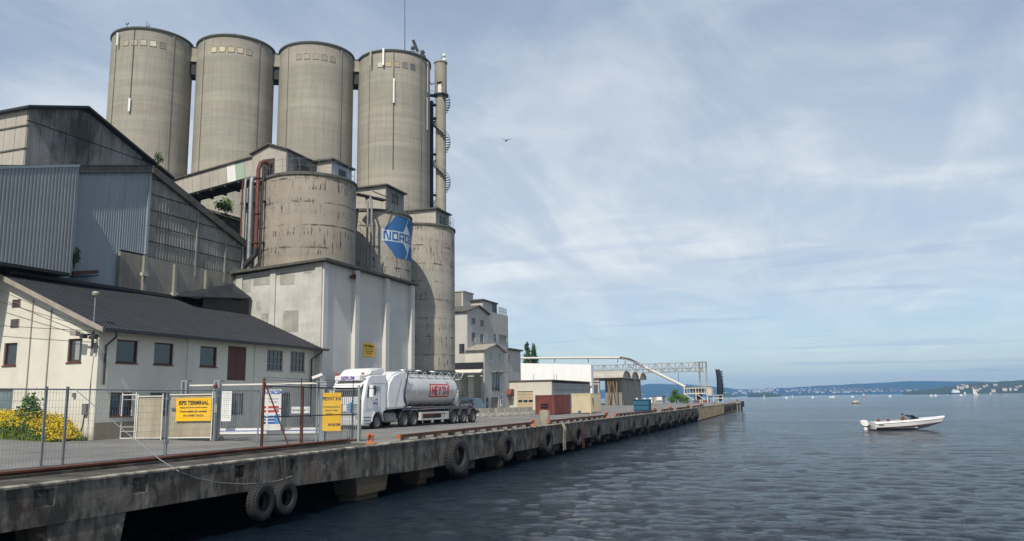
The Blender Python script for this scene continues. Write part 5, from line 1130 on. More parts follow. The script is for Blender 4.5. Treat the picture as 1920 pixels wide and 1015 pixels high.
# rope bundle and ladder
t_ = thing('rope_bundle', 'frayed pale rope bundle hanging from the quay edge above the water', 'rope', (-16.15, 53.6, 0)); mb = MB()
for k in range(7):
    y = 53.4+.09*k; mb.tube([(-16.25, y, .08), (-16.12, y+random.uniform(-.05, .05), -.3), (-16.14, y+random.uniform(-.1, .1), -.9), (-16.15, y+random.uniform(-.1, .1), -1.4-random.random()*.4)], .035, 5)
part('strands', mb, pm('pale_rope', (.32, .29, .22), (.2, .18, .13), scale=6), t_)
for y, lb in ((58.6, 'thin steel ladder down the quay wall right of the rope bundle'),):
    t_ = thing('quay_ladder', lb, 'ladder', (-16.2, y, 0))
    for dy in (0, .38): part('stile', MB().box(-16.24, -16.2, y+dy, y+dy+.04, -1.9, .1), RUST, t_)
    for k in range(6): part('rung', MB().box(-16.235, -16.205, y+.04, y+.38, -1.7+.28*k, -1.67+.28*k), RUST, t_)
# slack cable from the fence to the tyres
A_ = onX(190, 790, -18.6)
t_ = thing('slack_cable', 'thin slack cable drooping from the mesh fence over the quay face to the tyres', 'cable', (-17, 19, 0))
pts = [onX(142, 731, -19.75), onX(190, 772, -18.9), onX(245, 818, -17.9), onX(300, 862, -16.9), onX(335, 884, -16.2)] + [onX(a, b_, -16.2) for a, b_ in ((370, 897), (410, 905), (450, 908), (490, 906), (520, 902), (548, 893))]
part('strand', MB().tube(pts, .014, 5), pm('blue_grey_cable', (.25, .28, .30)), t_)

# ================================================================ FENCES AND GATES
FXX = -19.8
def mesh_panel(label, y0, y1, z1=2.22, brace=False):
    t_ = thing('mesh_fence_panel', label, 'fence', (FXX, y0, 0), 'temporary mesh fence panels along the rail')
    for y in (y0, y1): part('post', MB().tube([(FXX, y, .02), (FXX, y, z1+.08)], .024, 8), GALV, t_)
    part('top_rail', MB().tube([(FXX, y0, z1), (FXX, y1, z1)], .021, 8), GALV, t_); part('bottom_rail', MB().tube([(FXX, y0, .14), (FXX, y1, .14)], .018, 8), GALV, t_)
    mb = MB(); y = y0+.1
    while y < y1: mb.bar((FXX, y, .14), (FXX, y, z1), .0042); y += .10
    z = .32
    while z < z1: mb.bar((FXX+.004, y0, z), (FXX+.004, y1, z), .005); z += .2
    part('wire_mesh', mb, GALV, t_, kind='stuff'); return t_
mesh_panel('temporary mesh fence panel cut off by the left edge', 12.9, 16.42)
mesh_panel('narrow gap panel of mesh fence between two close posts near the left', 16.47, 17.1)
mesh_panel('temporary mesh fence panel in front of the yellow flowers and workshop corner', 17.15, 20.9)
mesh_panel('temporary mesh fence panel in front of the yellow terminal sign', 21.0, 25.6)
t_ = thing('fence_clamp', 'steel clamps joining the two middle mesh fence panels', 'clamp', (FXX, 20.95, 1))
for z in (.55, 1.95): part('clamp', MB().box(FXX-.05, FXX+.05, 20.87, 21.03, z-.05, z+.05), GALV, t_)
# rusty gate frame with chain link
rg = thing('rusty_gate_frame', 'rusty chain link gate frame with a triangular side wing along the rail', 'gate', (-19.35, 29, 0)); RX = -19.35
Yg = lambda px, py: onX(px, py, RX)
ya = Yg(490, 845).y; yb = Yg(675, 829).y; ym = Yg(565, 833).y
part('post', MB().bar((RX, ya, .05), (RX, ya+.02, 2.68), .075), RUST, rg); part('post', MB().bar((RX, ym, .05), (RX, ym, 2.42), .085), RUST, rg); part('post', MB().tube([(RX, yb, .02), (RX, yb, 2.4)], .045, 8), GALV, rg)
part('post', MB().tube([(RX, ya-.25, .02), (RX, ya-.22, 2.15)], .03, 8), GALV, rg)
for z0_, z1_ in ((2.38, 2.34), (1.23, 1.2)): part('rail', MB().bar((RX, ya, z0_), (RX, yb, z1_), .045), DARKM, rg)
part('bottom_rail', MB().bar((RX, ya, .10), (RX, yb, .06), .06), RUST, rg)
part('wing', MB().bar((RX+.02, ya, 2.6), (RX+.7, ya+.75, .06), .05).bar((RX, ya, .06), (RX+.7, ya+.75, .06), .05), RUST, rg)
part('wing_spike', MB().bar((RX, ya, 2.3), (RX+.25, ya+.25, 2.35), .03).bar((RX+.3, ya+.3, 1.5), (RX+.5, ya+.5, 1.55), .03).bar((RX+.5, ya+.55, .75), (RX+.72, ya+.75, .8), .03), RUST, rg)
for y in (ya+2.55, ya+6.5): part('thin_post', MB().tube([(RX-.1, y, .05), (RX-.1, y, 2.75)], .018, 6), DARKM, rg)
mb = MB(); s_ = .085; H0, H1 = .1, 2.33
c_ = ya-H1
while c_ < yb:
    for dr in (1, -1):
        a_, b_ = (c_, H0), (c_+(H1-H0), H1)
        if dr < 0: a_, b_ = (c_, H1), (c_+(H1-H0), H0)
        u0, v0 = a_; u1, v1 = b_
        if u0 < ya: k = (ya-u0)/(u1-u0); u0, v0 = ya, v0+(v1-v0)*k
        if u1 > yb: k = (yb-u0)/(u1-u0); u1, v1 = yb, v0+(v1-v0)*k
        if u1 > u0+.02: mb.bar((RX-.02+.005*dr, u0, v0), (RX-.02+.005*dr, u1, v1), .0045)
    c_ += s_
part('chain_link', mb, GALV, rg, kind='stuff')
mb = MB()
for z in (2.5, 2.62, 2.72): mb.tube([(RX, ya, z), (RX-.05, (ya+yb)/2, z-.05), (RX, yb, z-.03)], .008, 5)
part('barbed_wire', mb, DARKM, rg)
# cross fence line from workshop corner to the quay fence
G0 = V3((-25.75, 30.33, 0)); GD = V3((0.976, 0.215, 0)).normalized(); GN = V3((GD.y, -GD.x, 0))   # GN points to camera
def onG(px, py, off=0.0):
    d_ = ray(px, py); t__ = ((G0+GN*off-EYE).dot(GN))/d_.dot(GN); v = EYE+d_*t__; return (v-G0).dot(GD), v.z
MG = frame(G0, GD); MG2 = frame(G0-GN*.45, GD)     # local: x along, -y towards the camera
TUBEW = flat('white_tube', (.70, .68, .60), .5)
BOARDM = pm('stained_board_infill', (.44, .40, .30), (.36, .32, .24), scale=1.2, rough=.85, streak=.7, dirt=(.22, .17, .10), dirt_amt=.5)
def tube_panel(label, pxs, fill, ladder=False, off=0.0):
    (x0, zt), (x1, _) = onG(pxs[0], pxs[2]), onG(pxs[1], pxs[2]); zb = onG(pxs[0], 818)[1]; zb = max(.12, min(.3, ground_z(-27)+.08))
    t_ = thing('tube_gate', label, 'gate', MG @ V3((x0, off, 0)), 'white tube gates beside the workshop')
    for x_ in (x0, x1): part('post', MB().tube([(x_, off, zb-.08), (x_, off, zt+.12)], .03, 8), TUBEW, t_, MG)
    part('rail', MB().tube([(x0, off, zt), (x1, off, zt)], .028, 8), TUBEW, t_, MG); part('rail', MB().tube([(x0, off, zb+.05), (x1, off, zb+.05)], .028, 8), TUBEW, t_, MG)
    if fill: part('infill_board', MB().box(x0+.03, x1-.03, off+.032, off+.05, zb+.08, zt-.03), BOARDM, t_, MG)
    if ladder:
        for z in (zt-.22, .75, .55): part('crossbar', MB().tube([(x0, off, z), (x1, off, z)], .014, 6), TUBEW, t_, MG)
    return t_
tube_panel('white tube gate leaf against the workshop corner with open middle', (182, 226, 746), False)
tube_panel('narrow white ladder like tube frame in front of the lower window', (230, 256, 741), False, True)
tube_panel('white tube gate filled with pale stained board', (259, 306, 744), True)
tg3 = tube_panel('white tube gate filled with board behind the yellow terminal sign', (318, 399, 741), True)
xs_, zs_ = onG(364, 768); board('terminal_sign', 'large yellow terminal warning sign on the board filled gate', MG @ Matrix.Translation((xs_, -.06, zs_)), 1.72, 1.05, YEL, ISPS(.9))
t_ = thing('blue_arrow_plate', 'small grey blue plate left of the yellow terminal sign on the gate', 'plate', MG @ V3((onG(330, 768)[0], 0, 1.5))); q = onG(330, 767); part('plate', MB().box(q[0]-.22, q[0]+.12, -.05, -.035, q[1]-.04, q[1]+.06), flat('slate_blue', (.10, .14, .2)), t_, MG)
# sliding gate
sg = thing('sliding_gate', 'long sliding steel gate with a white bottom beam striped in blue across the quay road', 'gate', MG2 @ V3((0, 0, 0)))
def onG2(px, py): return onG(px, py, -.45)
x0, zt = onG2(345, 724); x1, _ = onG2(600, 718); xb0, zb0 = onG2(412, 807)
zt = onG2(480, 721)[1]; zlo = .36; zhi = .62
part('top_rail', MB().box(x0, x1, -.04, .04, zt-.03, zt+.04), TUBEW, sg, MG2)
part('bottom_beam', MB().box(x0, x1, -.07, .07, zlo, zhi), WHITEP, sg, MG2)
part('stripe', MB().box(x0, x1, -.074, -.0705, zlo+.12, zlo+.16), BLUEP, sg, MG2)
part('toothed_track', (lambda m__: [m__.box(x0+k*.1, x0+k*.1+.05, -.03, .03, zlo-.09, zlo-.002) for k in range(int((x1-x0)/.1))] and m__)(MB()), GALV, sg, MG2, kind='stuff')
for k in range(int((x1-x0)/.115)): part('bar', MB().box(x0+k*.115, x0+k*.115+.022, -.014, .014, zhi+.001, zt-.031), GALV, sg, MG2)
part('roller', MB().lathe([(.01, -.03), (.12, -.03), (.12, .03), (.01, .03)], (onG2(412, 820)[0]+.1, -.05, .16), 'y', 12), DARKM, sg, MG2)
# portals and posts
PW = flat('grey_gate_post', (.26, .29, .32), .5)
def portal(px, label):
    x_, z_ = onG2(px, 718); t_ = thing('gate_portal', label, 'gate post', MG2 @ V3((x_, 0, 0)), 'grey gate portals')
    for dy in (-.2, .2): part('leg', MB().box(x_-.045, x_+.045, dy-.045, dy+.045, .05, z_+.05), PW, t_, MG2)
    part('lintel', MB().box(x_-.045, x_+.26, -.2, .2, z_+.052, z_+.12), PW, t_, MG2); part('leg', MB().box(x_+.17, x_+.26, -.245, -.155, .05, z_+.05), PW, t_, MG2)
portal(346, 'grey guide portal of the sliding gate above the yellow terminal sign'); portal(407, 'grey guide portal of the sliding gate beside the white notice board')
t_ = thing('lock_post', 'grey post with lock box between the yellow sign and the white notice board', 'gate post', MG @ V3((onG(402, 800)[0], 0, 0))); x_ = onG(402, 800)[0]
part('post', MB().box(x_-.04, x_+.04, -.04, .04, .05, 2.3), GALV, t_, MG); part('lock_box', MB().box(x_-.02, x_+.14, -.10, -.042, 1.35, 1.75), TRIML, t_, MG); part('lamp', MB().lathe([(.01, 2.45), (.09, 2.47), (.11, 2.55), (.07, 2.64), (.01, 2.66)], (x_-.03, 0, 0), n=10), flat('dark_red_lamp', (.10, .02, .02), .5), t_, MG)
xr, zr_ = onG(607, 713); rp = thing('gate_end_post', 'thick grey post at the closing end of the sliding gate', 'gate post', MG @ V3((xr, 0, 0)))
part('post', MB().box(xr-.13, xr+.11, -.12, .12, 0.0, zr_), PW, rp, MG); part('post', MB().box(xr-.20, xr-.14, -.35, -.25, 0, zr_+.0), PW, rp, MG); part('plate', MB().box(xr-.25, xr+.2, -.16, -.121, zr_-.35, zr_-.05), PW, rp, MG)
part('yellow_tape', MB().box(xr+.03, xr+.06, -.135, -.122, zr_-1.0, zr_-.45), YEL, rp, MG)
xc, zc_ = onG(597, 707); t_ = thing('surveillance_camera', 'white surveillance camera on a bracket at the closing end of the sliding gate', 'camera', MG @ V3((xc, 0, zc_)))
part('housing', MB().bar((xc-.22, -.2, zc_-.05), (xc+.2, -.05, zc_+.12), .14, .12), WHITEP, t_, MG); part('bracket', MB().bar((xc+.05, 0, zc_), (xr-.05, 0, zc_-.25), .05), WHITEP, t_, MG)
# small round plaque on the workshop wall near the gate end
# signs on the sliding gate
def sign_on_gate(px0, py0, px1, py1, off=-.6, name='notice_board', label='', face=None, texts=(), cat='sign'):
    a_ = onG(px0, py0); b_ = onG(px1, py1); w_, h_ = b_[0]-a_[0], a_[1]-b_[1]; M = MG @ Matrix.Translation(((a_[0]+b_[0])/2, -.02, (a_[1]+b_[1])/2))
    return board(name, label, M, w_, h_, face or WHITEP, texts), M, w_, h_
t1, M1, w1, h1 = sign_on_gate(417, 733, 433, 790, label='tall narrow white notice with fine lines of text on the sliding gate')
for k in range(14): part('text_line', MB().box(-w1*.38, w1*(.2+.18*random.random()), -.005, -.001, h1*(.42-.062*k), h1*(.42-.062*k)+.012), GREYM, t1, M1)
t2, M2, w2, h2 = sign_on_gate(494, 731, 526, 807, label='tall white company safety board with red and blue pictogram rows on the sliding gate',
    texts=[('NORCEM', .24, .06, .78, BLUEP, .010, .85), ('Velkommen', .11, .05, .50, INK, 0, 1), ('Vis hensyn', .10, .05, .36, INK, 0, 1)])
for k, (mt, z_) in enumerate(((REDP, .12), (REDP, -.06), (LBLUEP, -.30), (BLUEP, -.44), (BLUEP, -.58))):
    part('pictogram', MB().lathe([(.001, 0), (.055, 0)], (-w2*.36, -.003, z_*1.0), 'y', 12), mt if k < 4 else INK, t2, M2); part('text_bar', MB().box(-w2*.2, w2*.38, -.005, -.001, z_-.05, z_+.05), mt, t2, M2)
part('text_bar', MB().box(w2*.18, w2*.45, -.008, -.0055, -.62, -.2), LBLUEP, t2, M2)
sign_on_gate(547, 763, 581, 775, name='address_sign', label='small white address plate reading a street name and number 17 on the gate', texts=[('Sjursøyveien 17', .135, 0, 0, INK, .002, .95)])
# cage with the private quay sign
cgx0, cgz = onG(612, 738); cgx1, _ = onG(673, 738)
cg = thing('barred_end_screen', 'grey barred steel screen beside the lorry at the end of the fence', 'fence', MG @ V3((cgx0, 0, 0)))
zt = onG(650, 731)[1]
part('frame', MB().tube([(cgx1, 0, .0), (cgx1, 0, onG(673, 722)[1])], .05, 8), flat('sage_green_post', (.33, .37, .32), .5), cg, MG); part('frame', MB().box(cgx0, cgx1, -.025, .025, zt-.03, zt+.02).box(cgx0, cgx1, -.025, .025, .12, .17), GALV, cg, MG)
nbar = 17
for k in range(nbar): x_ = cgx0+(cgx1-cgx0)*(k+.5)/nbar; part('bar', MB().box(x_-.012, x_+.012, -.012, .012, .171, zt-.031), GALV, cg, MG)
a_ = onG(608, 737); b_ = onG(641, 808); w_, h_ = b_[0]-a_[0], a_[1]-b_[1]
board('private_quay_sign', 'tall yellow private quay sign at the end of the sliding gate', MG @ Matrix.Translation(((a_[0]+b_[0])/2, -.16, (a_[1]+b_[1])/2)), w_, h_, YEL,
      [('PRIVAT KAI', .225, 0, h_*.34, INK, .008, .78), ('Uvedkommende og', .105, 0, h_*.13, INK, .002, .95), ('lasting av båter', .105, 0, h_*.04, INK, .002, .95), ('forbudt', .105, -.12, -h_*.05, INK, .002, .95), ('NORCEM', .15, .12, -h_*.34, INK, .006, .9)])
for (p0, p1, mt, lb) in (((643, 759), (650, 771), WHITEP, 'small white paper notice on the barred screen'), ((655, 755), (662, 775), LBLUEP, 'small bright blue notice on the barred screen')):
    a_ = onG(*p0); b_ = onG(*p1); t_ = thing('small_notice', lb, 'sign', MG @ V3((a_[0], 0, b_[1]))); part('plate', MB().box(a_[0], b_[0], -.03, -.014, b_[1], a_[1]), mt, t_, MG)

# ================================================================ TANKER LORRY
TA = V3((-25.61, 44.757, 0.0)); TU = V3((0.08207, 0.99663, 0)); MT = frame(TA, TU)   # x back, y inward, z up
tz = ground_z(-26.0); 
tk = thing('tanker_lorry', 'white articulated cement tanker lorry with a red HEY\'DI sign on its tank', 'lorry', (TA.x-1.2, TA.y+5, 0))
def bev(mb, w_, seg=2, ang=30):
    me = bpy.data.meshes.new('b'); me.from_pydata([tuple(v) for v in mb.v], [], mb.f); bm = bmesh.new(); bm.from_mesh(me); bmesh.ops.remove_doubles(bm, verts=bm.verts, dist=1e-4); bmesh.ops.recalc_face_normals(bm, faces=bm.faces)
    es = [e for e in bm.edges if len(e.link_faces) == 2 and e.calc_face_angle() > radians(ang)]
    bmesh.ops.bevel(bm, geom=es, offset=w_, segments=seg, affect='EDGES', clamp_overlap=True)
    o_ = MB(); bm.verts.ensure_lookup_table(); o_.v = [v.co.copy() for v in bm.verts]; o_.f = [tuple(v.index for v in f.verts) for f in bm.faces]; o_.sm = [True]*len(o_.f); bm.free(); bpy.data.meshes.remove(me); return o_
arch = [(.62*cos(a), .52+.62*sin(a)) for a in [radians(x_) for x_ in (0, 25, 50, 75, 105, 130, 155, 180)]]
cabp = [(-1.50, .42), (-1.56, 1.0), (-1.52, 1.75), (-1.42, 2.05), (-1.18, 2.85), (-.98, 3.22), (-.7, 3.36), (.92, 3.42), (.92, 1.18), (.66, 1.1)]+arch+[(-.66, .42)]
part('cab', bev(MB().prism([(a, .02, b_) for a, b_ in cabp], (0, 2.46, 0)), .09, 3, 50), TRUCKW, tk, MT)
part('roof_spoiler', bev(MB().prism([(-1.02, .14, 3.30), (-.55, .14, 3.74), (.2, .14, 3.86), (.93, .14, 3.88), (.95, .14, 3.44), (-.7, .14, 3.36)], (0, 2.2, 0)), .10, 3, 30), TRUCKW, tk, MT)
sb = part('sign_box', bev(MB().box(-1.52, -1.05, .30, 2.20, 3.02, 3.36), .03), TRUCKW, tk, MT)
text('lettering', 'SØRUM', .30, VIOLP, tk, MT @ V3((-1.522, 1.2, 3.19)), MT.to_3x3() @ V3((0, -1, 0)), bold=.012)
text('lettering', 'SØRUM', .13, VIOLP, tk, MT @ V3((-.25, .018, 1.62)), MT.to_3x3() @ V3((1, 0, 0)), bold=.004)
part('sun_visor', bev(MB().prism([(-1.60, .2, 2.62), (-1.30, .2, 2.92), (-1.24, .2, 2.88), (-1.5, .2, 2.58)], (0, 2.1, 0)), .01, 1), TRUCKW, tk, MT)
part('windscreen', MB().prism([(-1.44, .22, 2.08), (-1.25, .22, 2.72), (-1.21, .22, 2.72), (-1.40, .22, 2.08)], (0, 2.06, 0)), GLASS, tk, MT)
part('grille', (lambda m__: [m__.box(-1.585, -1.54, .45, 2.05, z_, z_+.05) for z_ in (.95, 1.1, 1.25, 1.4, 1.55)] and m__)(MB()), GREYM, tk, MT)
part('bumper', bev(MB().box(-1.64, -1.35, .04, 2.46, .32, .72), .05), TRUCKW, tk, MT)
for y in (.12, 2.1): part('headlight', bev(MB().box(-1.655, -1.6, y, y+.36, .74, .95), .02), glass('headlight_glass', (.5, .5, .52), .1), tk, MT)
for y in (.16, 2.28): part('indicator', MB().box(-1.66, -1.64, y, y+.08, .72, .738), ORANGE, tk, MT)
part('side_window', MB().prism([(-1.13, .016, 2.02), (-1.0, .016, 2.72), (-.18, .016, 2.72), (-.12, .016, 2.45), (-.2, .016, 2.2), (-.55, .016, 2.02)], (0, -.006, 0)), GLASS, tk, MT)
part('rear_window', MB().prism([(-.10, .016, 2.30), (-.12, .016, 2.70), (.18, .016, 2.70), (.22, .016, 2.40)], (0, -.006, 0)), flat('grey_side_panel', (.32, .33, .36), .4), tk, MT)
part('door_seam', MB().box(-1.12, -.02, .012, .018, 1.28, 1.295).box(-.03, -.015, .012, .018, 1.28, 2.9).box(-1.13, -1.115, .012, .018, 1.28, 2.0), GREYM, tk, MT)
ar = MB()
for (xa, za), (xb, zb_) in zip(arch, arch[1:]): ar.bar((xa, .0, za), (xb, .0, zb_), .06, .05)
part('wheel_arch_trim', ar, flat('pale_grey_trim', (.55, .55, .55), .5), tk, MT)
part('cab_seam', MB().box(-.6, .9, .012, .018, 2.86, 2.875).box(.3, .312, .012, .018, 1.2, 2.86).box(-1.5, -.65, .012, .018, 1.18, 1.192), GREYM, tk, MT)
part('side_step', MB().box(-1.48, -.7, -.0, .06, .78, .82).box(-1.48, -.7, -.0, .06, .58, .62), DARKM, tk, MT)
part('exhaust_stack', MB().tube([(1.05, .35, 1.2), (1.05, .35, 2.6)], .07, 8), GALV, tk, MT)
part('door_handle', MB().box(-.22, -.06, -.02, .015, 1.86, 1.9), DARKM, tk, MT)
mr_ = part('mirror', bev(MB().box(-1.12, -.92, -.38, -.10, 1.98, 2.52), .04), TRUCKW, tk, MT); part('mirror', bev(MB().box(-1.12, -.94, -.36, -.12, 2.54, 2.76), .04), TRUCKW, tk, MT); part('mirror_arm', MB().bar((-1.1, .05, 2.4), (-1.05, -.15, 2.4), .04), DARKM, tk, MT)
part('mirror', bev(MB().box(-1.25, -1.05, 2.62, 2.85, 2.0, 2.5), .04), TRUCKW, tk, MT)
for y in (.22, 2.2): part('roof_lamp', MB().box(-1.4, -1.25, y-.08, y+.08, 3.40, 3.52), ORANGE if y < 1 else REDP, tk, MT)
part('air_deflector', MB().box(.93, 1.02, .08, .12, 1.4, 3.5), TRUCKW, tk, MT)
part('step', MB().box(-.72, -.64, .03, .3, .36, .4).box(-1.3, -.7, .03, .25, .5, .54), DARKM, tk, MT)
# wheels
wm_t = MB().lathe([(.30, -.13), (.44, -.145), (.49, -.12), (.505, -.08), (.505, .08), (.49, .12), (.44, .145), (.30, .13)], axis='y', n=28).mesh('tyre', BLACK)
wm_r = MB().lathe([(.01, -.03), (.09, -.05), (.10, -.01), (.17, .0), (.22, -.02), (.27, -.11), (.30, -.125)], axis='y', n=20).mesh('rim', GREYM)
wm_h = MB().lathe([(.01, -.09), (.07, -.09), (.09, -.05), (.10, -.03)], axis='y', n=12).mesh('hub', GALV)
Rz = MT.to_euler()
def wheel(x_, y_, side, rr=1.0):
    wv_ = bpy.data.objects.new('wheel', wm_t); COL.objects.link(wv_); wv_.parent = tk; wv_.location = (MT @ V3((x_, y_, .505*rr)))-wl(tk); wv_.rotation_euler = (0, 0, Rz.z+(0 if side == 0 else pi)); wv_.scale = (rr, 1, rr)
    for nm, me in (('rim', wm_r), ('hub', wm_h)): o_ = bpy.data.objects.new(nm, me); COL.objects.link(o_); o_.parent = wv_
for x_ in (0, 3.2, 4.36, 9.84, 11.36, 12.89):
    wheel(x_, .17, 0); wheel(x_, 2.33, 1)
def fender(x_, r_=.60, a0=10, a1=170, mt=DARKM):
    mb = MB(); pts = [(x_+r_*cos(radians(a)), .505+r_*sin(radians(a))) for a in range(a0, a1+1, 16)]
    for (xa, za), (xb, zb_) in zip(pts, pts[1:]): mb.prism([(xa, .04, za), (xb, .04, zb_), (xb, .04, zb_+.03), (xa, .04, za+.03)], (0, .36, 0))
    return part('mudguard', mb, mt, tk, MT)
for x_ in (3.2, 4.36, 9.84, 11.36, 12.89): fender(x_)
part('chassis', MB().box(-.9, 5.6, .75, .9, .8, 1.05).box(-.9, 5.6, 1.6, 1.75, .8, 1.05).box(.95, 5.4, .75, 1.75, 1.05, 1.15), DARKM, tk, MT)
part('fuel_tank', bev(MB().box(.95, 2.35, .12, .7, .42, 1.0), .08, 3), GREYM, tk, MT)
part('trailer_frame', MB().box(4.2, 14.0, .7, .85, 1.05, 1.32).box(4.2, 14.0, 1.65, 1.8, 1.05, 1.32).box(8.9, 14.1, .45, 2.05, .95, 1.05).box(13.9, 14.05, .1, 2.4, .75, .95), DARKM, tk, MT)
sgd = part('side_guard', MB().box(5.25, 5.45, .05, .12, .42, .98).box(8.6, 9.1, .05, .5, .42, .98).box(5.45, 8.6, .05, .1, .42, .54).box(5.45, 8.6, .05, .1, .86, .98).box(5.25, 5.45, .12, .5, .42, .98), flat('pale_grey_guard', (.5, .5, .48), .5), tk, MT)
part('pump_unit', MB().box(5.6, 7.2, .35, 1.2, .5, 1.3).box(7.5, 8.5, .4, 1.1, .6, 1.2), flat('dark_brown_unit', (.07, .045, .035), .7), tk, MT)
part('hose', (lambda m__: [m__.tube([(5.8+.22*k, .25, 1.35), (5.8+.22*k, .22, .9), (5.86+.22*k, .25, .58)], .03, 6) for k in range(7)] and m__)(MB()), RUST, tk, MT)
part('landing_leg', MB().box(5.0, 5.14, .25, .4, .25, 1.2), DARKM, tk, MT)
for x_ in (6.3, 7.9): part('spare_wheel', MB().lathe([(.2, -.12), (.38, -.12), (.38, .12), (.2, .12)], (x_, 1.9, .38), 'y', 18), BLACK, tk, MT)
# tank
TY, TZ, TRr = 1.25, 2.52, 1.16
tank = part('tank', MB().lathe([(.02, 1.85), (.6, 1.95), (.95, 2.3), (1.10, 2.8), (1.15, 3.4), (TRr, 4.2), (TRr, 10.15), (1.10, 10.55), (.9, 10.95), (.6, 11.15), (.02, 11.25)], (0, TY, TZ), 'x', 56), TANKW, tk, MT)
part('cone_skirt', MB().lathe([(1.18, 3.3), (.96, 4.15), (.3, 5.3)], (0, TY, TZ-.55), 'x', 36), TANKW, tk, MT)
for x_ in (4.75, 10.1): part('tank_band', MB().lathe([(TRr+.001, x_), (TRr+.012, x_), (TRr+.012, x_+.05), (TRr+.001, x_+.05)], (0, TY, TZ), 'x', 56), TANKW, tk, MT)
# white front fairing with dark trailing band
fr_ = MB(); prof = []
def fair(xa, za): pass
yo = .02
fp = [(1.12, 1.22), (1.05, 2.2), (1.25, 2.95), (1.75, 3.45), (2.6, 3.7), (3.55, 3.74), (3.35, 3.2), (3.08, 2.4), (3.1, 1.95), (3.3, 1.45), (3.32, 1.3)]
part('front_fairing', bev(MB().prism([(a, yo, b_) for a, b_ in fp], (0, 2.46, 0)), .22, 4, 40), TRUCKW, tk, MT)
bp = [(3.52, 3.70), (3.36, 3.2), (3.09, 2.4), (3.1, 1.95), (3.31, 1.42)]
mb = MB()
for (xa, za), (xb, zb_) in zip(bp, bp[1:]): mb.bar((xa+.03, -.0, za), (xb+.03, -.0, zb_), .08, .06)
part('band', mb, DARKM, tk, MT)
part('fairing_crease', MB().bar((1.95, .012, 1.35), (2.72, .012, 3.2), .02), GREYM, tk, MT)
part('lower_rail', MB().box(3.2, 12.4, .25, .33, 1.26, 1.34), GREYM, tk, MT)
part('walkway', MB().box(3.6, 11.9, .75, 1.6, 3.76, 3.80).bar((3.6, .35, 3.78), (11.6, .35, 3.70), .045).bar((3.6, .55, 3.9), (11.8, .55, 3.82), .035), GALV, tk, MT)
zg = MB(); x_ = 3.9
while x_ < 11.0: zg.bar((x_, .35, 3.76), (x_+.55, .36, 3.30), .05); zg.bar((x_+.55, .36, 3.30), (x_+1.1, .35, 3.75), .05); x_ += 1.15
part('bracket', zg, TANKW, tk, MT)
for x_ in (4.8, 6.8, 8.8): part('manhole', MB().lathe([(.01, 3.9), (.22, 3.9), (.26, 3.84), (.26, 3.7)], (x_, TY, 0), n=14), TANKW, tk, MT)
ld = part('ladder', MB().bar((11.0, .25, 3.6), (12.75, .25, 1.35), .045).bar((11.0, .75, 3.6), (12.75, .75, 1.35), .045), GALV, tk, MT)
for k in range(9): a_ = V3((11.0, .25, 3.6)).lerp(V3((12.75, .25, 1.35)), (k+.5)/9); part('rung', MB().bar(a_, a_+V3((0, .5, 0)), .03), GALV, ld, MT)
for k in range(6): part('marker_lamp', MB().box(4.6+1.55*k, 4.68+1.55*k, .235, .25, 1.18, 1.23), ORANGE, tk, MT)
for x_ in (4.75, 6.1, 7.45, 8.8, 10.1): part('support_bracket', MB().bar((x_, .35, 1.3), (x_, .75, 1.62), .08), GREYM, tk, MT)
part('air_line', MB().tube([(3.0, .2, 1.2), (5, .2, 1.16), (8, .2, 1.2), (12.2, .2, 1.15)], .03, 6), GALV, tk, MT)
part('hose', MB().tube([(8.2, .14, .9), (8.7, .1, .78), (9.3, .12, 1.1)], .045, 8), BLACK, tk, MT)
part('rear_cone', MB().lathe([(1.0, 10.4), (.7, 11.4), (.25, 12.2)], (0, TY, TZ-.75), 'x', 28), TANKW, tk, MT)
part('rear_bumper', MB().box(13.95, 14.2, .1, 2.4, .5, .72), flat('dull_white_bumper', (.5, .5, .48), .6), tk, MT)
# HEY'DI logo bent round the tank: (u along, a angle)
def tpt(u, z, off): 
    s_ = (z-TZ)/TRr; a = s_   # arc length up from the horizontal mid line
    return (u, TY-(TRr+off)*cos(a), TZ+(TRr+off)*sin(a))
def tsheet(u0, u1, z0, z1, off, mt, nm):
    n_ = 8; return part(nm, MB().sheet(lambda a, b_: tpt(u0+(u1-u0)*a, z0+(z1-z0)*b_, off), 1, n_), mt, tk, MT, fix=False)
tsheet(6.50, 9.22, 1.98, 2.92, .012, REDP, 'logo_border'); tsheet(6.60, 9.10, 2.08, 2.82, .02, TANKW, 'logo_field')
part('logo_dot', MB().add([tpt(9.15+.17*cos(2*pi*k/16), 2.92+.17*sin(2*pi*k/16), .026) for k in range(16)], [tuple(range(16))]), REDP, tk, MT, fix=False)
part('logo_dot', MB().add([tpt(9.15+.10*cos(2*pi*k/16), 2.92+.10*sin(2*pi*k/16), .034) for k in range(16)], [tuple(range(16))]), TANKW, tk, MT, fix=False)
def stroke(mb, a, b_, w_=.135):
    n_ = 5; a = V3((a[0], a[1], 0)); b_ = V3((b_[0], b_[1], 0)); d_ = (b_-a).normalized(); nn = V3((-d_.y, d_.x, 0))*w_/2
    for k in range(n_):
        p0 = a+(b_-a)*k/n_; p1 = a+(b_-a)*(k+1)/n_; mb.add([tpt(q_.x, q_.y, .03) for q_ in (p0-nn, p1-nn, p1+nn, p0+nn)], [(0, 1, 2, 3)])
zb_, zt = 2.17, 2.73
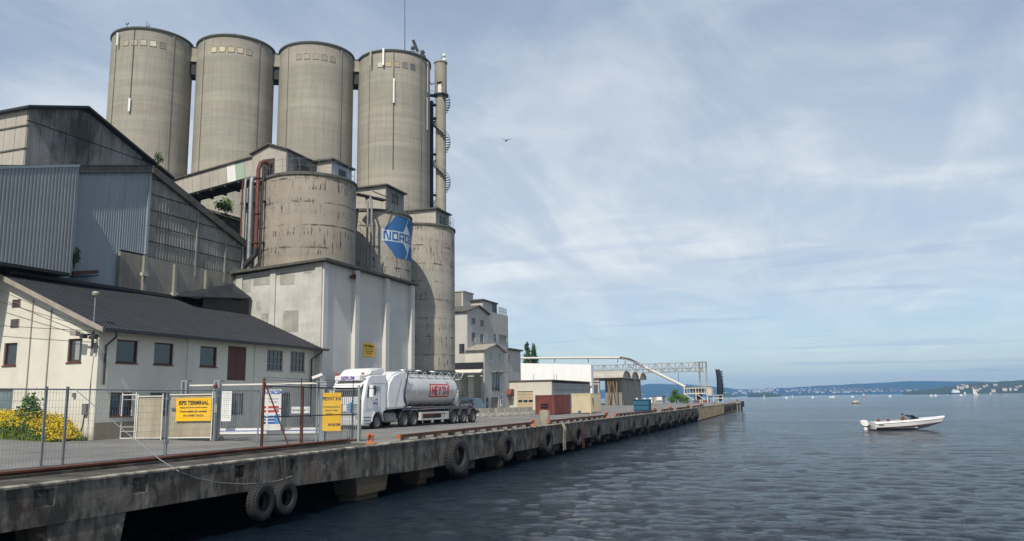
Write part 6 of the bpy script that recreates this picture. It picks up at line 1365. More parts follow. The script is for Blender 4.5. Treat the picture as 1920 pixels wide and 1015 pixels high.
GL = {'H': [((0, 0), (0, 1)), ((1, 0), (1, 1)), ((0, .5), (1, .5))], 'E': [((0, 0), (0, 1)), ((0, .96), (1, .96)), ((0, .5), (.8, .5)), ((0, .04), (1, .04))], 'Y': [((.5, 0), (.5, .5)), ((.5, .45), (0, 1)), ((.5, .45), (1, 1))], "'": [((.5, .7), (.6, 1.05))], 'D': [((0, 0), (0, 1)), ((0, .96), (.6, .9)), ((.6, .9), (1, .5)), ((1, .5), (.6, .08)), ((.6, .08), (0, .04))], 'I': [((.5, 0), (.5, 1))]}
x_ = 6.82
for ch, w_ in (("H", .32), ("E", .27), ("Y", .32), ("'", .10), ("D", .34), ("I", .16)):
    mb = MB()
    for a, b_ in GL[ch]: stroke(mb, (x_+a[0]*w_, zb_+(zt-zb_)*a[1]), (x_+b_[0]*w_, zb_+(zt-zb_)*b_[1]))
    part('letter', mb, REDP, tk, MT, fix=False); x_ += w_+.145
# ================================================================ PARKED CAR
cq = onX(880, 772, -32.5)
cr_ = thing('parked_car', 'blue grey estate car parked behind the tanker by the entrance house', 'car', (-32.3, cq.y, .25)); CM = frame((-35.2, 82.4, ground_z(-35)), (-.05, 1, 0))
# x forward, y inward(left), car faces away to the right
cp_ = [(-2.0, .35), (-2.05, .8), (-1.95, 1.0), (-1.75, 1.5), (-1.5, 1.58), (.2, 1.56), (.55, 1.42), (1.15, 1.02), (1.95, .88), (2.1, .6), (2.05, .35)]
part('body', bev(MB().prism([(a, -.85, b_) for a, b_ in cp_], (0, 1.7, 0)), .09, 3, 40), CARP, cr_, CM)
part('tailgate', MB().box(-2.075, -2.03, -.65, .65, .5, .95), flat('pale_tailgate', (.6, .62, .64), .3), cr_, CM)
part('rear_window', MB().prism([(-1.985, -.65, 1.02), (-1.80, -.65, 1.42), (-1.77, -.65, 1.42), (-1.95, -.65, 1.02)], (0, 1.3, 0)), GLASS, cr_, CM)
for u0, u1 in ((-1.55, -.75), (-.68, .0), (.07, .75)): part('side_window', MB().prism([(u0, -.855, 1.02), (u0+.04, -.80, 1.42), (u1-.04 if u1 < .5 else u1-.35, -.80, 1.42), (u1, -.855, 1.02)], (0, -.01, 0)), GLASS, cr_, CM)
for x_ in (-1.35, 1.3):
    for y in (-.82, .62): part('wheel', MB().lathe([(.02, 0), (.18, -.02), (.2, .02), (.3, -.0), (.31, .2), (.02, .2)], (x_, y, .31), 'y', 18), BLACK, cr_, CM)
for y in (-.8, .66): part('tail_lamp', MB().box(-2.08, -1.98, y, y+.14, .75, 1.05), REDP, cr_, CM)

# ================================================================ FAR END: LOADER, TRUSS, CONVEYOR
YF = 215.0
WST = flat('offwhite_steel', (.62, .60, .54), .6)
cv = thing('tube_conveyor', 'long white tube conveyor running level then sloping down to the ship loader', 'conveyor', (-50, YF, 8))
A_ = onY(950, 672, YF+2); B_ = onY(1163, 671, YF+2); C_ = onY(1200, 684, YF+1); D_ = onY(1285, 726, YF-2); C0 = onY(1182, 675, YF+1.5)
part('level_tube', MB().tube([A_, B_], .33, 10), WST, cv); part('bend', MB().tube([B_, C0, C_], .36, 10), DARKM, cv); part('sloping_tube', MB().tube([C_, D_], .36, 10), WST, cv)
part('spout', MB().tube([D_, onY(1296, 729, YF-2), onY(1310, 727, YF-2)], .3, 8), DARKM, cv)
for px in (1040, 1103, 1158, 1172, 1188): q = onY(px, 673+max(0, (px-1163)*.35), YF+2); part('hanger', MB().bar(q-V3((0, 0, .1)), q-V3((0, 0, 1.0)), .18), TRIM, cv)
TRS = flat('weathered_truss_steel', (.33, .32, .31), .7)
tr = thing('truss_bridge', 'long grey lattice truss bridge ending at the loader tower', 'truss', (-40, YF, 8))
xa, xb = onY(1108, 690, YF).x, onY(1316, 690, YF).x; zb_ = onY(1215, 698.5, YF).z; zt = onY(1215, 682.5, YF).z; nbay = 17
for yy, nm in ((YF, 'near_side'), (YF+1.6, 'far_side')):
    mb = MB()
    mb.bar((xa, yy, zb_), (xb, yy, zb_), .20); mb.bar((xa, yy, zb_+.85), (xb, yy, zb_+.85), .12); mb.bar((xa, yy, zt), (xb, yy, zt), .12)
    for k in range(nbay+1):
        x_ = xa+(xb-xa)*k/nbay; mb.bar((x_, yy, zb_), (x_, yy, zt), .12)
        if k < nbay: x2 = xa+(xb-xa)*(k+1)/nbay; mb.bar((x_, yy, zb_ if k % 2 else zt), (x2, yy, zt if k % 2 else zb_), .12)
    part(nm, mb, TRS, tr)
part('walkway_deck', MB().box(xa, xb, YF+.15, YF+1.45, zb_, zb_+.08), TRIM, tr)
part('hanging_cable', MB().tube([onY(1272, 699, YF), onY(1273, 724, YF)], .06, 5), DARKM, tr)
part('inclined_strut', MB().bar(onY(1205, 684, YF), onY(1165, 672, YF), .25), TRS, tr)
lt_ = thing('loader_tower', 'slim lattice steel tower with a box head carrying the truss bridge', 'tower', (-26, YF, 0))
q0 = onY(1309, 680, YF); q1 = onY(1323, 678.5, YF)
for px in (1310, 1323):
    for dy in (0, 1.6): x_ = onY(px, 690, YF).x; part('leg', MB().bar((x_, YF+dy, 4.0), (x_, YF+dy, q1.z), .22), TRS, lt_)
part('bracing', (lambda m__: [m__.bar((q0.x, YF, 4+1.1*k), (q1.x, YF, 5.1+1.1*k), .1) for k in range(6)] and m__)(MB()), TRS, lt_)
part('head', MB().box(q0.x-.2, q1.x+.15, YF-.1, YF+.0, q1.z-2.6, q1.z-2.4).box(q0.x-.2, q1.x+.15, YF-.1, YF+1.7, q1.z-.1, q1.z+.1), TRS, lt_)
part('platform', MB().box(q0.x-1.4, q1.x+.8, YF-.8, YF+1.8, 4.3, 4.4), TRS, lt_)
# ship loader
so_ = thing('ship_loader', 'wheeled white steel ship loader frame on the far quay', 'loader', (-28, YF-4, 0)); YL = YF-3
lx0, lx1 = onY(1284, 750, YL).x, onY(1327, 750, YL).x; lz = onY(1300, 738, YL).z; lz2 = onY(1300, 728, YL).z
for x_ in (lx0, (lx0+lx1)/2, lx1):
    for dy in (0, 3): part('leg', MB().bar((x_, YL+dy, .1), (x_, YL+dy, lz2), .22), WST, so_)
part('brace', MB().bar((lx0, YL, lz), ((lx0+lx1)/2, YL, .3), .15), WST, so_); part('brace', MB().bar(((lx0+lx1)/2, YL, lz), (lx1, YL, .3), .15), WST, so_)
part('deck', MB().box(lx0-.2, lx1+.2, YL-.1, YL+3.1, lz-.15, lz+.1), WST, so_); part('upper_deck', MB().box(lx0-.3, lx1+.2, YL-.1, YL+3.1, lz2-.1, lz2+.1), WST, so_)
for k in range(9): x_ = lx0+(lx1-lx0)*k/8; part('baluster', MB().bar((x_, YL-.1, lz), (x_, YL-.1, lz2), .1), WST, so_)
part('machinery', MB().box(lx0+1.5, lx1-.5, YL+.6, YL+2.6, lz+.1, lz2-.15).box(lx0+2.4, lx0+4.2, YL+1, YL+2, .9, lz-.2), TRIM, so_)
part('drum', MB().lathe([(.02, -.9), (.95, -.9), (1.0, .9), (.02, .9)], (lx1+.4, YL+.6, lz+.3), 'z', 18), flat('dull_white_drum', (.55, .5, .45), .6), so_)
part('drum_cap', MB().lathe([(1.0, 1.1), (.7, 1.5), (.02, 1.7)], (lx1+.4, YL+.6, lz), 'z', 16), DIRTW, so_)
for x_ in (lx0+.4, lx0+2.0): part('wheel', MB().lathe([(.25, -.1), (.42, -.1), (.42, .1), (.25, .1)], (x_+2.2, YL-.25, .5), 'y', 16), WST if x_ > lx0+1 else BLACK, so_)
part('bogie', MB().box(lx0+3.0, lx1+.3, YL-.1, YL+.8, .15, .8), RUSTP, so_)
q0 = onY(1337, 744, YF+2); t_ = thing('grey_hopper_base', 'small white railed platform at the foot of the upright black boom', 'platform', (q0.x, YF+2, 0))
mb = MB()
for px in (1338, 1347, 1355): x_ = onY(px, 750, YF+2).x; mb.bar((x_, YF+2, .1), (x_, YF+2, 2.1), .15)
x0, x1 = onY(1336, 745, YF+2).x, onY(1356, 745, YF+2).x; mb.bar((x0, YF+2, 2.0), (x1, YF+2, 2.0), .15); mb.bar((x0, YF+2, 1.2), (x1, YF+2, 1.2), .25)
part('rails', mb, WST, t_)
bm_ = thing('loading_boom', 'dark upright loading boom with tattered netting at the pier end', 'boom', (onY(1349, 750, YF+3).x, YF+3, 0))
pts = [onY(1350, 752, YF+3), onY(1350, 735, YF+3), onY(1350, 720, YF+3), onY(1348, 705, YF+3), onY(1345, 693.5, YF+3)]
part('boom', MB().tube(pts, [.55, .8, .85, .7, .55], 10), flat('black_blue_cover', (.02, .022, .035), .7), bm_); part('head', MB().tube([pts[-1], pts[-1]+V3((0, 0, .25))], .62, 10), PANELC, bm_)
mb = MB(); random.seed(3)
for k in range(90):
    tt = random.random(); q = pts[1].lerp(pts[4], tt)+V3((random.uniform(.3, 1.1), random.uniform(-.4, .2), 0)); mb.add([q, q+V3((random.uniform(.1, .35), 0, random.uniform(-.4, .1))), q+V3((random.uniform(-.1, .2), .1, -random.uniform(.3, .7)))], [(0, 1, 2)])
part('netting', mb, flat('green_netting', (.02, .12, .12), .7), bm_, fix=False, kind='stuff')
# pier tip dolphin
dp = thing('mooring_dolphin', 'rusty brown mooring dolphin with a tyre just beyond the pier tip', 'dolphin', (-17.5, QEND+12, -2))
dx0, dx1 = onY(1369, 757, 226).x, onY(1390, 757, 226).x
for k in range(5): x_ = dx0+(dx1-dx0)*k/4; part('pile', MB().tube([(x_, 226, -3), (x_, 226, -.1)], .28, 10), PILE, dp)
part('cap', MB().box(dx0-.3, dx1+.2, 225.2, 228, -.2, .35), pm('brown_cap_concrete', (.36, .27, .17), (.25, .18, .12), scale=1), dp); part('bollard', MB().tube([(dx1-1, 226, .35), (dx1-1, 226, .75)], .2, 8), DARKM, dp)
part('tyre', MB().tube([(dx1+.35, 225.4, -1.2), (dx1+.35, 225.4, .3)], .45, 12), BLACK, dp)
qe = thing('pier_head', 'weathered timber faced end of the far pier', 'pier', (-20, QEND, -1)); part('end_wall', MB().box(-60, edge_x(QEND), QEND, QEND+.6, -3, .0), PILE, qe)
# distant bits between the shed and the loader
def far_box(name, label, px0, px1, py0, py1, Y, mat, cat, dz=1.5):
    a_, b_ = onY(px0, py0, Y), onY(px1, py1, Y); z0 = min(b_.z, .25) if py1 > 752 else b_.z
    t_ = thing(name, label, cat, (a_.x, Y, 0)); part('body', bev(MB().box(a_.x, b_.x, Y, Y+dz, z0, a_.z), .04, 1), mat, t_)
    part('roof', MB().box(a_.x-.1, b_.x+.1, Y-.1, Y+dz+.1, a_.z+.003, a_.z+.12), TRIM, t_); return t_
fb = far_box('white_cabin', 'narrow bright white cabin in front of the far shore', 1217, 1223, 745, 758, 190, WHITEP, 'cabin')
far_box('grey_hut', 'low grey hut with a white board beside the white cabin', 1224, 1243, 744, 758, 192, SIDEG, 'hut', 3)
t_ = thing('info_board', 'small white board on the grey hut', 'sign', onY(1236, 748, 191.8)); a_, b_ = onY(1231, 744.5, 191.8), onY(1241, 751, 191.8); part('plate', MB().box(a_.x, b_.x, 191.75, 191.85, b_.z, a_.z), WHITEP, t_)

# ================================================================ VEGETATION
def leaves(c, rx, ry, rz, n_, sz, seed=1, shell=.5, up=0):
    rnd = random.Random(seed); mb = MB(); vs = []; fs = []
    cl = [(rnd.uniform(-1, 1), rnd.uniform(-1, 1), rnd.uniform(-1, 1)) for _ in range(40)]; cl = [q for q in cl if sum(x_*x_ for x_ in q) < 1][:18]
    for k in range(n_):
        q = rnd.choice(cl); p_ = [q[i]*.8+rnd.gauss(0, .2) for i in range(3)]
        P = V3((c[0]+p_[0]*rx, c[1]+p_[1]*ry, c[2]+p_[2]*rz)); s_ = sz*rnd.uniform(.6, 1.4)
        a = V3((rnd.gauss(0, 1), rnd.gauss(0, 1), rnd.gauss(0, 1))).normalized(); b_ = a.orthogonal().normalized()
        o_ = len(vs); vs += [P-a*s_, P+b_*s_*.5, P+a*s_, P-b_*s_*.5]; fs.append((o_, o_+1, o_+2, o_+3))
    mb.add(vs, fs); return mb
# yellow flowering bank by the gable
fb = thing('flowering_bush', 'dense bank of yellow flowering weeds against the workshop gable', 'flowers', (-33, 26.5, .2))
rnd = random.Random(5); mb = MB(); mf = MB(); vs = []; fs = []; v2 = []; f2 = []
xr0 = onZ(0, 822, .15); bx1 = onY(146, 800, 27.3).x
for k in range(5200):
    x_ = rnd.uniform(-43, bx1); y_ = rnd.uniform(26.0, 27.6); taper = min(1, (bx1-x_)/1.1+.12)
    hh = (1.05+.28*noise.noise(V3((x_*.9, y_, 1))))*rnd.uniform(.55, 1.1)*taper; zg = ground_z(x_)
    lx, ly = rnd.gauss(0, .10), rnd.gauss(0, .10); o_ = len(vs); w_ = .014
    vs += [(x_-w_, y_, zg), (x_+w_, y_, zg), (x_+lx+w_*.6, y_+ly, zg+hh), (x_+lx-w_*.6, y_+ly, zg+hh)]; fs.append((o_, o_+1, o_+2, o_+3))
    for j in range(3):
        t__ = rnd.uniform(.15, .8); P = V3((x_+lx*t__, y_+ly*t__, zg+hh*t__)); a = V3((rnd.gauss(0, 1), rnd.gauss(0, 1), rnd.gauss(0, .6))).normalized()*.075; b_ = a.orthogonal().normalized()*.03; o_ = len(vs); vs += [P, P+a+b_, P+a*2, P+a-b_]; fs.append((o_, o_+1, o_+2, o_+3))
    if rnd.random() < .95:
        for j in range(8):
            P = V3((x_+lx+rnd.gauss(0, .07), y_+ly+rnd.gauss(0, .07), zg+hh*rnd.uniform(.78, 1.06))); a = V3((rnd.gauss(0, 1), rnd.gauss(0, 1), rnd.gauss(0, 1))).normalized()*.034; b_ = a.orthogonal().normalized()*.03; o_ = len(v2); v2 += [P-a, P-b_, P+a, P+b_]; f2.append((o_, o_+1, o_+2, o_+3))
mb.add(vs, fs); mf.add(v2, f2)
part('stems', mb, GRASSM, fb, fix=False, kind='stuff'); part('blossoms', mf, YFLOW, fb, fix=False, kind='stuff')
def shrub(name, label, c, r, h_, n_, sz, mat=LEAF, seed=1, cat='shrub'):
    t_ = thing(name, label, cat, (c[0], c[1], c[2])); mb = MB(); rnd = random.Random(seed)
    for k in range(6): a = rnd.uniform(0, 2*pi); mb.tube([c, (c[0]+r*.3*cos(a), c[1]+r*.3*sin(a), c[2]+h_*.5), (c[0]+r*.7*cos(a), c[1]+r*.7*sin(a), c[2]+h_*rnd.uniform(.7, .95))], [.03, .02, .01], 5)
    part('stem', mb, BARK, t_); part('foliage', leaves((c[0], c[1], c[2]+h_*.62), r, r, h_*.45, n_, sz, seed), mat, t_, fix=False, kind='stuff'); return t_
q = onY(55, 760, 26.2); shrub('green_shrub', 'bright green leafy shrub rising above the yellow flowers', (q.x, 26.2, .3), .5, 1.95, 650, .075, LEAF, 3)
mb = MB(); rnd = random.Random(9); vs = []; fs = []
wt = thing('dry_weeds', 'thin dark weeds at the foot of the workshop corner', 'weeds', (-30.7, 27.5, .2))
for k in range(260):
    x_ = rnd.uniform(-31.6, -30.3); y_ = rnd.uniform(27.0, 27.7); hh = rnd.uniform(.15, .7); o_ = len(vs); dx = rnd.gauss(0, .08); vs += [(x_-.008, y_, .2), (x_+.008, y_, .2), (x_+dx, y_, .2+hh)]; fs.append((o_, o_+1, o_+2))
mb.add(vs, fs); part('stalks', mb, LEAF2, wt, fix=False, kind='stuff')
q = onX(137, 505, MX+.5); shrub('wall_shrub', 'small dark shrub growing between the blue cladding bays', (MX+.55, q.y, q.z), .32, 1.2, 330, .07, LEAF2, 4)
q = onX(296, 305, -46); shrub('roof_shrub', 'small shrub growing on the roof edge before the leftmost tall silo', (-44.5, onX(297, 309, -44.5).y, onX(297, 312, -44.5).z), .45, 1.0, 150, .07, LEAF, 6)
q = onY(424, 400, 51.2); shrub('gallery_shrub', 'green bush growing on the dark shed roof just below the conveyor gallery', (q.x, q.y, q.z-.2), .8, 1.3, 700, .09, LEAF, 8)
# poplars
def poplar(label, px, Y, ztop, r):
    q = onY(px, 690, Y); t_ = thing('poplar_tree', label, 'tree', (q.x, Y, .5), 'two poplars behind the white hall')
    part('trunk', MB().tube([(q.x, Y, .3), (q.x, Y, 8), (q.x, Y, ztop-1.5)], [.4, .3, .08], 8), BARK, t_)
    br = MB(); rnd = random.Random(px)
    for k in range(16): z = 4+k*(ztop-6)/16; a = rnd.uniform(0, 6.28); br.tube([(q.x, Y, z), (q.x+r*.7*cos(a), Y+r*.7*sin(a), z+2)], [.08, .03], 4)
    part('branch', br, BARK, t_)
    mb = MB()
    for k in range(9):
        z = 4+(ztop-5.2)*k/8; rr = r*(.65+.45*sin(pi*(k+1.5)/11))*(1 if k < 7 else .6); l_ = leaves((q.x+rnd.uniform(-.3, .3), Y, z), rr, rr, 1.5, 420, .26, px+k); mb.add(l_.v, l_.f)
    part('crown', mb, LEAF2, t_, fix=False, kind='stuff')
poplar('left poplar of the pair behind the white hall, slightly taller', 989, 232, 19.0, 1.45); poplar('right poplar of the pair behind the white hall', 1003, 234, 18.4, 1.4)
q = onY(1268, 757, 196); t_ = thing('willow_bush', 'dark green round bush left of the ship loader', 'bush', (q.x, 196, 0)); mb = MB()
for k, (dx, dz, rr) in enumerate(((-1.2, 1.3, 1.1), (0, 1.9, 1.4), (1.3, 1.4, 1.3), (2.4, .9, 1.0), (-.3, 2.9, .8))): l_ = leaves((q.x+dx, 196, dz), rr, 1.2, rr*.8, 500, .16, 70+k); mb.add(l_.v, l_.f)
part('foliage', mb, LEAF, t_, fix=False, kind='stuff'); part('stem', MB().tube([(q.x, 196, 0), (q.x+.2, 196, 1.8)], .12, 6).tube([(q.x, 196, .2), (q.x+1.4, 196, 1.4)], .08, 6), BARK, t_)
t_ = thing('weed_strip', 'strip of low weeds between the vaulted shed and the far huts', 'weeds', (-38, 180, 0)); mb = MB()
for k in range(6): q = onY(1165+9*k, 758, 188); l_ = leaves((q.x, 188, .35), .9, .5, .35, 120, .1, 90+k); mb.add(l_.v, l_.f)
part('foliage', mb, LEAF2, t_, fix=False, kind='stuff')

# ================================================================ BOATS
def boat():
    yaw_dir = (RT.x, RT.y)
    D_ = onZ(1632, 806.5, WZ); E_ = V3((*yaw_dir, 0)).normalized(); E_ = (E_+V3((0.10*-E_.y, 0.10*E_.x, 0))).normalized(); M = frame((D_.x, D_.y, WZ), E_)   # x to the bow, y away
    px2m = (D_-EYE).length/1500
    L = (1767-1635)*px2m*1.02
    t_ = thing('motor_boat', 'white sports motor boat with a dark red side stripe and a white outboard', 'boat', (D_.x, D_.y, WZ))
    st = []; NS = 18
    for i in range(NS+1):
        u = i/NS; x_ = L*u
        bw = 1.12*(1-max(0, (u-.42)/.58)**2.0)+.01; sheer = .80+.44*u**1.1; keel = -.14+max(0, (u-.55)/.45)**1.7*.80+.14*u
        chine = .20+.50*u**1.7; cw = bw*(.90-.35*max(0, u-.5)); stripe = chine+.085
        if keel > chine-.03: keel = chine-.03
        st.append((x_, bw, sheer, keel, chine, cw, stripe))
    st[-1] = (L, .02, st[-1][2], st[-1][2]-.25, st[-1][2]-.18, .015, st[-1][2]-.12)
    def strip(fa, fb, nm, mt, off=0):
        mb = MB(); vs = []
        for s_ in st: vs += [(s_[0], fa(s_)[0], fa(s_)[1]), (s_[0], fb(s_)[0], fb(s_)[1])]
        n_ = len(st)
        mb.add(vs, [(2*i, 2*i+2, 2*i+3, 2*i+1) for i in range(n_-1)], True); vs2 = [(a, -b_, c_) for a, b_, c_ in vs]; mb.add(vs2, [(2*i, 2*i+1, 2*i+3, 2*i+2) for i in range(n_-1)], True)
        return part(nm, mb, mt, t_, M, fix=False)
    HW = flat('boat_gelcoat', (.80, .79, .76), .25, var=.03, coat=.5); MAR = flat('maroon_stripe', (.16, .03, .045), .4)
    strip(lambda s: (0, s[3]), lambda s: (s[5], s[4]), 'hull_bottom', HW); strip(lambda s: (s[5], s[4]), lambda s: (s[5]+(s[1]-s[5])*.25, s[6]), 'stripe', MAR)
    strip(lambda s: (s[5]+(s[1]-s[5])*.25, s[6]), lambda s: (s[1], s[2]-.17), 'hull_side', HW); strip(lambda s: (s[1]+.012, s[2]-.19), lambda s: (s[1]+.012, s[2]-.155), 'rub_rail', DARKM); strip(lambda s: (s[1], s[2]-.155), lambda s: (s[1]*.93, s[2]), 'gunwale', HW)
    # deck: foredeck closed, cockpit open between u .12 and .56
    mb = MB()
    for i in range(NS):
        a, b_ = st[i], st[i+1]; u = i/NS
        if u < .08 or u > .55: mb.add([(a[0], -a[1]*.93, a[2]), (b_[0], -b_[1]*.93, b_[2]), (b_[0], 0, b_[2]+.10*(1 if u > .5 else .3)), (b_[0], b_[1]*.93, b_[2]), (a[0], a[1]*.93, a[2]), (a[0], 0, a[2]+.10*(1 if u > .5 else .3))], [(0, 1, 2, 5), (5, 2, 3, 4)], True)
        else:
            for s_ in (-1, 1): mb.add([(a[0], s_*a[1]*.93, a[2]), (b_[0], s_*b_[1]*.93, b_[2]), (b_[0], s_*b_[1]*.72, b_[2]), (a[0], s_*a[1]*.72, a[2])], [(0, 1, 2, 3)])
    part('deck', mb, HW, t_, M); part('cockpit_floor', MB().box(L*.06, L*.57, -.82, .82, .16, .2), HW, t_, M); part('transom', MB().prism([(0, -1.1, .1), (0, 1.1, .1), (0, 1.08, .80), (0, -1.08, .80)], (.05, 0, 0)), HW, t_, M)
    part('bulkhead', MB().box(L*.55, L*.56, -.8, .8, .2, 1.05), HW, t_, M)
    ox, oy, oz = L*.585, 0, .98
    part('windscreen', MB().prism([(L*.60, -.75, 1.12), (L*.52, -.68, 1.46), (L*.525, -.68, 1.46), (L*.61, -.75, 1.12)], (0, 1.45, 0)), glass('windscreen_tint', (.05, .06, .06), .1), t_, M)
    part('screen_frame', MB().tube([(L*.60, -.76, 1.12), (L*.52, -.70, 1.47), (L*.52, .70, 1.47), (L*.60, .76, 1.12)], .02, 6), DARKM, t_, M)
    part('wheel', MB().lathe([(.17, -.015), (.19, 0), (.17, .015)], (L*.515, -.35, .98), 'x', 16), BLACK, t_, M)
    RSE = flat('rust_red_seat', (.42, .10, .05), .6)
    for x_, y_ in ((L*.22, -.4), (L*.40, -.35), (L*.14, .35)): s_ = part('seat', bev(MB().box(x_, x_+.45, y_-.25, y_+.25, .5, .70), .05), RSE if x_ < L*.3 else HW, t_, M); part('backrest', bev(MB().box(x_-.05, x_+.05, y_-.25, y_+.25, .702, 1.12 if x_ < L*.3 else 1.05), .04), RSE, s_, M)
    part('name_mark', MB().box(.35, .9, -1.13, -1.112, .50, .58), INK, t_, M)
    oc = part('outboard', bev(MB().prism([(-1.05, -.2, .62), (-1.0, -.2, 1.05), (-.35, -.2, 1.02), (-.18, -.2, .6), (-.35, -.2, .35), (-.9, -.2, .38)], (0, .4, 0)), .07, 3), HW, t_, M)
    part('outboard_leg', MB().prism([(-.75, -.08, .4), (-.35, -.08, .4), (-.42, -.08, -.5), (-.68, -.08, -.5)], (0, .16, 0)), HW, oc, M); part('bracket', MB().box(-.4, .0, -.15, .15, .25, .5), DARKM, oc, M); part('swim_rail', MB().bar((-.1, -.7, .3), (-.5, -.5, .3), .05), GALV, oc, M)
    return M, L
BM, BLn = boat()
# the helmsman: one continuous skinned body, seated, arms forward to the wheel
def person(M, base):
    t_ = thing('person', 'person in a rust coloured top and dark trousers sitting at the boat wheel', 'person', M @ V3(base))
    J = {'pel': (0, 0, 0, .15), 'wai': (.0, 0, .2, .13), 'che': (-.02, 0, .42, .16), 'nec': (.0, 0, .58, .06), 'jaw': (.03, 0, .65, .075), 'hea': (.03, 0, .74, .10), 'cro': (.02, 0, .83, .07),
         'hl': (.05, .1, -.02, .10), 'kl': (.45, .12, .03, .07), 'al': (.52, .12, -.36, .05), 'tl': (.66, .12, -.40, .04), 'hr': (.05, -.1, -.02, .10), 'kr': (.45, -.14, .03, .07), 'ar': (.52, -.14, -.36, .05), 'tr': (.66, -.14, -.40, .04),
         'sl': (-.02, .19, .50, .065), 'el': (.16, .26, .28, .045), 'wl': (.42, .18, .38, .03), 'gl': (.50, .14, .40, .035), 'sr': (-.02, -.19, .50, .065), 'er': (.16, -.26, .28, .045), 'wr': (.42, -.18, .38, .03), 'gr': (.50, -.14, .40, .035)}
    E = [('pel', 'wai'), ('wai', 'che'), ('che', 'nec'), ('nec', 'jaw'), ('jaw', 'hea'), ('hea', 'cro'), ('pel', 'hl'), ('hl', 'kl'), ('kl', 'al'), ('al', 'tl'), ('pel', 'hr'), ('hr', 'kr'), ('kr', 'ar'), ('ar', 'tr'), ('che', 'sl'), ('sl', 'el'), ('el', 'wl'), ('wl', 'gl'), ('che', 'sr'), ('sr', 'er'), ('er', 'wr'), ('wr', 'gr')]
    ks = list(J); me = bpy.data.meshes.new('body'); me.from_pydata([J[k][:3] for k in ks], [(ks.index(a), ks.index(b_)) for a, b_ in E], [])
    o = bpy.data.objects.new('tmpbody', me); COL.objects.link(o); sk = o.modifiers.new('s', 'SKIN'); 
    if not me.skin_vertices: me.attributes.new('skin_vertices_tmp', 'FLOAT', 'POINT')
    if me.skin_vertices:
        for i, k in enumerate(ks): me.skin_vertices[0].data[i].radius = (J[k][3], J[k][3]); me.skin_vertices[0].data[i].use_root = (i == 0)
    sb_ = o.modifiers.new('d', 'SUBSURF'); sb_.levels = 1
    bpy.context.view_layer.update(); dg = bpy.context.evaluated_depsgraph_get(); m2 = bpy.data.meshes.new_from_object(o.evaluated_get(dg)); bpy.data.objects.remove(o)
    m2.name = 'body'; SK = flat('skin', (.48, .27, .18), .5); TOP = flat('rust_top', (.24, .09, .05), .8); TRO = flat('dark_trousers', (.03, .03, .04), .8)
    m2.materials.clear(); [m2.materials.append(x_) for x_ in (TOP, TRO, SK)]
    for p_ in m2.polygons:
        c_ = p_.center; p_.use_smooth = True; p_.material_index = 2 if (c_.z > .58 or (c_.x > .40 and c_.z > .25)) else (1 if (c_.z < .10) else 0)
    m2.transform(Matrix.Translation(base)); m2.transform(M); b_ = bpy.data.objects.new('body', m2); COL.objects.link(b_); b_.parent = t_; b_.location = -t_.location
    MM = M @ Matrix.Translation(base)
    part('hair', MB().lathe([(.105, .72), (.112, .78), (.09, .85), (.04, .885), (.01, .89)], (.01, 0, 0), n=12), flat('dark_hair', (.03, .02, .015), .8), t_, MM)
person(BM, (BLn*.415, -.35, .78))
# cabin cruiser in the middle distance and far sails
def place(px, py): return onZ(px, py, WZ)
q = place(1605, 757); t_ = thing('cabin_boat', 'small white cabin boat in the middle distance right of the pier', 'boat', q); M = frame(q, (RT.x, RT.y, 0)); k_ = q.y/1500
part('hull', bev(MB().prism([(-6*k_, -1.2, 0), (5*k_, -1.2, 0), (7*k_, -1.2, 2.6*k_), (-6*k_, -1.2, 2.0*k_)], (0, 2.4, 0)), .1, 2), flat('tan_hull', (.30, .22, .16), .5), t_, M)
part('cabin', bev(MB().prism([(-4*k_, -1, 2.1*k_), (4*k_, -1, 2.3*k_), (2.5*k_, -1, 4.6*k_), (-3*k_, -1, 4.6*k_)], (0, 2, 0)), .15, 2), WHITEP, t_, M); part('window', MB().box(-2.5*k_, 2.4*k_, -1.02, -1.0, 2.9*k_, 3.6*k_), GLASS, t_, M)
def sailboat(px, base, top, label, tilt=0.0, hullm=None, sailm=None, w_=3.0, Y=900):
    q = onY(px, base, Y); q.z = WZ; k_ = Y/1500; h_ = (base-top)*k_; t_ = thing('sailing_boat', label, 'sailing boat', q, 'sailing boats far out on the fjord')
    M = frame(q, (RT.x, RT.y, 0)); w = w_*k_
    part('hull', MB().add([(-w, -.9, .9), (w, 0, 1.1), (-w, .9, .9), (-w*.9, -.6, 0), (w*.7, 0, 0), (-w*.9, .6, 0)], [(0, 1, 2), (3, 5, 4), (0, 3, 4, 1), (1, 4, 5, 2), (0, 2, 5, 3)]), hullm or WHITEP, t_, M)
    part('mast', MB().tube([(0, 0, 1), (tilt*h_, 0, h_)], .1, 5), GALV, t_, M)
    part('sail', MB().prism([(.05, 0, 1.6), (-w*.9, .05, 1.8), (tilt*h_, 0, h_*.98)], (0, .06, 0)), sailm or WHITEP, t_, M)
    part('jib', MB().prism([(.15, 0, 1.5), (w*.85, .05, 1.4), (tilt*h_+.1, 0, h_*.85)], (0, .05, 0)), sailm or WHITEP, t_, M)
sailboat(1433, 746, 737, 'white sail of the boat nearest the low dark island', w_=1.2, Y=900)
sailboat(1486, 745, 738, 'white sail second from the pier, left of the town shore', w_=1.5, Y=1000)
sailboat(1620, 743, 735.5, 'small sail with an orange red hull above the cabin boat', w_=1.8, Y=1000, hullm=ORANGE)
sailboat(1829.5, 736.5, 720.5, 'large white leaning sail before the right hand headland', tilt=-.28, w_=4.5, Y=1000)
sailboat(1809, 735, 728, 'small white sail left of the large leaning sail', w_=2.2, Y=1200)
sailboat(1857, 734, 729, 'tiny sail right of the large leaning sail', w_=1.6, Y=1300)
sailboat(1362.5, 748, 744, 'tiny sail seen just above the pier tip', w_=1.0, Y=800)
